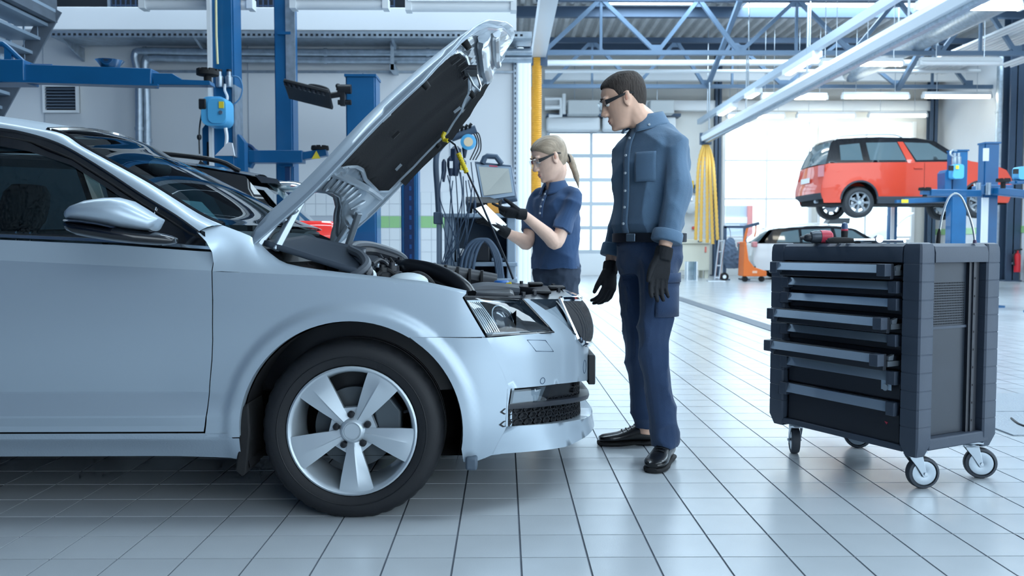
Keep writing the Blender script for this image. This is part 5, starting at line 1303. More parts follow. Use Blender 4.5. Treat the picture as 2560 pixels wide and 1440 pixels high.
# flexible gooseneck between two bases
gn = thing('gooseneck_lamp', ontop(2348, 3.32), 0, 'arched flexible gooseneck lamp standing on the tool trolley', 'lamp')
gpts = spline([at(2346, 606, 3.32), at(2350, 570, 3.32), at(2358, 530, 3.32), at(2372, 495, 3.32), at(2388, 484, 3.32), at(2404, 494, 3.32), at(2420, 530, 3.32), at(2432, 570, 3.32), at(2437, 604, 3.32)], 8)
ribbed(gpts, 0.0042, 0.008, 0.08, 8).build('neck', M_metal, gn)
MB().tube([at(2345, 608, 3.32), at(2347, 585, 3.32), at(2349, 572, 3.32)], [0.008, 0.007, 0.004], 10).build('switch_grip', M_rubber, gn)
MB().tube([at(2437, 608, 3.32), at(2437, 600, 3.32)], [0.008, 0.006], 10).build('lamp_head', mat('gn_dark', '#4b3f5c', 0.4), gn)
# ---------------------------------------------------------------- car lifts and bay equipment
M_ltblue = mat('reel_blue', '#58aee0', 0.35)
M_ltyel = mat('yellow_label', '#e5cf3a', 0.5)
def lift_column(px, Y, w, d, ztop, label, facing=1, x=None):
    p = at(px, 400, Y); x = p.x if x is None else x
    c = thing('lift_column', (x, Y, 0), 0, label, 'car lift', 'two-post lift columns')
    MB().box(x - w / 2, x + w / 2, Y - d / 2, Y - d / 2 + 0.02, 0, ztop).build('face_plate', M_blue, c, bevel=0.004)
    for s in (-1, 1): MB().box(x + s * w / 2 - 0.012, x + s * w / 2 + 0.012, Y - d / 2 + 0.02, Y + d / 2, 0, ztop).build('cheek', M_blue, c)
    MB().box(x - w / 2 + 0.014, x + w / 2 - 0.014, Y - d / 2 + 0.06, Y + d / 2 - 0.02, 0, ztop).build('carriage_slot', M_bluedark, c)
    MB().box(x - w / 2 - 0.02, x + w / 2 + 0.02, Y - d / 2 - 0.02, Y + d / 2 + 0.02, ztop, ztop + 0.025).build('cap', M_blue, c)
    MB().box(x - w / 2 - 0.1, x + w / 2 + 0.1, Y - d / 2 - 0.1, Y + d / 2 + 0.1, 0, 0.03).build('base_plate', M_blue, c)
    return c, x
def part_empty(name, loc, parent):
    o = bpy.data.objects.new(name, None); COL.objects.link(o); o.parent = parent; o.matrix_parent_inverse = wmat(parent).inverted(); o.location = loc; return o
def lift_pad(p, r, parent, h=0.05, name='lift_pad', m=None, blocks=True):
    b = MB().lathe([(r * 0.35, -h), (r * 0.35, -0.02), (r, -0.012), (r, 0.015), (r * 0.85, 0.018), (0.0, 0.016)], p, 'z', 20).build(name, m or M_rubber, parent)
    for k in range(8 if blocks else 0):
        a = k * pi / 4; MB().box(-0.012, 0.012, -0.02, 0.02, 0.0, 0.03, Matrix.Translation(Vector(p) + Vector((r * 0.8 * cos(a), r * 0.8 * sin(a), 0))) @ Matrix.Rotation(a, 4, 'Z')).build('pad_block', M_rubber, parent)
    return b
def arm(pts_px, Y, h, w, parent, m=M_blue):
    "telescopic arm: outer box, inner tongue"
    a, b, c = [at(x, y, Y) for x, y in pts_px]
    o = MB().beam(a, b, w, h).build('arm_tube', m, parent, bevel=0.006)
    MB().beam(b - (b - a).normalized() * 0.05, c, w * 0.7, h * 0.6).build('arm_tongue', m, parent, bevel=0.004)
    return parent
# column 1, with hose reel
c1, x1 = lift_column(571, 8.6, 0.19, 0.26, 5.2, 'tall blue lift column carrying the light blue hose reel')
MB().box(x1 - 0.13, x1 - 0.095, 8.42, 8.47, 1.2, 5.2).build('edge_strip', M_white, c1)
MB().tube([at(540, 0, 8.4), at(541, 90, 8.4), at(544, 160, 8.4)], 0.012, 6).build('yellow_line', mat('pale_yellow', '#d8d3a8', 0.5), c1)
MB().box(x1 + 0.095, x1 + 0.12, 8.45, 8.7, 1.8, 2.5).build('guide_plate', M_galv, c1)
p = at(565, 200, 8.42)
for dx in (-0.06, 0.03):
    v = MB().lathe([(0.03, -0.07), (0.035, -0.06), (0.035, 0.03), (0.02, 0.045), (0.02, 0.08)], p + Vector((dx, 0, 0)), 'z', 14).build('air_regulator', M_galv, c1)
    MB().lathe([(0.0, 0.08), (0.025, 0.08), (0.025, 0.1), (0.0, 0.1)], p + Vector((dx, 0, 0)), 'z', 12).build('knob', M_black, v)
MB().tube(spline([at(580, 190, 8.4), at(598, 195, 8.4), at(606, 220, 8.4), at(598, 248, 8.4), at(572, 270, 8.4)], 6), 0.008, 6).build('air_hose', mat('hose_steel', '#4d7da6', 0.5), c1)
MB().tube(spline([at(563, 210, 8.4), at(562, 225, 8.4), at(568, 240, 8.4), at(568, 250, 8.4)], 5), 0.014, 6).build('spiral_hose', M_white, c1)
for dx, z0, z1 in ((-0.16, 1.65, 2.08), (0.13, 1.4, 1.95)):
    MB().prism([(x1 + dx - 0.06, z0), (x1 + dx + 0.06, z0), (x1 + dx + 0.06, z1), (x1 + dx + 0.0, z1 + 0.08), (x1 + dx - 0.06, z1)], lambda u, v, e: (u, e, v), 8.5, 8.62).build('carriage_wing', M_blue, c1)
MB().box(x1 - 0.17, x1 - 0.14, 8.48, 8.5, 1.65, 1.95).build('carriage_slot_dark', M_liner, c1)
reel = thing('hose_reel', at(545, 283, 8.25), 0, 'light blue boxed hose reel mounted on the tall lift column', 'hose reel')
a, b = at(513, 318, 8.25), at(575, 246, 8.25); cxr, czr = (a.x + b.x) / 2, (a.z + b.z) / 2
MB().prism(rrect(b.x - a.x, b.z - a.z, 0.07, 5, cxr, czr), lambda u, v, e: (u, e, v), 8.14, 8.36).build('case', M_ltblue, reel, bevel=0.02, seg=3)
MB().prism(rrect((b.x - a.x) * 0.72, (b.z - a.z) * 0.86, 0.06, 5, cxr + 0.035, czr), lambda u, v, e: (u, e, v), 8.12, 8.15).build('cover', M_ltblue, reel, bevel=0.012)
MB().box(a.x - 0.02, a.x + 0.05, 8.13, 8.3, b.z - 0.12, b.z - 0.02).build('dark_outlet', M_black, reel, bevel=0.01)
q = at(553, 262, 8.11); MB().box(q.x - 0.022, q.x + 0.022, 8.108, 8.12, q.z - 0.03, q.z + 0.03).build('yellow_sticker', M_ltyel, reel)
q = at(552, 281, 8.11); MB().cyl((q.x, 8.10, q.z), (q.x, 8.13, q.z), 0.018, 12).build('hub', M_metal, reel)
q = at(523, 290, 8.11); MB().box(q.x - 0.012, q.x + 0.012, 8.128, 8.14, q.z - 0.03, q.z + 0.03).build('side_label', M_white, reel)
MB().tube(spline([at(507, 270, 8.2), at(500, 310, 8.2), at(498, 345, 8.2), at(499, 385, 8.2)], 6), 0.008, 6).build('cable', M_bay, reel); MB().ball(at(498, 343, 8.2), 0.022, 0.022, 0.03).build('stop_ball', M_bay, reel)
MB().tube(spline([at(564, 320, 8.2), at(567, 345, 8.2), at(563, 380, 8.2)], 6), 0.018, 6).build('hose_end', M_white, reel)
# column 2
c2, x2 = lift_column(718, 9.3, 0.165, 0.24, 5.6, 'slim blue lift column with a grey inner track and low arm')
p, q = at(712, 212, 9.1), at(733, 0, 9.1)
MB().box(p.x, q.x, 9.155, 9.175, p.z, 5.5).build('grey_track', M_galv, c2)
MB().box(x2 - 0.05, x2 + 0.09, 9.15, 9.18, at(718, 83, 9.1).z, at(718, 83, 9.1).z + 0.03).build('track_stop', M_blue, c2)
# low arms between columns 1 and 2
la = part_empty('lift_arm', at(715, 390, 8.9), c2)
a1 = arm(((626, 393), (760, 393), (818, 381)), 8.8, 0.125, 0.16, la)
q0, q1 = at(778, 392, 8.70), at(800, 384, 8.70); MB().prism([(q0.x, q0.z - 0.02), (q1.x, q0.z - 0.015), (q0.x + 0.05, q1.z + 0.03)], lambda u, v, e: (u, e, v), 8.71, 8.722).build('yellow_decal', M_ltyel, a1)
lift_pad(at(800, 372, 8.8), 0.09, a1)
MB().beam(at(602, 380, 8.8), at(640, 400, 8.8), 0.1, 0.2).build('hinge_block', M_blue, la, bevel=0.01)
MB().tube(spline([at(600, 365, 8.75), at(618, 362, 8.75), at(632, 370, 8.75), at(640, 384, 8.75)], 5), 0.018, 8).build('release_bar', M_bluedark, la)
MB().beam(at(700, 405, 8.9), at(735, 405, 8.9), 0.1, 0.1).build('carriage', M_blue, la)
MB().beam(at(720, 406, 8.9), at(720, 700, 8.9), 0.05, 0.05).build('carriage_post', M_bluedark, la)
# column 3, with wheel clamp of the aligner
c3, x3 = lift_column(909, 8.6, 0.27, 0.3, at(909, 192, 8.45).z, 'broad blue lift column behind the bonnet')
MB().cyl((x3, 8.6, at(909, 192, 8.45).z), (x3, 8.6, at(909, 176, 8.45).z), 0.006, 6).build('antenna', M_steeldark, c3)
wc = thing('alignment_target', at(790, 235, 8.3), 0, 'black ribbed alignment target clamped to the broad lift column', 'alignment target')
a, b = at(716, 222, 8.3), at(828, 250, 8.3)
tg = MB().beam(a, b, 0.34, 0.035, (0.1, 0.35, 1)).build('target_plate', M_black, wc, bevel=0.008)
for k in range(9):
    t = 0.06 + k * 0.105; p = a.lerp(b, t); MB().box(p.x - 0.008, p.x + 0.008, 8.14, 8.46, p.z + 0.012, p.z + 0.03).build('rib', M_bay2, tg)
MB().tube(spline([at(765, 222, 8.25), at(778, 214, 8.25), at(815, 222, 8.25), at(823, 236, 8.25)], 5), 0.018, 8).build('handle', M_black, wc)
MB().cyl(at(820, 240, 8.3), at(852, 235, 8.3), 0.03, 10).build('stub', M_black, wc)
MB().beam(at(857, 212, 8.3), at(857, 265, 8.3), 0.05, 0.05).build('clamp_bar', M_black, wc, bevel=0.006)
for py in (223, 256): MB().cyl(at(845, py, 8.3), at(878, py, 8.3), 0.045 if py < 240 else 0.025, 12).build('clamp_arm', M_black, wc)
MB().ball(at(845, 215, 8.3), 0.025).build('knob', M_black, wc); MB().cyl(at(843, 214, 8.3), at(843, 226, 8.3), 0.01, 8).build('screw', M_black, wc)
# column 4: perforated inner face
c4, x4 = lift_column(1026, 9.0, 0.155, 0.24, 2.35, 'short blue lift column with a perforated dark face beside the diagnostic cart')
p = at(1026, 600, 8.88)
MB().box(x4 - 0.05, x4 + 0.05, 8.865, 8.879, 0.2, 2.3).build('dark_face', mat('lift_navy', '#13294f', 0.5), c4)
for k in range(12): MB().box(x4 + 0.0, x4 + 0.022, 8.858, 8.866, 0.5 + k * 0.1, 0.545 + k * 0.1).build('rack_hole', mat('rack_blue', '#1d4c86', 0.4), c4)
# big raised arm at the left, its column beyond the frame
Y5 = 6.2
c5, x5 = lift_column(0, Y5, 0.26, 0.28, 2.6, 'blue lift with its long arm raised across the upper left', x=at(-140, 300, Y5).x)
ra = part_empty('raised_arm', at(0, 190, Y5), c5)
a, b = at(8, 184, Y5), at(388, 197, Y5)
am = MB().beam(a, b, 0.15, 0.118).build('outer_arm', M_blue, ra, bevel=0.006); am = ra
MB().beam(a - Vector((0.45, 0, 0)), a + Vector((0.2, 0, 0)), 0.2, 0.16).build('arm_root', M_blue, am, bevel=0.006)
MB().beam(at(8, 203, Y5 - 0.09), at(396, 213, Y5 - 0.09), 0.03, 0.014).build('lower_lip', M_blue, am)
MB().prism([tuple((p_.x, p_.z)) for p_ in (at(386, 186, Y5), at(437, 187, Y5), at(462, 202, Y5), at(530, 205, Y5), at(533, 216, Y5), at(390, 215, Y5))], lambda u, v, e: (u, e, v), Y5 - 0.05, Y5 + 0.05).build('tongue', M_blue, am, bevel=0.004)
MB().tube([at(-20, 108, Y5), at(8, 110, Y5), at(20, 120, Y5), at(68, 165, Y5), at(130, 167, Y5)], 0.02, 8).build('guard_bar', M_blue, ra)
MB().beam(at(22, 122, Y5), at(22, 165, Y5), 0.05, 0.03).build('guard_post', M_blue, ra)
lift_pad(at(519, 184, Y5), 0.077, am, 0.09)
bowl = thing('magnetic_bowl', at(275, 172, Y5), 0, 'shiny steel parts bowl standing on the raised lift arm', 'bowl')
pb = at(275, 171, Y5)
MB().lathe([(0.0, 0.002), (0.05, 0.0), (0.062, 0.008), (0.092, 0.045), (0.102, 0.052), (0.098, 0.053), (0.088, 0.045), (0.058, 0.012), (0.0, 0.008)], pb, 'z', 28).build('bowl', M_chrome, bowl)
MB().lathe([(0.0, -0.006), (0.045, -0.006), (0.045, 0.002)], pb, 'z', 20).build('magnet_foot', M_black, bowl)

# ---------------------------------------------------------------- diagnostic cart
YD = 6.4
M_cart = mat('cart_grey', '#8fa1b3', 0.45); M_cartd = mat('cart_slate', '#46586d', 0.45)
P = lambda x, y, d=0: at(x, y, YD + d)
cart = thing('diagnostic_cart', (P(1200, 640).x, YD, 0), 0, 'grey diagnostic cart with shelves and hanging cables', 'trolley')
xa, xb = P(1112, 600).x, P(1290, 600).x
for x in (xa, xb - 0.07):
    MB().box(x, x + 0.07, YD - 0.05, YD + 0.5, 0.12, 1.15).build('side_wall', M_cart, cart, bevel=0.01)
for z, n in ((1.14, 'top_shelf'), (0.78, 'middle_shelf'), (0.66, 'cabinet_top')):
    MB().box(xa - 0.01, xb + 0.01, YD - 0.07, YD + 0.5, z, z + 0.03).build(n, M_cart, cart, bevel=0.006)
MB().box(xa + 0.07, xb - 0.07, YD - 0.02, YD + 0.45, 0.14, 0.66).build('cabinet', mat('cart_door', '#aabfd2', 0.4), cart, bevel=0.006)
MB().box(xa + 0.07, xb - 0.07, YD + 0.42, YD + 0.45, 0.66, 1.14).build('back_wall', mat('cart_back', '#5c6f84', 0.6), cart)
MB().box(xa + 0.12, xa + 0.38, YD - 0.03, YD - 0.02, 0.62, 0.64).build('handle_bar', M_bay, cart)
for x in (xa + 0.05, xb - 0.05):
    for y in (YD, YD + 0.42): MB().lathe([(0.03, -0.015), (0.05, -0.012), (0.05, 0.012), (0.03, 0.015)], (x, y, 0.05), 'x', 18, loop=True).build('castor', M_rubber, cart); MB().box(x - 0.02, x + 0.02, y - 0.02, y + 0.02, 0.05, 0.13).build('castor_fork', M_zinc, cart)
MB().ball(P(1160, 657, -0.03), 0.055, 0.02, 0.06).build('round_vent', M_cartd, cart)
MB().box(P(1168, 0).x, P(1190, 0).x, YD - 0.05, YD - 0.02, P(0, 692).z, P(0, 684).z).build('red_plug', mat('plug_red', '#d43a3a', 0.5), cart)
# tool pole with hook rail and hanging probes
pole = MB().tube(spline([P(1098, 560), P(1094, 480), P(1090, 420), P(1092, 385), P(1100, 370), P(1125, 340)], 6), 0.022, 10).build('pole', M_cartd, cart)
MB().box(P(1082, 0).x, P(1104, 0).x, YD - 0.04, YD + 0.04, P(0, 560).z, P(0, 530).z).build('pole_clamp', M_cartd, pole, bevel=0.008)
MB().tube([P(1098, 530), P(1098, 700)], 0.02, 8).build('pole_foot', M_cart, pole)
MB().cyl(P(1128, 345, -0.05), P(1190, 322, -0.05), 0.03, 12).build('hook_rail', M_cartd, pole)
for k in range(4): MB().tube([P(1143 + 10 * k, 338 - 3 * k, -0.05), P(1145 + 10 * k, 322 - 3 * k, -0.08), P(1149 + 10 * k, 318 - 3 * k, -0.08)], 0.012, 6).build('hook', M_bay, pole)
for k, (px, y0, y1, r) in enumerate(((1110, 398, 455, 0.018), (1128, 390, 440, 0.03), (1140, 365, 440, 0.04), (1155, 395, 425, 0.03), (1162, 350, 395, 0.02))):
    prb = MB().tube([P(px, y0, -0.08), P(px, y0 + 8, -0.08), P(px, (y0 + y1) / 2, -0.08), P(px - 1, y1, -0.08)], [r * 0.4, r, r * 1.05, r * 0.45], 10).build('probe', mat('probe_navy', '#24344c', 0.45), cart)
    if k in (1, 3): 
        q = P(px, y0 + 20, -0.12); MB().box(q.x - 0.012, q.x + 0.012, q.y - 0.006, q.y + 0.002, q.z - 0.03, q.z + 0.02).build('probe_label', M_white if k == 1 else M_ltyel, prb)
MB().lathe([(0.0, -0.004), (0.042, -0.004), (0.058, 0.0), (0.042, 0.004), (0.0, 0.004)], P(1171, 355, -0.12), 'y', 20).build('round_tag', M_ltblue, cart)
MB().lathe([(0.0, -0.006), (0.034, -0.006), (0.034, 0.0)], P(1171, 355, -0.12), 'y', 20).build('tag_centre', mat('tag_cream', '#e6d3b4', 0.6), cart)
random.seed(3)
for k in range(13):
    x0 = 1106 + 6.5 * k; xm = x0 + random.uniform(-14, 14); xe = 1100 + random.uniform(0, 60)
    pts = [P(x0, 400 + random.uniform(0, 60), -0.09), P(xm, 500 + random.uniform(-20, 30), -0.13), P((xm + xe) / 2 + random.uniform(-20, 15), 600, -0.12), P(xe, 650 + random.uniform(0, 30), -0.1), P(xe + 8, 690, -0.08)]
    MB().tube(spline(pts, 6), 0.0042, 6).build('cable', mat('cable_slate', '#35475c', 0.5), cart)
for k in range(3):
    pts = [P(1175 + 7 * k, 400, -0.08), P(1192 + 5 * k, 360 + 6 * k, -0.06), P(1185 + 6 * k, 335, -0.05), P(1176, 330, -0.05)]
    MB().tube(spline(pts, 6), 0.005, 6).build('cable', M_bay2, cart)
for k in range(4):
    pts = [P(1150 + 10 * k, 690, -0.12), P(1158 + 10 * k, 640, -0.14), P(1180 + 8 * k, 605, -0.14), P(1215 + 3 * k, 602, -0.14), P(1236 + 4 * k, 640, -0.14), P(1245 + 4 * k, 695, -0.12)]
    MB().tube(spline(pts, 6), 0.013, 8).build('hose_loop', M_cartd, cart)
def boxobj(px0, px1, py0, py1, Y, d, name, m, label, cat, bevel=0.006):
    a, b = at(px0, py1, Y), at(px1, py0, Y)
    return tag(MB().box(a.x, b.x, Y, Y + d, a.z, b.z).build(name, m, bevel=bevel), label, cat)
def onz(z, px0, px1, h, Y, d, name, m, label, cat, bevel=0.006):
    a, b = at(px0, 600, Y), at(px1, 600, Y); return tag(MB().box(a.x, b.x, Y, Y + d, z, z + h).build(name, m, bevel=bevel), label, cat)
# rugged laptop on the cart
lap = thing('rugged_laptop', (P(1240, 480).x, YD, 1.17), 0, 'open rugged grey laptop with a handle on the diagnostic cart', 'laptop')
c00, c10, c11, c01 = P(1207, 500, 0.10), P(1287, 488, 0.06), P(1276, 416, 0.24), P(1190, 408, 0.26)
scn = (c10 - c00).cross(c01 - c00).normalized()
def slab(f0, f1, t0, t1, name, m, par, bev=0.008):
    Q = lambda u, v: c00.lerp(c10, u).lerp(c01.lerp(c11, u), v)
    vs = [Q(u, v) + scn * t for t in (t0, t1) for u, v in ((f0[0], f0[1]), (f1[0], f0[1]), (f1[0], f1[1]), (f0[0], f1[1]))]
    return MB().add(vs, [(0, 3, 2, 1), (4, 5, 6, 7), (0, 1, 5, 4), (1, 2, 6, 5), (2, 3, 7, 6), (3, 0, 4, 7)]).build(name, m, par, bevel=bev)
lid = slab((-0.04, -0.12), (1.04, 1.06), -0.05, 0.0, 'lid', M_cartd, lap)
slab((0.0, -0.02), (1.0, 0.97), 0.0, 0.004, 'bezel', M_cart, lid, 0.002)
slab((0.06, 0.10), (0.94, 0.90), 0.004, 0.006, 'screen', mat('screen_off', '#b6b9b4', 0.25), lid, 0.0)
slab((0.38, 0.93), (0.62, 0.965), 0.004, 0.0065, 'red_logo_bar', mat('logo_red', '#c8576a', 0.5), lid, 0.0)
MB().tube([P(1206, 408, 0.25), P(1212, 394, 0.25), P(1218, 390, 0.25), P(1240, 392, 0.25), P(1254, 410, 0.24)], 0.022, 8).build('handle', M_cartd, lap, smooth=40)
MB().box(P(1195, 0).x, P(1285, 0).x, YD - 0.02, YD + 0.25, 1.172, 1.225).build('base', M_cartd, lap, bevel=0.01)
MB().beam(P(1205, 500, 0.1), P(1210, 515, 0.0), 0.25, 0.05).build('hinge', M_bay, lap)
onz(1.1715, 1218, 1252, 0.075, YD - 0.045, 0.02, 'orange_binder', mat('binder_orange', '#e8a44c', 0.5), 'orange folder propped in front of the laptop base', 'folder')
onz(1.1715, 1166, 1180, 0.11, YD + 0.0, 0.2, 'black_case', M_bay2, 'dark tool case on the top shelf left of the laptop', 'case', 0.02)
onz(1.1715, 1183, 1191, 0.10, YD - 0.03, 0.2, 'adapter_box', mat('box_navy', '#33465f', 0.5), 'navy adapter box on the top shelf beside the laptop', 'box', 0.02)
for k, (a, b, h, m, lb) in enumerate(((1140, 1160, 0.10, M_white, 'white plastic box on the middle shelf of the cart'), (1162, 1185, 0.13, mat('bag_clear', '#9fb4c6', 0.3), 'clear bag of leads on the middle shelf of the cart'), (1188, 1225, 0.15, M_bay2, 'black case on the middle shelf of the cart'), (1228, 1262, 0.03, M_cart, 'flat grey tablet on the middle shelf of the cart'))):
    onz(0.8115, a, b, h, YD + 0.02, 0.25, ('plastic_box', 'clear_bag', 'black_case', 'flat_tablet')[k], m, lb, 'box', 0.012)
# ---------------------------------------------------------------- people
M_skin = mat('skin', '#e8bba2', 0.5, var=0.06, vscale=30)
M_skinw = mat('skin_fair', '#f0c9b4', 0.5, var=0.05, vscale=30)
M_shirt = mat('denim_shirt', '#58748f', 0.9, var=0.08, vscale=12, bump=0.25, bscale=320, sheen=0.15)
M_trous = mat('navy_trousers', '#223a5c', 0.85, var=0.1, vscale=7, bump=0.25, bscale=300, sheen=0.15)
M_polo = mat('navy_polo', '#2d4c74', 0.9, var=0.08, vscale=9, bump=0.25, bscale=350, sheen=0.15)
M_slate = mat('slate_trousers', '#3b4658', 0.9, var=0.1, vscale=8, bump=0.2, bscale=300)
M_glove = mat('black_glove', '#16191f', 0.8, bump=0.15, bscale=200)
M_glovep = mat('glove_palm', '#59687a', 0.8)
M_leather = mat('black_leather', '#0e1014', 0.28, coat=0.3, bump=0.05, bscale=150)
M_hairm = mat('dark_hair', '#3a322e', 0.75, var=0.3, vscale=40, bump=0.8, bscale=140, stretch=(1, 1, 0.25))
M_hairw = mat('blonde_hair', '#a3917d', 0.45, var=0.25, vscale=26, bump=0.5, bscale=60, stretch=(0.3, 3, 1.0))
M_lensc = glass('safety_lens', '#f6fafc', 0.0, 0.04)
M_button = mat('button', '#cfd8e0', 0.4)

def fuse(mb, name, m, parent, voxel=0.008, smooth=4, fold=0.0, fscale=0.12, label=None, dec=None):
    "overlapping volumes become one continuous skin"
    o = mb.build(name, m, parent, smooth=0)
    r = o.modifiers.new('r', 'REMESH'); r.mode = 'VOXEL'; r.voxel_size = voxel; r.use_smooth_shade = True
    if smooth:
        k = o.modifiers.new('s', 'SMOOTH'); k.factor = 0.5; k.iterations = smooth
    if fold:
        tx = bpy.data.textures.new(name + '_folds', 'MUSGRAVE'); tx.musgrave_type = 'RIDGED_MULTIFRACTAL'; tx.noise_scale = fscale; tx.octaves = 2; tx.noise_intensity = 0.5; tx.offset = 0.9; tx.gain = 1.2
        d = o.modifiers.new('f', 'DISPLACE'); d.texture = tx; d.strength = fold; d.mid_level = 0.5; d.texture_coords = 'LOCAL'
    bpy.context.view_layer.update()
    me = bpy.data.meshes.new_from_object(o.evaluated_get(bpy.context.evaluated_depsgraph_get()))
    old = o.data; o.modifiers.clear(); o.data = me; bpy.data.meshes.remove(old); me.name = name
    me.shade_smooth()
    if not me.materials: me.materials.append(m)
    return o
def ering(c, f, l, a, b, n=24, e=0.85, back=1.0):
    "rounded ring around c: forward half a, sideways half b"
    out = []
    for k in range(n):
        t = 2 * pi * k / n; ct, st = cos(t), sin(t)
        x = abs(ct) ** e * (1 if ct > 0 else -back); y = abs(st) ** e * (1 if st > 0 else -1)
        out.append(Vector(c) + f * a * x + l * b * y)
    return out
def limb(mb, pts, rs, n=14, sub=5):
    S = spline([Vector((*p, r)).to_4d() if False else Vector(p) for p in pts], sub); N = len(pts) - 1
    rr = [interp(i / sub, list(enumerate(rs))) for i in range(len(S))]
    return mb.tube(S, rr, n)

HEADT = [(-0.118, 0.060, 0.010, 0.022), (-0.112, 0.078, -0.002, 0.034), (-0.095, 0.085, -0.030, 0.047), (-0.075, 0.087, -0.062, 0.057), (-0.05, 0.088, -0.085, 0.064), (-0.02, 0.088, -0.100, 0.069), (0.005, 0.088, -0.107, 0.073), (0.03, 0.096, -0.110, 0.075), (0.06, 0.093, -0.108, 0.075), (0.085, 0.080, -0.098, 0.068), (0.105, 0.056, -0.080, 0.053), (0.118, 0.025, -0.045, 0.032), (0.123, 0.0, -0.02, 0.012)]
def head_pt(th, z, g=1.0):
    xf_ = sinterp(z, [(r[0], r[1]) for r in HEADT]); xb_ = sinterp(z, [(r[0], r[2]) for r in HEADT]); hw = sinterp(z, [(r[0], r[3]) for r in HEADT])
    xm, hx = (xf_ + xb_) / 2, (xf_ - xb_) / 2; c, s_ = cos(th), sin(th)
    return Vector((xm + hx * c * g + (0 if g == 1 else 0), hw * s_ * g * (1 - 0.12 * max(0, c) ** 2), z))
def make_head(mb, T, ear=1.0, jaw=1.0, nose=1.0):
    q = MB(); n = 28
    q.loft([[head_pt(2 * pi * k / n, r[0]) for k in range(n)] for r in HEADT])
    q.loft([[Vector((x, y * w, z)) for y in (-1, -0.5, 0.5, 1)] + [Vector((x - 0.03, y * w, z)) for y in (1, -1)] for x, w, z in ((0.094, 0.008, 0.026), (0.100, 0.008, 0.012), (0.108 * nose, 0.010, -0.010), (0.119 * nose, 0.0125, -0.028), (0.118 * nose, 0.016, -0.036), (0.100, 0.017, -0.042))])
    for s in (-1, 1):
        q.ball((0.098, s * 0.014, -0.036), 0.013, 0.009, 0.009, 10, 7)          # nostrils
        q.ball((0.081, s * 0.031, 0.031), 0.0155, 0.026, 0.010, 12, 8)           # brow
        q.ball((-0.008, s * 0.076, 0.0), 0.019, 0.008, 0.033, 12, 8, Matrix.Rotation(R(-14), 4, 'Y') @ Matrix.Rotation(R(s * 14), 4, 'Z'))
        q.ball((-0.016, s * 0.083, 0.012), 0.011, 0.006, 0.021, 12, 8)
        q.ball((-0.004, s * 0.078, -0.028), 0.008, 0.006, 0.009, 10, 6)
    q.ball((0.083, 0, -0.064), 0.0125, 0.024, 0.0085, 14, 8); q.ball((0.081, 0, -0.077), 0.0125, 0.021, 0.009, 14, 8)
    q.ball((0.070, 0, -0.104), 0.020, 0.020, 0.015, 14, 8)
    q.v = [tuple(T @ Vector(v)) for v in q.v]
    return mb.add(q.v, q.f)
def head_extras(T, root, brow, iris='#5a4632', lip='#b97a72'):
    tf = lambda mb: (setattr(mb, 'v', [tuple(T @ Vector(v)) for v in mb.v]), mb)[1]
    for s in (-1, 1):
        e = tf(MB().ball((0.0775, s * 0.031, 0.008), 0.0125, 0.0125, 0.0125, 14, 10)).build('eye', mat('eye_white', '#e8e4e0', 0.2), root)
        tf(MB().ball((0.0885, s * 0.031, 0.005), 0.003, 0.006, 0.006, 12, 6)).build('iris', mat('iris' + iris, iris, 0.2), e)
        tf(MB().ball((0.0785, s * 0.031, 0.0115), 0.0138, 0.015, 0.0118, 14, 8)).build('eyelid', M_skinw, e)
        tf(MB().tube([Vector((0.097, s * 0.012, 0.030)), Vector((0.099, s * 0.028, 0.036)), Vector((0.086, s * 0.050, 0.031))], [0.003, 0.0045, 0.002], 6)).build('eyebrow', mat('brow' + brow, brow, 0.9), root)
    for s in (-1, 1): tf(MB().ball((-0.006, s * 0.0835, 0.006), 0.0075, 0.004, 0.016, 12, 8, Matrix.Rotation(R(-14), 4, 'Y'))).build('ear_hollow', mat('ear_shade', '#c98f78', 0.6), root)
    tf(MB().ball((0.0895, 0, -0.066), 0.0065, 0.021, 0.0048, 14, 6)).build('lip', mat('lip' + lip, lip, 0.5), root)
    tf(MB().ball((0.0875, 0, -0.0755), 0.0065, 0.018, 0.0052, 14, 6)).build('lip', mat('lip' + lip, lip, 0.5), root)
def glasses(T, root):
    M_l = M_lensc
    tf = lambda mb: (setattr(mb, 'v', [tuple(T @ Vector(v)) for v in mb.v]), mb)[1]
    g = tf(MB().grid(lambda t, z: Vector((0.118 - 1.9 * t * t * 4.2, t * 1.0 + 0.0, z + 0.0)), [-0.066 + 0.0066 * k for k in range(21)], [-0.022 + 0.0055 * k for k in range(9)])).build('safety_glasses', M_lensc, root)
    tf(MB().tube([Vector((0.118 - 8 * t * t, t, 0.024)) for t in [-0.066 + 0.0066 * k for k in range(21)]], 0.002, 6)).build('top_rim', M_lensc, g)
    for s in (-1, 1):
        tf(MB().loft([[Vector((x, s * y, z + h)), Vector((x, s * (y - 0.004), z + h)), Vector((x, s * (y - 0.004), z - h)), Vector((x, s * y, z - h))] for x, y, z, h in ((0.088, 0.071, 0.012, 0.011), (0.06, 0.079, 0.014, 0.008), (0.01, 0.083, 0.020, 0.005), (-0.02, 0.084, 0.022, 0.005), (-0.045, 0.083, 0.014, 0.004))])).build('temple', M_black, g)
    return g
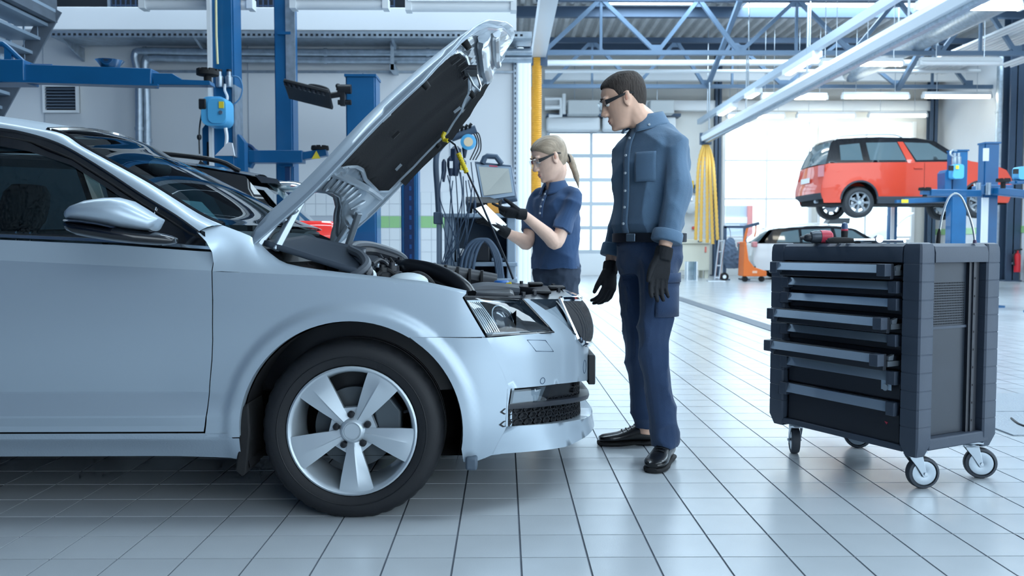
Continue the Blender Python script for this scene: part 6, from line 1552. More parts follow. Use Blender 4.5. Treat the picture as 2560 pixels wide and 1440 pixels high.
def hair_cap(T, root, name, m, line, g=1.045, top=0.012, short=False):
    q = MB(); n = 44; rows = []
    def f(k, t):
        th = 2 * pi * k / n - pi; z0 = line(abs(th)); z = z0 + (0.1235 - z0) * (1 - (1 - t) ** 1.5)
        gz = 1.012 + (g - 1.012) * min(1, max(0, (z - 0.0) / 0.07)) if short else g; p = head_pt(th, z, gz if t > 0.12 else 1.0 + (gz - 1) * t / 0.12); p.z += top * min(1, max(0, (z - 0.02) / 0.08)); return p
    q.grid(f, list(range(n + 1)), [j / 14 for j in range(15)])
    q.v = [tuple(T @ Vector(v)) for v in q.v]
    return q.build(name, m, root, smooth=60, weld=0.0005)

def make_hand(mb, W, d, t, curl=(25, 30, 20), spread=5, index=None, scale=1.0, thumb=(35, 15)):
    "hand from the wrist W: d along the fingers, t towards the thumb; palm side is n"
    d = Vector(d).normalized(); t = (Vector(t) - d * Vector(t).dot(d)).normalized(); n = d.cross(t)   # n: palm normal
    if make_hand.flip: n = -n
    s = scale
    P_ = lambda a, b, c: Vector(W) + (d * a + t * b + n * c) * s
    sec = []
    for a, w, th in ((-0.02, 0.027, 0.021), (0.0, 0.029, 0.020), (0.03, 0.037, 0.019), (0.06, 0.042, 0.017), (0.088, 0.042, 0.014), (0.097, 0.036, 0.010)):
        sec.append([P_(a, w * (abs(cos(u)) ** 0.7) * (1 if cos(u) > 0 else -1), th * (abs(sin(u)) ** 0.8) * (1 if sin(u) > 0 else -1)) for u in [2 * pi * k / 18 for k in range(18)]])
    mb.loft(sec)
    for i, (b, L1, r) in enumerate(((0.031, (0.045, 0.027, 0.022), 0.0098), (0.0105, (0.050, 0.031, 0.024), 0.0102), (-0.0105, (0.046, 0.029, 0.023), 0.0098), (-0.030, (0.036, 0.022, 0.020), 0.0088))):
        c = index if (i == 0 and index is not None) else curl
        ang = 0; p = (0.088, b, 0.0); sp = R(spread * (1.5 - i)); pts = [P_(0.07, b * 0.95, 0), P_(*p)]; rs = [r, r * 1.05]
        a, bb, cc = p
        for L_, cu in zip(L1, c):
            ang += R(cu); a += L_ * cos(ang) * cos(sp); bb += L_ * cos(ang) * sin(sp); cc += L_ * sin(ang); pts.append(P_(a, bb, cc)); rs.append(r * (0.96 if len(rs) < 4 else 0.78))
        mb.tube(pts, [x * s for x in rs], 10); mb.ball(pts[-1], rs[-1] * s, n=10, m=6)
    th = R(thumb[0]); up = R(thumb[1])
    p0 = P_(0.015, 0.024, 0.004); p1 = P_(0.015 + 0.04 * cos(th), 0.024 + 0.04 * sin(th), 0.004 + 0.02 * sin(up)); th2 = th * 0.55
    p2 = p1 + (d * cos(th2) * 0.034 + t * sin(th2) * 0.034 + n * 0.034 * sin(up)) * s; p3 = p2 + (d * cos(th2 * 0.6) * 0.026 + t * sin(th2 * 0.5) * 0.026 + n * 0.026 * sin(up)) * s
    mb.tube([p0, p1, p2, p3], [0.017 * s, 0.0135 * s, 0.012 * s, 0.009 * s], 10); mb.ball(p3, 0.009 * s, n=10, m=6)
    return mb
make_hand.flip = False
def make_shoe(heel, dirv, root, length=0.29):
    h = Vector(heel); d = Vector(dirv).normalized(); s_ = Vector((-d.y, d.x, 0)); k = length / 0.29
    def sec(a, w, z0, z1, top=0.55):
        pts = []
        for u in [2 * pi * i / 20 for i in range(20)]:
            x = abs(cos(u)) ** 0.6 * (1 if cos(u) > 0 else -1); z = sin(u); zz = (z0 + z1) / 2 + (z1 - z0) / 2 * (abs(z) ** 0.7) * (1 if z > 0 else -1)
            ww = w * (1.0 if z < 0 else 1 - (1 - top) * z * z)
            pts.append(h + d * a * k + s_ * ww * x * k + Vector((0, 0, zz)))
        return pts
    up = MB().loft([sec(0.0, 0.022, 0.03, 0.075), sec(0.012, 0.032, 0.022, 0.098), (sec(0.05, 0.036, 0.02, 0.105, 0.8)), sec(0.085, 0.036, 0.02, 0.104, 0.8), sec(0.12, 0.038, 0.02, 0.092), sec(0.16, 0.043, 0.02, 0.073), sec(0.20, 0.048, 0.02, 0.061), sec(0.24, 0.047, 0.02, 0.055), sec(0.265, 0.039, 0.02, 0.050), sec(0.282, 0.024, 0.022, 0.042)]).build('shoe', M_leather, root, smooth=60)
    MB().loft([sec(-0.004, 0.022, 0.001, 0.022), sec(0.012, 0.036, 0.0, 0.026), sec(0.08, 0.038, 0.0, 0.024), sec(0.12, 0.040, 0.004, 0.024), sec(0.19, 0.052, 0.0, 0.024), sec(0.24, 0.050, 0.0, 0.024), sec(0.27, 0.041, 0.0, 0.024), sec(0.29, 0.022, 0.003, 0.022)]).build('sole', M_rubber, up, smooth=50)
    for i in range(4):
        a = 0.115 + 0.02 * i; z = interp(a, [(0.11, 0.098), (0.16, 0.076), (0.2, 0.064)])
        MB().tube([h + d * a * k + s_ * x * k + Vector((0, 0, z - 12 * x * x)) for x in (-0.022, -0.01, 0.0, 0.01, 0.022)], 0.0028, 6).build('lace', M_bay, up)
    return up
def place_head(center, fwd, pitch, roll=0.0, sc=1.0):
    f = Vector((fwd[0], fwd[1], 0)).normalized(); yaw = atan2(f.y, f.x)
    return Matrix.Translation(center) @ Matrix.Rotation(yaw, 4, 'Z') @ Matrix.Rotation(R(roll), 4, 'X') @ Matrix.Rotation(R(pitch), 4, 'Y') @ Matrix.Scale(sc, 4)

# ---- the standing man
man = thing('person', (0.66, 3.78, 0), 0, 'tall person in blue button shirt and navy trousers looking down, arms hanging', 'person')
mf = Vector((-0.80, -0.60, 0)).normalized(); ml = Vector((-mf.y, mf.x, 0)); ml = Vector((0.60, -0.80, 0))
mc = Vector((0.632, 3.745, 0))
def mr(z, a, b, dx=0.0, e=0.85): return ering(mc + Vector((dx, 0, z)), mf, ml, a, b, 28, e)
T_m = place_head(at(1560, 254, 3.70), (-1, 0.06), 17, 0, 0.94)
LS, LE, LW = Vector((0.716, 3.612, 1.372)), at(1694, 478, 3.56), at(1662, 618, 3.52)
RS, RE, RW = Vector((0.538, 3.875, 1.372)), at(1560, 500, 3.98), at(1527, 655, 3.94)
LH, LK, LA = Vector((0.665, 3.675, 0.90)), at(1634, 868, 3.62), Vector((0.690, 3.645, 0.10))
RH, RK, RA = Vector((0.602, 3.825, 0.90)), at(1596, 868, 3.86), Vector((0.655, 3.955, 0.09))
b = MB()
make_head(b, T_m)
limb(b, [mc + Vector((0.0, 0.01, 1.42)), mc + Vector((-0.035, 0.0, 1.475)), T_m @ Vector((-0.03, 0, -0.07)), T_m @ Vector((-0.025, 0, 0.0))], [0.072, 0.060, 0.056, 0.056])
b.loft([mr(z, a, w) for z, a, w in ((0.86, 0.09, 0.14), (0.95, 0.095, 0.145), (1.08, 0.095, 0.145), (1.25, 0.10, 0.155), (1.35, 0.09, 0.13), (1.40, 0.06, 0.09))])
for S_, E_, W_ in ((LS, LE, LW), (RS, RE, RW)): limb(b, [mc + Vector((0, 0, 1.32)), S_ + Vector((0, 0, -0.03)), S_.lerp(E_, 0.5), E_, E_.lerp(W_, 0.35), W_], [0.04, 0.036, 0.040, 0.04, 0.042, 0.027])
for S_, E_, W_ in ((LH, LK, LA), (RH, RK, RA)): limb(b, [S_ + Vector((0, 0, 0.05)), S_, S_.lerp(E_, 0.5), E_, E_.lerp(W_, 0.35), W_, W_ - Vector((0, 0, 0.04))], [0.07, 0.075, 0.065, 0.05, 0.05, 0.035, 0.035])
fuse(b, 'body', M_skin, man, 0.0046, 4)
head_extras(T_m, man, '#2b221d')
glasses(T_m, man)
hair_cap(T_m, man, 'hair', M_hairm, lambda th: interp(th, [(0.0, 0.078), (0.5, 0.074), (0.9, 0.066), (1.15, 0.05), (1.35, 0.0), (1.6, 0.018), (1.8, 0.012), (2.1, -0.03), (2.6, -0.055), (pi, -0.06)]), 1.055, 0.012, True)
# shirt
b = MB()
b.loft([mr(z, a, w, dx) for z, a, w, dx in ((0.955, 0.100, 0.142, 0.0), (0.982, 0.122, 0.160, -0.004), (1.02, 0.146, 0.176, -0.006), (1.10, 0.140, 0.174, -0.004), (1.20, 0.136, 0.178, 0.0), (1.29, 0.137, 0.188, 0.002), (1.36, 0.124, 0.188, 0.004), (1.405, 0.104, 0.172, 0.006), (1.435, 0.086, 0.135, 0.006), (1.462, 0.075, 0.092, 0.0), (1.48, 0.066, 0.070, -0.012))])
limb(b, [mc + Vector((0.04, -0.07, 1.405)), LS + Vector((0, 0, -0.012)), LS.lerp(LE, 0.4), LE, LE.lerp(LW, 0.5), LE.lerp(LW, 0.86)], [0.055, 0.060, 0.063, 0.063, 0.061, 0.058])
limb(b, [mc + Vector((-0.04, 0.06, 1.405)), RS + Vector((0, 0, -0.012)), RS.lerp(RE, 0.5), RE, RE.lerp(RW, 0.5), RE.lerp(RW, 0.84)], [0.055, 0.060, 0.062, 0.060, 0.058, 0.054])
shirt = fuse(b, 'shirt', M_shirt, man, 0.007, 4, 0.034, 0.2)
for S_, E_, r in ((LE, LW, 0.062), (RE, RW, 0.055)):
    a0, a1 = S_.lerp(E_, 0.72), S_.lerp(E_, 0.91); dd = (a1 - a0)
    MB().tube([a0, a0 + dd * 0.1, a0 + dd * 0.5, a0 + dd * 0.9, a1, a1 - dd * 0.05, a0 + dd * 0.3], [r * 0.98, r * 1.02, r * 1.04, r * 1.04, r * 1.0, r * 0.86, r * 0.8], 20).build('rolled_cuff', M_shirt, shirt, smooth=70)
# collar, placket, buttons, pocket
nc = mc + Vector((-0.018, 0.0, 1.478))
cl = MB(); nn = 28
def fold(t, cs):
    "collar section: a stand, then the fall turned down over it -> (radius step, height)"
    if t < 0.35: return 0.004 * t / 0.35, 0.028 * t / 0.35
    u = (t - 0.35) / 0.65; return 0.004 + 0.036 * u ** 0.9, 0.028 - (0.058 + 0.022 * max(0, cs)) * u
def coll(k, t):
    th = R(20) + (2 * pi - R(40)) * k / nn; dr, dz = fold(t, cos(th)); r = 0.068 + dr
    return nc + mf * cos(th) * r + ml * sin(th) * r * 0.96 + Vector((0, 0, dz - 0.014 * max(0, cos(th)) + 0.016 * max(0, -cos(th))))
cl.grid(coll, list(range(nn + 1)), [j / 10 for j in range(11)]).build('collar', M_shirt, shirt, thick=0.004, smooth=60)
def chest(u, z, off=0.0):
    "point on the shirt front, u sideways"
    a = sinterp(z, [(0.945, 0.118), (1.02, 0.146), (1.10, 0.140), (1.20, 0.136), (1.29, 0.137), (1.36, 0.126), (1.405, 0.105), (1.44, 0.085), (1.48, 0.07)]); w = 0.18
    return mc + Vector((0, 0, z)) + mf * ((a + off) * max(0.0, 1 - (abs(u) / w) ** 2.6) ** (1 / 2.4)) + ml * u
MB().grid(lambda z, u: chest(u, z, 0.006), [0.985 + 0.0228 * k for k in range(21)], [-0.017, -0.006, 0.006, 0.017]).build('placket', M_shirt, shirt, thick=0.003)
for z in (1.025, 1.095, 1.165, 1.24, 1.315, 1.39):
    p = chest(0.0, z, 0.0105); MB().cyl(p - mf * 0.002, p + mf * 0.003, 0.0055, 10).build('button', M_button, shirt)
p = coll(3, 0.85); MB().cyl(p, p + (mf * 0.8 + ml * 0.6) * 0.006, 0.005, 10).build('button', M_button, shirt)
MB().grid(lambda z, u: chest(u, z, 0.003), [1.20 + 0.0125 * k for k in range(11)], [0.045 + 0.0115 * k for k in range(9)]).build('pocket', M_shirt, shirt, thick=0.0012)
# trousers, belt
b = MB()
b.loft([mr(z, a, w) for z, a, w in ((0.80, 0.10, 0.15), (0.86, 0.118, 0.165), (0.93, 0.118, 0.163), (0.985, 0.112, 0.158))])
limb(b, [LH + Vector((-0.005, 0.01, 0.03)), LH.lerp(LK, 0.3), LH.lerp(LK, 0.7), LK, LK.lerp(LA, 0.4), LK.lerp(LA, 0.8), LA + Vector((0, 0, 0.0)), LA - Vector((0, 0, 0.035))], [0.098, 0.096, 0.083, 0.074, 0.070, 0.066, 0.068, 0.066])
limb(b, [RH + Vector((0.005, -0.01, 0.03)), RH.lerp(RK, 0.3), RH.lerp(RK, 0.7), RK, RK.lerp(RA, 0.4), RK.lerp(RA, 0.8), RA + Vector((0, 0, 0.01)), RA - Vector((0, 0, 0.02))], [0.096, 0.092, 0.080, 0.072, 0.068, 0.062, 0.062, 0.06])
trs = fuse(b, 'trousers', M_trous, man, 0.007, 4, 0.032, 0.17)
belt = MB().loft([mr(z, a, w) for z, a, w in ((0.946, 0.124, 0.168), (0.948, 0.129, 0.173), (0.984, 0.129, 0.173), (0.986, 0.124, 0.168))], cap0=False, cap1=False).build('belt', mat('belt_black', '#161b26', 0.5), man)
bk = mc + Vector((0, 0, 0.966)) + mf * 0.129 + ml * 0.02
q = Matrix.Translation(bk) @ Matrix(((mf.x, ml.x, 0, 0), (mf.y, ml.y, 0, 0), (0, 0, 1, 0), (0, 0, 0, 1)))
MB().box(0, 0.006, -0.026, 0.026, -0.017, 0.017, q).build('buckle', mat('buckle', '#8fa3b5', 0.3, metal=0.8), belt, bevel=0.003)
# cargo pocket on the near thigh
cp = LH.lerp(LK, 0.42); q = Matrix.Translation(cp) @ Matrix(((ml.x, mf.x, 0, 0), (ml.y, mf.y, 0, 0), (0, 0, 1, 0), (0, 0, 0, 1)))
MB().grid(lambda u, z: q @ Vector((0.094 * cos(u), 0.094 * sin(u), z)), [R(-50) + R(100) * k / 10 for k in range(11)], [-0.10, -0.05, 0.0, 0.05]).build('cargo_pocket', M_trous, trs, thick=0.006)
MB().grid(lambda u, z: q @ Vector((0.101 * cos(u), 0.101 * sin(u), z)), [R(-53) + R(106) * k / 10 for k in range(11)], [0.045, 0.065, 0.085]).build('pocket_flap', M_trous, trs, thick=0.006)
make_shoe((0.725, 3.715, 0), (-0.42, -0.90, 0), man); make_shoe((0.725, 3.975, 0), (-1, -0.06, 0), man)
# gloves
make_hand.flip = True
g_ = MB(); wd = (at(1640, 735, 3.50) - LW).normalized()
limb(g_, [LW + wd * 0.0, LW + wd * 0.03, LW + wd * 0.055], [0.036, 0.038, 0.036]); make_hand(g_, LW + wd * 0.035, wd, (-0.92, -0.30, 0), (14, 18, 14), 3, None, 1.06, (26, 10))
gl = fuse(g_, 'glove', M_glove, man, 0.0038, 2)
make_hand.flip = False
g_ = MB(); wd = (at(1520, 760, 3.88) - RW).normalized()
limb(g_, [RW + wd * 0.0, RW + wd * 0.03, RW + wd * 0.055], [0.034, 0.036, 0.034]); make_hand(g_, RW + wd * 0.035, wd, (-0.75, -0.66, 0), (30, 32, 22), 3, None, 1.04, (24, 25))
fuse(g_, 'glove', M_glove, man, 0.0038, 2)

# ---- the woman behind the car
wom = thing('person', (0.31, 5.22, 0), 0, 'blonde person with ponytail in navy polo shirt pointing at a tablet', 'person')
wf_ = Vector((-0.72, -0.69, 0)).normalized(); wl_ = Vector((0.69, -0.72, 0)).normalized()
wcn = Vector((0.315, 5.20, 0))
def wr(z, a, w, dx=0.0, dy=0.0): return ering(wcn + Vector((dx, dy, z)), wf_, wl_, a, w, 28, 0.88)
T_w = place_head(at(1374, 398, 5.16), (-0.96, -0.28), 19, 0, 1.05)
ls, le, lw = Vector((0.420, 5.085, 1.235)), at(1391, 606, 4.985), at(1309, 536, 4.90)
rs_, re_, rw_ = Vector((0.200, 5.310, 1.235)), at(1318, 606, 5.20), at(1266, 582, 5.04)
b = MB(); make_head(b, T_w, 0.9, 0.9, 0.97)
limb(b, [wcn + Vector((0, 0.0, 1.25)), wcn + Vector((-0.015, 0.0, 1.31)), T_w @ Vector((-0.035, 0, -0.075)), T_w @ Vector((-0.03, 0, 0.0))], [0.06, 0.052, 0.049, 0.05])
b.loft([wr(z, a, w) for z, a, w in ((0.78, 0.10, 0.15), (0.90, 0.08, 0.12), (1.0, 0.085, 0.12), (1.12, 0.095, 0.125), (1.20, 0.07, 0.10), (1.25, 0.05, 0.07))])
for S_, E_, W_ in ((ls, le, lw), (rs_, re_, rw_)): limb(b, [wcn + Vector((0, 0, 1.17)), S_ + Vector((0, 0, -0.03)), S_.lerp(E_, 0.5), E_, E_.lerp(W_, 0.3), W_], [0.036, 0.032, 0.038, 0.041, 0.042, 0.026])
wh = [(Vector((0.365, 5.15, 0.78)), Vector((0.37, 5.12, 0.44)), Vector((0.385, 5.14, 0.09))), (Vector((0.265, 5.26, 0.78)), Vector((0.25, 5.24, 0.44)), Vector((0.27, 5.28, 0.09)))]
for S_, E_, W_ in wh: limb(b, [S_, S_.lerp(E_, 0.5), E_, E_.lerp(W_, 0.35), W_, W_ - Vector((0, 0, 0.04))], [0.07, 0.065, 0.05, 0.05, 0.034, 0.034])
fuse(b, 'body', M_skinw, wom, 0.0046, 4)
head_extras(T_w, wom, '#7a6248', '#5c7a8c', '#c9807c'); glasses(T_w, wom)
hair_cap(T_w, wom, 'hair', M_hairw, lambda th: interp(th, [(0.0, 0.072), (0.5, 0.066), (0.9, 0.05), (1.2, 0.03), (1.45, 0.012), (1.65, 0.02), (1.85, -0.02), (2.2, -0.055), (2.6, -0.06), (pi, -0.062)]), 1.07, 0.010)
pt = MB().tube(spline([T_w @ Vector((-0.095, 0, -0.02)), T_w @ Vector((-0.113, 0, -0.03)) + Vector((0.006, 0, 0)), T_w @ Vector((-0.113, 0, -0.03)) + Vector((0.028, 0.01, -0.05)), T_w @ Vector((-0.113, 0, -0.03)) + Vector((0.048, 0.01, -0.11)), T_w @ Vector((-0.113, 0, -0.03)) + Vector((0.062, 0.01, -0.18))], 5), [0.030] * 5 + [0.027] * 6 + [0.024] * 5 + [0.018, 0.014, 0.010, 0.006, 0.003], 12, flat=0.8).build('ponytail', M_hairw, wom, smooth=80)
MB().tube([T_w @ Vector((-0.108, 0.026 * cos(k * pi / 6), -0.03 + 0.028 * sin(k * pi / 6))) for k in range(12)], 0.006, 6, closed=True).build('hair_tie', M_black, pt)
b = MB()
b.loft([wr(z, a, w, dx) for z, a, w, dx in ((0.79, 0.130, 0.175, 0.0), (0.83, 0.128, 0.172, 0.0), (0.90, 0.118, 0.158, 0.0), (1.0, 0.115, 0.150, 0.0), (1.10, 0.130, 0.160, 0.0), (1.17, 0.122, 0.160, 0.0), (1.22, 0.098, 0.152, 0.0), (1.255, 0.075, 0.112, 0.0), (1.285, 0.062, 0.070, -0.004), (1.30, 0.055, 0.058, -0.01))])
limb(b, [wcn + Vector((0.035, -0.04, 1.235)), ls + Vector((0, 0, -0.005)), ls.lerp(le, 0.45), ls.lerp(le, 0.78)], [0.05, 0.052, 0.060, 0.064])
limb(b, [wcn + Vector((-0.035, 0.04, 1.235)), rs_ + Vector((0, 0, -0.005)), rs_.lerp(re_, 0.45), rs_.lerp(re_, 0.78)], [0.05, 0.052, 0.060, 0.064])
polo = fuse(b, 'polo_shirt', M_polo, wom, 0.007, 4, 0.036, 0.2)
nc2 = wcn + Vector((-0.012, 0.0, 1.298)); cl = MB()
def coll2(k, t):
    th = R(16) + (2 * pi - R(32)) * k / nn; dr, dz = fold(t, cos(th)); r = 0.058 + dr
    return nc2 + wf_ * cos(th) * r + wl_ * sin(th) * r * 0.96 + Vector((0, 0, dz - 0.012 * max(0, cos(th)) + 0.01 * max(0, -cos(th))))
cl.grid(coll2, list(range(nn + 1)), [j / 10 for j in range(11)]).build('collar', M_polo, polo, thick=0.004, smooth=60)
def chest2(u, z, off=0.0):
    a = sinterp(z, [(0.9, 0.118), (1.0, 0.115), (1.10, 0.130), (1.17, 0.122), (1.22, 0.098), (1.26, 0.075), (1.30, 0.055)]); return wcn + Vector((0, 0, z)) + wf_ * ((a + off) * max(0.0, 1 - (abs(u) / 0.16) ** 2.4) ** 0.5) + wl_ * u
MB().grid(lambda z, u: chest2(u, z, 0.009), [1.10 + 0.0165 * k for k in range(11)], [-0.014, 0.0, 0.014]).build('placket', M_polo, polo, thick=0.003)
for z in (1.125, 1.165, 1.205, 1.24):
    p = chest2(0.0, z, 0.012); MB().cyl(p, p + wf_ * 0.005, 0.0062, 10).build('button', M_button, polo)
b = MB(); b.loft([wr(z, a, w) for z, a, w in ((0.70, 0.10, 0.16), (0.76, 0.118, 0.172), (0.83, 0.112, 0.162), (0.86, 0.108, 0.158))])
for S_, E_, W_ in wh: limb(b, [S_, S_.lerp(E_, 0.4), E_, E_.lerp(W_, 0.5), W_, W_ - Vector((0, 0, 0.03))], [0.092, 0.085, 0.068, 0.062, 0.06, 0.06])
fuse(b, 'trousers', M_slate, wom, 0.009, 4, 0.022, 0.09)
make_shoe((0.41, 5.20, 0), (-0.6, -0.8, 0), wom, 0.25); make_shoe((0.30, 5.34, 0), (-0.8, -0.6, 0), wom, 0.25)
make_hand.flip = False
g_ = MB(); wd = (at(1235, 527, 4.86) - lw).normalized()
limb(g_, [lw - wd * 0.015, lw + wd * 0.02, lw + wd * 0.04], [0.034, 0.033, 0.032]); make_hand(g_, lw + wd * 0.02, wd, (-0.3, -0.75, 0.62), (42, 48, 30), 4, (6, 8, 6), 0.95, (30, 35))
fuse(g_, 'glove', M_glove, wom, 0.0038, 2)
TBc = [at(1186, 521, 4.93), at(1242, 580, 4.93), at(1268, 564, 5.08), at(1213, 511, 5.08)]
tbn = (TBc[1] - TBc[0]).cross(TBc[3] - TBc[0]).normalized(); tbn = tbn if tbn.z > 0 else -tbn
make_hand.flip = True
g_ = MB(); hw_ = rw_.lerp(TBc[2], 0.15); wd = ((TBc[1] + TBc[2]) / 2 + (TBc[0] - TBc[1]) * 0.35 - tbn * 0.03 - rw_).normalized()
limb(g_, [rw_ - wd * 0.015, rw_ + wd * 0.02, rw_ + wd * 0.04], [0.034, 0.033, 0.032]); make_hand(g_, rw_ + wd * 0.015, wd, (0.4, -0.9, 0.2), (8, 10, 10), 6, None, 0.95, (45, 20))
fuse(g_, 'glove', M_glove, wom, 0.0038, 2)
make_hand.flip = False
tab = thing('tablet', (TBc[0] + TBc[2]) / 2, 0, 'white-screened tablet held by the blonde person', 'tablet')
def tslab(t0, t1, k, name, m, par, bev):
    ce = sum(TBc, Vector()) / 4; Q = [ce + (c - ce) * k for c in TBc]
    vs = [q + tbn * t for t in (t0, t1) for q in Q]
    return MB().add(vs, [(0, 3, 2, 1), (4, 5, 6, 7), (0, 1, 5, 4), (1, 2, 6, 5), (2, 3, 7, 6), (3, 0, 4, 7)]).build(name, m, par, bevel=bev)
tslab(-0.006, 0.003, 1.0, 'case', M_black, tab, 0.003); tslab(0.003, 0.004, 0.95, 'screen', mat('tablet_screen', '#dfe8ee', 0.15, emit='#e8f0f5', estr=0.35), tab, 0.0)
# ---------------------------------------------------------------- the other cars
def other_car(name, label, X0, YN, z0, paint, top, W, dirn=1, bump_m=None, axles=(0.82, 3.40), wr_=0.325, belt=((0, 1.03), (4.2, 1.0)), dlo=None, panes=(), roofm=None, rail=True, clad=None, pillars=(), droop=0.0, hood_open=False, rimm=None, bottom=0.26, lamp=None, ngl=None):
    """top: (x, z, halfwidth, kind) from the rear bumper over the roof to the front bumper; x runs from the rear"""
    Yc = YN + W
    root = thing(name, (X0 + dirn * 2.1, Yc, z0), 0, label, 'car')
    Q = lambda x, y, z: Vector((X0 + dirn * x, Yc + y, z0 + z))
    Lc = max(p[0] for p in top)
    bz = lambda x: interp(x, list(belt))
    def hw(x, z):
        k = abs(x - Lc / 2) / (Lc / 2); w = W * (1 - 0.16 * k ** 5)
        if z > bz(x): w -= (z - bz(x)) * 0.42
        if z < 0.6: w -= (0.6 - z) * 0.10
        for ax_ in axles:
            r = hypot(x - ax_, z - wr_); w += 0.012 * min(1, max(0, (wr_ + 0.12 - r) / 0.03))
        if abs(z - bz(x) + 0.12) < 0.02: w += 0.004
        return w
    sd = lambda x, z: Q(x, -hw(x, z), z)
    # flank below the belt, with wheel cut-outs
    x_at = lambda z, rear: (min if rear else max)([interp2(z, s) for s in segs(top, rear)])
    low = []
    R_ = wr_ + 0.055
    ptsb = [(top[0][0] + 0.02, bottom)]
    for ax_ in axles:
        ptsb += [(ax_ - R_, bottom)] + [(ax_ + R_ * cos(R(a)), wr_ + R_ * sin(R(a))) for a in range(180, -1, -15) if wr_ + R_ * sin(R(a)) > bottom] + [(ax_ + R_, bottom)]
    ptsb += [(top[-1][0] - 0.03, bottom)]
    rear_up = [(p[0], p[1]) for p in top if p[1] <= bz(p[0]) + 0.001 and p[0] < Lc * 0.3]
    front_up = [(p[0], p[1]) for p in top if p[0] > Lc * 0.55 and p[1] <= bz(p[0]) + 0.13]
    beltl = [(x, bz(x)) for x in [front_up[0][0] - 0.02 - k * (front_up[0][0] - 0.1 - rear_up[-1][0]) / 12 for k in range(13)]]
    poly = ptsb + list(reversed(front_up)) + beltl + list(reversed(rear_up))
    body = MB().patch(poly, sd, 0.06).mirror_y(Yc).build('flank', paint, root, smooth=35)
    # upper side: dark band, panes, painted pillars
    if dlo:
        up_ = MB().patch(dlo, sd, 0.08).mirror_y(Yc).build('window_band', M_trim, root, smooth=35)
        for pn in panes: MB().patch(pn, lambda x, z: sd(x, z) + Vector((0, -0.006, 0)), 0.1).mirror_y(Yc).build('side_glass', ngl or mat('smoked_glass', '#5c7078', 0.06, coat=1.0), up_)
        for pn in pillars: MB().patch(pn, lambda x, z: sd(x, z) + Vector((0, -0.008, 0)), 0.1).mirror_y(Yc).build('painted_pillar', paint, up_)
    # skin over the top, cut by kind
    i = 0
    while i < len(top) - 1:
        kind = top[i][3]; j = i
        while j + 1 < len(top) and top[j][3] == kind: j += 1
        run = top[i:j + 1]
        S_ = spline([Vector((a, b_, c)) for a, b_, c, _ in run], 4) if len(run) > 2 else [Vector(r[:3]) for r in run]
        if not (hood_open and kind == 'hood'):
            m_ = {'paint': paint, 'hood': paint, 'glass': mat('smoked_glass', '#5c7078', 0.06, coat=1.0), 'roof': roofm or paint, 'dark': bump_m or clad or M_black}[kind]
            cr = {'paint': 0.0, 'hood': 0.05, 'glass': 0.03, 'roof': 0.04, 'dark': 0.0}[kind]
            bx_ = {'paint': 0.06, 'dark': 0.06}.get(kind, 0.03)
            def tp(k, t, S_=S_, cr=cr, bx_=bx_):
                p = S_[k]; u = 2 * t - 1; sg_ = 1 if p.x > Lc / 2 else -1; e = 1 - abs(u) ** 2.5
                return Q(p.x + sg_ * bx_ * e, p.z * u, p.y + cr * e)
            MB().grid(tp, list(range(len(S_))), [k / 12 for k in range(13)]).build({'paint': 'end_panel', 'hood': 'bonnet', 'glass': 'screen', 'roof': 'roof', 'dark': 'bumper'}[kind], m_, root, smooth=40)
        i = j
    MB().box(min(Q(0.1, 0, 0).x, Q(Lc - 0.1, 0, 0).x), max(Q(0.1, 0, 0).x, Q(Lc - 0.1, 0, 0).x), Yc - W * 0.78, Yc + W * 0.78, z0 + bottom - 0.03, z0 + 0.62).build('floorpan', M_liner, root)
    for s in (-1, 1):
        for ax_ in axles:
            MB().grid(lambda a, t: Q(ax_ + (R_ - 0.005) * cos(R(a)), s * (W - 0.05 - 0.25 * t), wr_ + (R_ - 0.005) * sin(R(a))), list(range(-10, 191, 20)), [0, 1]).build('wheelhouse', M_liner, root)
    # wheels
    for ax_ in axles:
        for s in (-1, 1):
            w = bpy.data.objects.new('wheel', None); COL.objects.link(w); w.parent = root; w.matrix_parent_inverse = wmat(root).inverted()
            c = Q(ax_, s * (W - 0.02), wr_ - droop); w.location = c
            o = lambda h: c + Vector((0, -s * h, 0))
            MB().lathe([(wr_ * 0.66, s * 0.0), (wr_ * 0.8, -s * 0.004 * -1), (wr_ * 0.95, s * 0.02 * -1 * -1), (wr_, s * 0.05 * -1 * -1), (wr_, -s * -0.16), (wr_ * 0.9, -s * -0.19), (wr_ * 0.66, -s * -0.18)] if False else [(wr_ * 0.66, -s * 0.01), (wr_ * 0.8, -s * -0.004), (wr_ * 0.94, -s * 0.012), (wr_, -s * 0.045), (wr_, -s * 0.165), (wr_ * 0.94, -s * 0.2), (wr_ * 0.7, -s * 0.2)], c, 'y', 36, loop=True).build('tyre', mat('tyre_grey', '#33373c', 0.7), w)
            rm = MB().lathe([(wr_ * 0.68, 0), (wr_ * 0.66, -s * -0.004), (wr_ * 0.62, -s * 0.01), (wr_ * 0.6, -s * 0.12)], c, 'y', 30, loop=True).build('rim', rimm or M_alloy, w)
            for k in range(7):
                a = 2 * pi * k / 7; e = Vector((cos(a), 0, sin(a))); t_ = Vector((-sin(a), 0, cos(a)))
                MB().loft([[c + e * r + t_ * q * h_ + Vector((0, -s * yy, 0)) for q, yy in ((-1, 0.05), (-1, 0.012), (1, 0.012), (1, 0.05))] for r, h_ in ((0.02, 0.022), (wr_ * 0.3, 0.018), (wr_ * 0.64, 0.030))]).build('spoke', rimm or M_alloy, rm)
            MB().lathe([(0.0, -s * 0.0), (0.035, -s * 0.0), (0.05, -s * 0.02)], c, 'y', 16).build('hub_cap', M_alloy, rm)
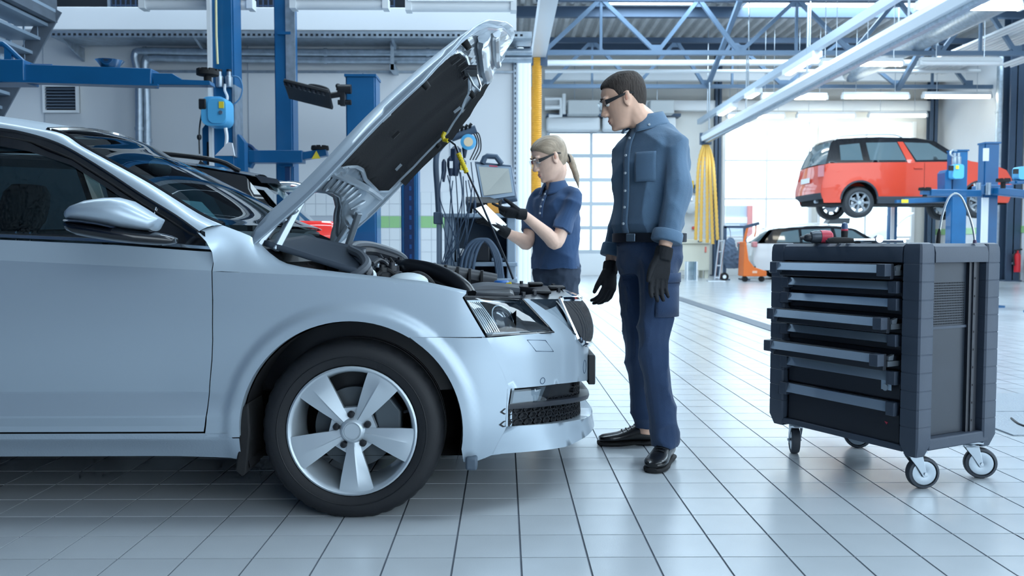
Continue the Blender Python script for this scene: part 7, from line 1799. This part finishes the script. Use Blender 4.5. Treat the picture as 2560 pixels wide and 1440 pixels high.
            MB().lathe([(0.0, -s * 0.10), (0.14, -s * 0.10), (0.14, -s * 0.13), (0.0, -s * 0.13)], c, 'y', 24).build('brake_disc', M_metal, w)
    if clad:
        MB().loft([[sd(x, z) + Vector((0, dy, 0)) for z, dy in ((bottom - 0.02, -0.005), (bottom + 0.10, -0.012), (bottom + 0.13, -0.006), (bottom + 0.13, 0.05), (bottom - 0.02, 0.05))] for x in [axles[0] + R_ + (axles[1] - axles[0] - 2 * R_) * k / 8 for k in range(9)]]).mirror_y(Yc).build('sill_cladding', clad, root)
        for ax_ in axles:
            MB().tube([sd(ax_ + R_ * cos(R(a)), wr_ + R_ * sin(R(a))) for a in range(0, 181, 12)], 0.022, 6).mirror_y(Yc).build('arch_trim', clad, root)
    # door lines and handles
    xm = (axles[0] + axles[1]) / 2
    for x in (xm + 0.08, axles[1] - R_ - 0.12):
        MB().tube([sd(x, z) + Vector((0, -0.001, 0)) for z in [bottom + 0.12 + k * (bz(x) - bottom - 0.14) / 6 for k in range(7)]], 0.004, 5).mirror_y(Yc).build('door_gap', M_liner, root)
        p = sd(x - 0.14, bz(x) - 0.13); MB().box(p.x - 0.09, p.x + 0.09, p.y - 0.03, p.y + 0.01, p.z - 0.015, p.z + 0.015).build('door_handle', paint, root, bevel=0.008)
    if rail:
        rp = [(p[0], p[1], p[2]) for p in top if p[3] == 'roof']
        a, z_ = rp[0], rp[-1]
        for s in (-1, 1): MB().tube(spline([Q(x, s * (interp(x, [(r[0], r[2]) for r in rp]) - 0.06), interp(x, [(r[0], r[1]) for r in rp]) + h) for x, h in ((rp[0][0] + 0.1, 0.02), (rp[0][0] + 0.3, 0.065), ((rp[0][0] + rp[-1][0]) / 2, 0.07), (rp[-1][0] - 0.45, 0.07), (rp[-1][0] - 0.25, 0.02))], 5), 0.016, 8).build('roof_rail', rail if not isinstance(rail, bool) else M_black, root)
    return root, Q, sd
def segs(top, rear): return []
def interp2(z, s): return 0
M_red = mat('red_paint', '#d8452c', 0.35, coat=0.6)
M_dclad = mat('dark_cladding', '#3a4049', 0.6)
SUV = [(0.08, 0.34, 0.70, 'dark'), (0.02, 0.42, 0.80, 'dark'), (0.0, 0.47, 0.82, 'paint'), (0.01, 0.62, 0.83, 'paint'), (0.06, 0.85, 0.82, 'paint'), (0.10, 1.08, 0.80, 'glass'), (0.20, 1.40, 0.70, 'glass'), (0.26, 1.55, 0.66, 'roof'), (0.45, 1.64, 0.62, 'roof'), (1.3, 1.68, 0.60, 'roof'), (2.1, 1.66, 0.60, 'roof'), (2.5, 1.60, 0.62, 'glass'), (3.05, 1.20, 0.74, 'glass'), (3.18, 1.14, 0.76, 'hood'), (3.7, 1.06, 0.74, 'hood'), (4.0, 0.96, 0.70, 'paint'), (4.14, 0.78, 0.68, 'paint'), (4.18, 0.55, 0.70, 'dark'), (4.12, 0.32, 0.66, 'dark')]
XS, YS_, ZS = 6.78, 18.3, 1.60
_b = lambda pts: [((px - VPX) / F * YS_ - XS, CAM_H + (HOR - py) / F * YS_ - ZS) for px, py in pts]
suv, QS, SS = other_car('suv_car', 'red SUV with black roof raised on the blue lift', XS, YS_, ZS, M_red, SUV, 0.88, 1, None, (0.82, 3.40), 0.33, ((0, 1.10), (4.2, 1.14)),
    dlo=[(0.10, 1.10), (0.20, 1.40), (0.27, 1.56), (0.45, 1.64), (1.3, 1.68), (2.1, 1.66), (2.5, 1.58), (3.05, 1.18), (3.06, 1.13)],
    panes=[[(0.42, 1.16), (0.44, 1.50), (0.86, 1.54), (0.88, 1.16)], [(1.03, 1.16), (1.0, 1.55), (1.66, 1.56), (1.80, 1.16)], [(2.02, 1.16), (1.82, 1.56), (2.35, 1.54), (2.86, 1.18)]],
    pillars=[[(1.83, 1.10), (1.68, 1.57), (1.80, 1.57), (2.0, 1.10)]], roofm=mat('black_roof', '#1d2126', 0.25, coat=0.5), rail=mat('silver_rail', '#d6dde2', 0.3, metal=0.4), clad=M_dclad, droop=0.07, rimm=mat('dark_alloy', '#8b939b', 0.4, metal=0.4))
for s in (-1, 1):
    tl = MB().grid(lambda z, t: QS(0.035 + 0.02 * t - 0.05 * (1 - t), s * (0.835 - 0.16 * (1 - t)), z), [0.82, 0.9, 0.98, 1.06], [0, 0.5, 1]).build('tail_lamp', mat('lamp_rose', '#d98b90', 0.2, coat=0.6), suv)
MB().box(QS(-0.06, 0, 0).x, QS(-0.045, 0, 0).x, QS(0, -0.26, 0).y, QS(0, 0.26, 0).y, ZS + 0.72, ZS + 0.83).build('number_plate', M_white, suv)
MB().tube([QS(0.05, -0.5, 0.3), QS(-0.02, -0.52, 0.29)], 0.035, 10).build('exhaust_pipe', M_metal, suv)
for s in (-1, 1):
    p = QS(2.86, s * 0.97, 1.16); MB().ball(p, 0.07, 0.12, 0.08).build('door_mirror', M_red, suv)
    MB().ball(QS(4.02, s * 0.62, 0.86), 0.10, 0.12, 0.07).build('headlamp', mat('lamp_clear', '#c7d2da', 0.1, coat=1.0), suv)
MB().cyl(QS(0.82, -0.8, 0.26), QS(0.82, 0.8, 0.26), 0.05, 10).build('rear_axle', M_steeldark, suv); MB().cyl(QS(3.4, -0.8, 0.26), QS(3.4, 0.8, 0.26), 0.05, 10).build('front_axle', M_steeldark, suv)
# dark estate behind the silver car, heading left
M_navy = mat('navy_paint', '#1c2735', 0.3, coat=0.7)
EST = [(0.08, 0.36, 0.70, 'dark'), (0.0, 0.50, 0.80, 'dark'), (0.0, 0.66, 0.82, 'paint'), (0.05, 0.92, 0.80, 'paint'), (0.12, 1.02, 0.76, 'glass'), (0.42, 1.33, 0.62, 'glass'), (0.50, 1.38, 0.60, 'roof'), (1.0, 1.455, 0.58, 'roof'), (1.8, 1.49, 0.57, 'roof'), (2.5, 1.47, 0.57, 'roof'), (2.85, 1.41, 0.58, 'glass'), (3.5, 1.02, 0.70, 'glass'), (3.62, 0.97, 0.72, 'hood'), (4.3, 0.84, 0.70, 'hood'), (4.55, 0.74, 0.68, 'paint'), (4.68, 0.55, 0.70, 'dark'), (4.62, 0.3, 0.68, 'dark')]
XE = at(842, 560, 5.55).x
_ds = mat('dark_seen_glass', '#2b3a45', 0.05, coat=1.0)
est, QE, SE = other_car('estate_car', 'dark navy estate car behind the silver hatchback, red tail lamp showing', XE, 5.35, 0.0, M_navy, EST, 0.89, -1, M_navy, (1.05, 3.72), 0.318, ((0, 1.0), (4.7, 0.95)),
    dlo=[(0.34, 1.0), (0.30, 1.06), (0.55, 1.37), (1.0, 1.445), (1.8, 1.475), (2.5, 1.455), (2.85, 1.395), (3.45, 1.02), (3.46, 0.97)],
    panes=[[(0.62, 1.03), (0.78, 1.31), (1.25, 1.38), (1.25, 1.03)], [(1.33, 1.03), (1.33, 1.385), (2.15, 1.41), (2.2, 1.02)], [(2.3, 1.02), (2.25, 1.41), (2.75, 1.36), (3.25, 1.01)]], rail=True, clad=None, ngl=_ds)
MB().patch([(0.66, 1.05), (0.80, 1.20), (1.0, 1.22), (0.94, 1.04)], lambda x, z: SE(x, z) + Vector((0, -0.01, 0)), 0.1).build('painted_bright_patch', mat('bright_patch_tone', '#9fc4cf', 0.1, coat=1.0), est)  # pale patch painting the brightness of the side window
def lampwrap(x0, x1, z0, z1, m, nm):
    for s in (-1, 1):
        mb = MB()
        def f(t, z):
            # along the flank to the corner and a little around the back
            if t <= 0.6: x = x0 + (x1 - x0) * t / 0.6; p = SE(x, z) + Vector((0, -0.006, 0))
            else: p = SE(x1, z) + Vector((0.02 * (t - 0.6) / 0.4, 0.16 * (t - 0.6) / 0.4, 0)) + Vector((0.012, -0.006, 0)) * 1
            if s > 0: p.y = 2 * (5.35 + 0.89) - p.y
            return p
        mb.grid(f, [k / 10 for k in range(11)], [z0 + (z1 - z0) * k / 4 for k in range(5)]).build(nm, m, est, thick=0.01)
lampwrap(0.40, 0.03, 0.95, 1.085, mat('tail_red', '#e21f12', 0.15, coat=1.0, emit='#e0200f', estr=0.25), 'tail_lamp')
lampwrap(0.17, 0.03, 0.88, 0.95, mat('reverse_lens', '#cfd3d6', 0.15, coat=0.6), 'reversing_lamp')
MB().loft([[QE(x, y, z) for x, z in ((0.50, 1.385), (0.36, 1.36), (0.34, 1.33), (0.46, 1.335))] for y in [-0.62 + 0.124 * k for k in range(11)]]).build('roof_spoiler', M_navy, est, smooth=50)
MB().ball(QE(0.32, -0.30, 1.335), 0.13, 0.10, 0.04, 18, 10).build('spoiler_gleam', M_chrome, est)  # chrome bulge added for the bright reflection on the spoiler
MB().prism([(0.0, 0.0), (0.10, 0.0), (0.03, 0.06)], lambda u, v, e: QE(0.95 - u, e, 1.47 + v), -0.006, 0.006).build('aerial_fin', M_black, est)
est.rotation_euler = (0, 0, R(11)); est.location = (est.location.x - 0.105, est.location.y - 0.415, 0)
cd = tag(MB().prism([(0, 0), (0.13, 0), (0.115, 0.085), (0.09, 0.09)], lambda u, v, e: Vector((at(537, 390, 5.75).x + u, 5.75 + e, 1.53 + v)), 0.0, 0.02).build('paper_pad', mat('paper_grey', '#c6cbd6', 0.7)), 'grey paper pad propped on the roof rail of the dark estate car', 'paper pad')
# white estate beyond the lift
M_wcar = mat('white_paint', '#e9ecee', 0.35, coat=0.5)
XWc, YWc = 6.88, 23.5
wcar, QW, SW = other_car('estate_car', 'white estate car with raised bonnet standing behind the tool trolley', XWc, YWc, 0.0, M_wcar, EST, 0.89, 1, M_wcar, (1.05, 3.72), 0.318, ((0, 1.0), (4.7, 0.95)),
    dlo=[(0.34, 1.0), (0.30, 1.06), (0.55, 1.37), (1.0, 1.445), (1.8, 1.475), (2.5, 1.455), (2.85, 1.395), (3.45, 1.02), (3.46, 0.97)],
    panes=[[(0.62, 1.03), (0.78, 1.31), (1.25, 1.38), (1.25, 1.03)], [(1.33, 1.03), (1.33, 1.385), (2.15, 1.41), (2.2, 1.02)], [(2.3, 1.02), (2.25, 1.41), (2.75, 1.36), (3.25, 1.01)]], rail=M_wcar, hood_open=True)
for s in (-1, 1): MB().box(QW(-0.03, 0, 0).x, QW(0.1, 0, 0).x, QW(0, s * 0.72 - 0.1, 0).y, QW(0, s * 0.72 + 0.1, 0).y, 0.9, 1.05).build('tail_lamp', mat('lamp_rose', '#d98b90'), wcar, bevel=0.02)
hb = at(2222, 598, YWc + 0.2); he = at(2282, 532, YWc + 0.2)
MB().loft([[Vector((hb.x + (he.x - hb.x) * t - 0.16 * sin(pi * t) * (0.6 if True else 0), YWc + 0.1 + w, hb.z + (he.z - hb.z) * t + 0.08 * sin(pi * t) + o)) for w, o in ((0, 0), (0.8, 0.06), (1.6, 0), (1.6, -0.04), (0.8, 0.02), (0, -0.04))] for t in (0, 0.25, 0.5, 0.75, 0.92, 1.0)]).build('raised_bonnet', M_wcar, wcar, smooth=50)
MB().box(hb.x, hb.x + 0.9, YWc + 0.15, YWc + 1.6, 0.7, 0.93).build('engine_bay', M_bay2, wcar)
sgn = tag(MB().prism([tuple((p.x, p.z)) for p in (at(2068, 559, YWc + .5), at(2124, 559, YWc + .5), at(2126, 545, YWc + .5), at(2079, 545, YWc + .5))], lambda u, v, e: (u, e, v), YWc + 0.5, YWc + 0.9).build('roof_box', mat('slate_box', '#4a5258', 0.6), bevel=0.01), 'slate grey tray lying on the roof of the white estate car', 'tray')

# ---------------------------------------------------------------- right-hand lifts
def fittings(c, px, py, Y, reelm=M_ltblue):
    p = at(px, py, Y)
    return p
cA, xA = lift_column(2394, 17.0, 0.28, 0.22, at(2390, 376, 16.8).z, 'blue lift column in front of the red SUV with light blue reel')
a, b = at(2374, 448, 16.75), at(2402, 412, 16.75)
rA = thing('hose_reel', ((a.x + b.x) / 2, 16.7, a.z), 0, 'light blue hose reel on the column in front of the red SUV', 'hose reel')
MB().prism(rrect(b.x - a.x, b.z - a.z, 0.05, 4, (a.x + b.x) / 2, (a.z + b.z) / 2), lambda u, v, e: (u, e, v), 16.62, 16.8).build('case', M_ltblue, rA, bevel=0.02)
q = at(2378, 420, 16.6); MB().box(q.x - 0.04, q.x + 0.05, 16.60, 16.63, q.z - 0.05, q.z + 0.05).build('dark_outlet', M_black, rA)
q = at(2394, 418, 16.6); MB().box(q.x - 0.03, q.x + 0.03, 16.605, 16.62, q.z - 0.035, q.z + 0.035).build('yellow_sticker', M_ltyel, rA)
for k, px in enumerate((2386, 2396)): 
    q = at(px, 398, 16.75); MB().lathe([(0.04, -0.12), (0.05, -0.1), (0.05, 0.04), (0.03, 0.06), (0.03, 0.12)], q, 'z', 12).build('air_regulator', M_galv, cA)
MB().tube(spline([at(2384, 392, 16.7), at(2376, 385, 16.7), at(2380, 376, 16.7), at(2392, 377, 16.7)], 5), 0.02, 6).build('air_hose', M_metal, cA)
MB().prism([tuple((p.x, p.z)) for p in (at(2356, 478, 16.9), at(2372, 478, 16.9), at(2372, 425, 16.9), at(2362, 425, 16.9), at(2356, 433, 16.9))], lambda u, v, e: (u, e, v), 16.8, 17.1).build('carriage_wing', M_blue, cA)
def simple_arm(pa, pb, Y, h, w, name, label, pad=None, decal=None):
    r_ = part_empty('lift_arm', at(*pa, Y), name)
    a, b = at(*pa, Y), at(*pb, Y); MB().beam(a, b, w, h).build('arm', M_blue, r_, bevel=0.01); MB().beam(a.lerp(b, 0.6), b + (b - a) * 0.15, w * 0.6, h * 0.6).build('tongue', M_blue, r_)
    if pad: lift_pad(at(*pad, Y), 0.09, r_, 0.1)
    if decal: q = at(*decal, Y - w / 2 - 0.01); MB().box(q.x - 0.07, q.x + 0.07, q.y - 0.005, q.y, q.z - 0.035, q.z + 0.035).build('yellow_decal', M_ltyel, r_)
    return r_
simple_arm((2385, 498), (2258, 503), 17.35, 0.10, 0.16, cA, '', None, (2262, 503))
cF, xF = lift_column(2234, 20.55, 0.16, 0.16, 2.6, 'blue and white far lift column below the red SUV')
MB().box(xF - 0.08, xF - 0.0, 20.44, 20.47, 0.05, 2.55).build('white_strip', M_white, cF)
cB, xB = lift_column(2472, 13.0, 0.20, 0.18, at(2468, 358, 12.85).z, 'blue lift column at the right with white panels, nearer than the SUV')
a, b = at(2461, 402, 12.8), at(2475, 370, 12.8); MB().box(a.x, b.x, 12.82, 12.845, a.z, b.z).build('white_panel', M_white, cB)
a, b = at(2455, 600, 12.8), at(2474, 494, 12.8); MB().box(a.x, b.x, 12.82, 12.845, 0.1, b.z).build('white_cover', M_white, cB)
MB().box(xB - 0.2, xB + 0.24, 12.75, 13.1, at(0, 484, 12.8).z, at(0, 461, 12.8).z).build('carriage', M_blue, cB, bevel=0.01)
for px in (2446, 2471):
    q = at(px, 472, 12.7); MB().cyl(q - Vector((0, 0, 0.09)), q + Vector((0, 0, 0.09)), 0.035, 12).build('pivot_pin', M_galv, cB)
simple_arm((2448, 484), (2322, 482), 12.7, 0.10, 0.14, cB, '', (2312, 474))
simple_arm((2488, 478), (2575, 487), 12.7, 0.11, 0.16, cB, '')

rB = thing('hose_reel', at(2552, 430, 11.5), 0, 'light blue hose reel cut by the right edge', 'hose reel')
a, b = at(2535, 450, 11.5), at(2575, 418, 11.5); MB().prism(rrect(b.x - a.x, b.z - a.z, 0.04, 4, (a.x + b.x) / 2, (a.z + b.z) / 2), lambda u, v, e: (u, e, v), 11.4, 11.55).build('case', M_ltblue, rB, bevel=0.015)
q = at(2540, 428, 11.39); MB().box(q.x - 0.03, q.x + 0.03, 11.38, 11.41, q.z - 0.035, q.z + 0.03).build('dark_outlet', M_black, rB)
cG, xG = lift_column(2640, 11.7, 0.27, 0.3, 2.6, 'blue lift column just beyond the right edge, its thin arm tip in view')
simple_arm((2640, 450), (2534, 456), 11.5, 0.05, 0.14, cG, '', (2508, 452))
MB().beam((at(2560, 430, 11.62).x, 11.62, at(2560, 430, 11.62).z), (xG, 11.62, at(2560, 430, 11.62).z), 0.05, 0.05).build('reel_bracket', M_blue, cG)

# ---------------------------------------------------------------- small things of the far hall
M_beige = mat('beige_steel', '#d3d0c0', 0.5)
YC_ = 24.6
cab_ = thing('waste_oil_cabinet', at(1730, 640, YC_), 0, 'beige steel cabinet with lid below the yellow hoses', 'cabinet')
fx = lambda px, Y: at(px, 600, Y).x
MB().box(fx(1693, YC_), fx(1774, YC_), YC_, YC_ + 0.8, 0.22, 0.99).build('body', M_beige, cab_, bevel=0.02)
MB().box(fx(1690, YC_), fx(1776, YC_), YC_ - 0.04, YC_ + 0.84, 0.99, 1.12).build('lid', M_beige, cab_, bevel=0.02)
for px in (1696, 1768): 
    for y in (YC_ + 0.05, YC_ + 0.7): MB().box(fx(px, YC_) - 0.05, fx(px, YC_) + 0.05, y, y + 0.1, 0.0, 0.23).build('leg', M_beige, cab_)
MB().box(fx(1744, YC_), fx(1754, YC_), YC_ - 0.05, YC_ - 0.035, 1.04, 1.08).build('latch', M_steeldark, cab_)
q = at(1764, 622, YC_); MB().box(q.x - 0.025, q.x + 0.025, YC_ - 0.012, YC_, q.z - 0.1, q.z + 0.06).build('red_tag', mat('tag_red', '#dd7a70', 0.5), cab_)
bn = thing('clear_bin', at(1731, 690, 22.5), 0, 'clear plastic bin standing in front of the beige cabinet', 'bin')
Yb = 22.9; a, b = fx(1719, Yb), fx(1743, Yb); hb_ = at(1731, 654, Yb).z
_cl = glass('clear_plastic', '#dde7ec', 0.05, 0.1)
for x0, x1, y0, y1 in ((a, b, Yb, Yb + 0.006), (a, b, Yb + 0.25, Yb + 0.256), (a, a + 0.006, Yb, Yb + 0.25), (b - 0.006, b, Yb, Yb + 0.25)): MB().box(x0, x1, y0, y1, 0.005, hb_).build('side', _cl, bn)
for x in (a, b): 
    for y in (Yb, Yb + 0.25): MB().cyl((x, y, 0.0), (x, y, hb_), 0.018, 8).build('edge', M_white, bn)
MB().box(a, b, Yb, Yb + 0.25, 0.0, 0.01).build('bottom', M_white, bn)
# hand truck
Yh = 22.6; ht = thing('hand_truck', at(1800, 690, Yh), 0, 'aluminium hand truck leaning beside the dark coat', 'hand truck')
for px0, px1 in ((1788, 1798), (1799, 1811)): MB().tube([Vector((fx(px0, Yh), Yh, 0.04)), at(px1, 600, Yh + 0.25)], 0.025, 8).build('rail', M_metal, ht)
for t in (0.05, 0.35, 0.7, 0.97):
    p = Vector((fx(1788, Yh), Yh, 0.04)).lerp(at(1798, 600, Yh + 0.25), t); q = Vector((fx(1799, Yh), Yh, 0.04)).lerp(at(1811, 600, Yh + 0.25), t); MB().cyl(p, q, 0.02, 8).build('rung', M_metal, ht)
MB().lathe([(0.05, -0.04), (0.11, -0.035), (0.115, 0.0), (0.11, 0.035), (0.05, 0.04)], (fx(1813, Yh), Yh + 0.05, 0.115), 'y', 22, loop=True).build('wheel', M_rubber, ht)
MB().lathe([(0.0, -0.03), (0.06, -0.03), (0.06, 0.03), (0.0, 0.03)], (fx(1813, Yh), Yh + 0.05, 0.115), 'y', 18).build('hub', M_metal, ht)
MB().box(fx(1768, Yh), fx(1812, Yh), Yh - 0.15, Yh + 0.05, 0.0, 0.02).build('toe_plate', M_metal, ht)
# coat on a dark frame
Yf = 23.4; fr_ = thing('garment_frame', at(1838, 690, Yf), 0, 'dark steel frame stand behind the orange pallet truck', 'frame')
for px in (1812, 1862): MB().beam((fx(px, Yf), Yf, 0.03), (fx(px, Yf), Yf, at(0, 566, Yf).z), 0.08, 0.08).build('post', M_steeldark, fr_)
MB().beam((fx(1809, Yf), Yf, at(0, 567, Yf).z), (fx(1866, Yf), Yf, at(0, 567, Yf).z), 0.08, 0.07).build('top_bar', M_steeldark, fr_)
for px in (1812, 1862): MB().box(fx(px, Yf) - 0.08, fx(px, Yf) + 0.08, Yf - 0.3, Yf + 0.3, 0.0, 0.04).build('foot', M_steeldark, fr_)
MB().box(fx(1846, Yf), fx(1855, Yf), Yf - 0.04, Yf + 0.04, 0.4, 1.0).build('upright_panel', mat('teal_grey', '#4f6a78', 0.5), fr_)
MB().beam((fx(1812, Yf), Yf, 0.36), (fx(1862, Yf), Yf, 0.36), 0.05, 0.05).build('cross_bar', M_steeldark, fr_)
Yj = 23.1; ct_ = MB().loft([ering((fx(1826, Yj) + dx, Yj, z), Vector((0, 1, 0)), Vector((1, 0, 0)), a_, w, 18, 0.9) for z, a_, w, dx in ((0.32, 0.07, 0.20, 0.05), (0.5, 0.10, 0.24, 0.04), (0.8, 0.11, 0.20, 0.01), (1.0, 0.09, 0.15, 0.0), (1.12, 0.05, 0.11, 0.0), (1.18, 0.02, 0.05, 0.0))])
coat = fuse(ct_, 'hanging_coat', mat('coat_slate', '#5a6b80', 0.9, var=0.2, vscale=6), None, 0.02, 3, 0.05, 0.12); tag(coat, 'slate blue coat hanging over the hand truck', 'coat')
MB().tube([(fx(1826, Yj), Yj, 1.16), (fx(1826, Yj), Yj, 1.30), (fx(1826, Yj) + 0.03, Yj + 0.28, at(0, 567, Yf).z - 0.03)], 0.012, 6).build('hanger', M_metal, coat)
# orange pallet truck
Yo = 22.2; M_or = mat('orange_paint', '#e5722a', 0.4)
pt_ = thing('pallet_truck', at(1880, 690, Yo), 0, 'orange lifting truck with upright mast beside the white car', 'lifting truck')
MB().prism([tuple((p.x, p.z)) for p in (at(1858, 691, Yo), at(1917, 691, Yo), at(1917, 678, Yo), at(1886, 668, Yo), at(1872, 650, Yo), at(1866, 604, Yo), at(1862, 604, Yo))], lambda u, v, e: (u, e, v + 0.0), Yo, Yo + 0.5).build('chassis', M_or, pt_, bevel=0.02)
MB().beam((fx(1866, Yo), Yo + 0.25, 1.0), at(1870, 562, Yo + 0.25), 0.05, 0.05).build('mast', M_or, pt_)
MB().beam(at(1860, 568, Yo + 0.25), at(1898, 558, Yo + 0.25), 0.07, 0.08).build('mast_head', M_steeldark, pt_, bevel=0.01)
MB().tube([at(1890, 562, Yo + .25), at(1889, 580, Yo + .25), at(1886, 592, Yo + .25)], 0.02, 8).build('hook_arm', M_or, pt_)
for px in (1866, 1908): MB().lathe([(0.0, -0.05), (0.07, -0.05), (0.07, 0.05), (0.0, 0.05)], (fx(px, Yo), Yo + 0.1, 0.07), 'y', 16).build('roller', M_rubber, pt_)
q = at(1887, 680, Yo - 0.01); MB().box(q.x - 0.06, q.x + 0.06, Yo - 0.012, Yo, q.z - 0.03, q.z + 0.03).build('pale_badge', mat('pale_badge', '#f0c4a8', 0.5), pt_)
# things on the far wall
def wall_hung(px0, px1, py0, py1, d, name, m, label, cat, bevel=0.02):
    a, b = at(px0, py1, YB - 0.1), at(px1, py0, YB - 0.1); return tag(MB().box(a.x, b.x, YB - d, YB - 0.001, a.z, b.z).build(name, m, bevel=bevel), label, cat)
wall_hung(1735, 1744, 462, 482, 0.25, 'soap_bottle', mat('soap_blue', '#6f93b8', 0.4), 'blue container on the wall beside the man sleeve', 'container')
wall_hung(1724, 1733, 452, 472, 0.2, 'yellow_dispenser', mat('disp_yellow', '#efc33c', 0.45), 'yellow dispenser on the wall beside the man sleeve', 'dispenser')
bs_ = thing('wash_basin', at(1728, 515, YB), 0, 'white round wash basin on the wall behind the man', 'basin')
p = at(1728, 518, YB - 0.3); MB().lathe([(0.0, -0.2), (0.08, -0.2), (0.2, -0.1), (0.27, 0.12), (0.25, 0.14), (0.18, 0.0), (0.0, -0.05)], p, 'z', 22).build('bowl', M_white, bs_)
MB().box(p.x - 0.2, p.x + 0.2, YB - 0.12, YB - 0.001, p.z - 0.12, p.z + 0.4).build('back_plate', M_white, bs_, bevel=0.05); MB().tube([p + Vector((0, 0.15, 0.12)), p + Vector((0, 0.15, 0.3)), p + Vector((0, 0.0, 0.3)), p + Vector((0, -0.02, 0.22))], 0.02, 8).build('tap', M_chrome, bs_)
wall_hung(1731, 1738, 566, 574, 0.1, 'red_button', mat('btn_red', '#d0443c', 0.4), 'small red switch on the far wall by the man cuff', 'switch')
def extinguisher(px, Y, z0, h, label, br=None):
    p = at(px, 600, Y); e = thing('fire_extinguisher', (p.x, Y, z0), 0, label, 'fire extinguisher')
    r = h * 0.14; MB().lathe([(0.0, 0.0), (r, 0.0), (r, h * 0.75), (r * 0.8, h * 0.85), (r * 0.3, h * 0.9), (r * 0.3, h)], (p.x, Y, z0), 'z', 18).build('cylinder', mat('ext_red', '#c81f2c', 0.35), e)
    MB().beam((p.x - r, Y, z0 + h), (p.x + r * 1.4, Y, z0 + h * 1.06), 0.03, 0.04).build('lever', M_black, e); MB().tube([(p.x - r * 0.4, Y, z0 + h * 0.95), (p.x - r * 1.5, Y, z0 + h * 0.8), (p.x - r * 1.3, Y - 0.03, z0 + h * 0.3)], r * 0.25, 8).build('hose', M_black, e)
    if br: MB().box(*[c + d for c, d in zip((p.x, p.x, Y, Y, z0 + h * 0.4, z0 + h * 0.4), br)]).build('bracket', M_galv, e)
    return e
extinguisher(2487, 23.6, 1.05, 0.55, 'red fire extinguisher between the lift column and dark column', (0.0, XR - at(2487, 600, 23.6).x - 0.001, -0.05, 0.05, -0.03, 0.03))
extinguisher(2545, 22.25, 0.25, 0.56, 'red fire extinguisher just right of the tool trolley', (-0.05, 0.05, 0.0, 0.175, -0.03, 0.03))
# unit heater and pipework above the first door
uh = thing('unit_heater', at(1420, 240, 26), 0, 'white pipework and heater above the glazed door', 'heater')
for pts in (((1362, 247), (1402, 247), (1402, 290), (1372, 290)), ((1410, 235), (1410, 285)), ((1362, 268), (1400, 268))):
    MB().tube([at(x, y, 26.2) for x, y in pts], 0.06, 8).build('pipe', M_white, uh)
MB().box(fx(1418, 26.2), fx(1496, 26.2), 26.0, 26.5, at(0, 286, 26.2).z, at(0, 250, 26.2).z).build('casing', mat('heater_grey', '#c3c8ca', 0.5), uh, bevel=0.03)
MB().box(fx(1620, 26.2), fx(1680, 26.2), 26.0, 26.5, at(0, 284, 26.2).z, at(0, 250, 26.2).z).build('casing', mat('heater_grey', '#c3c8ca'), uh, bevel=0.03)
for px in (1435, 1480, 1640): MB().cyl((fx(px, 26.2), 26.2, at(0, 250, 26.2).z), (fx(px, 26.2), 26.2, 7.0), 0.012, 6).build('hanger', M_metal, uh)
# steel plates on the floor at the right edge
fp = on_floor(2522, 1090); fq = on_floor(2530, 985)
pl2 = thing('floor_plate', (fp.x + 0.6, (fp.y + fq.y) / 2, 0), 0, 'grey chequered steel floor plates beside the tool trolley', 'floor plate')
for k in range(2):
    y0 = fp.y + k * (fq.y - fp.y) / 2; y1 = fp.y + (k + 1) * (fq.y - fp.y) / 2 - 0.02
    pp_ = MB().box(fp.x + 0.02, fp.x + 1.4, y0, y1, 0.0, 0.008).build('plate', mat('steel_plate', '#8b949d', 0.35, metal=0.5, bump=0.6, bscale=90), pl2, bevel=0.002)
MB().tube(spline([on_floor(2528, 1045, 0.012), on_floor(2545, 1058, 0.012), on_floor(2565, 1066, 0.012)], 5), 0.005, 6).build('cable', M_bay, pl2)
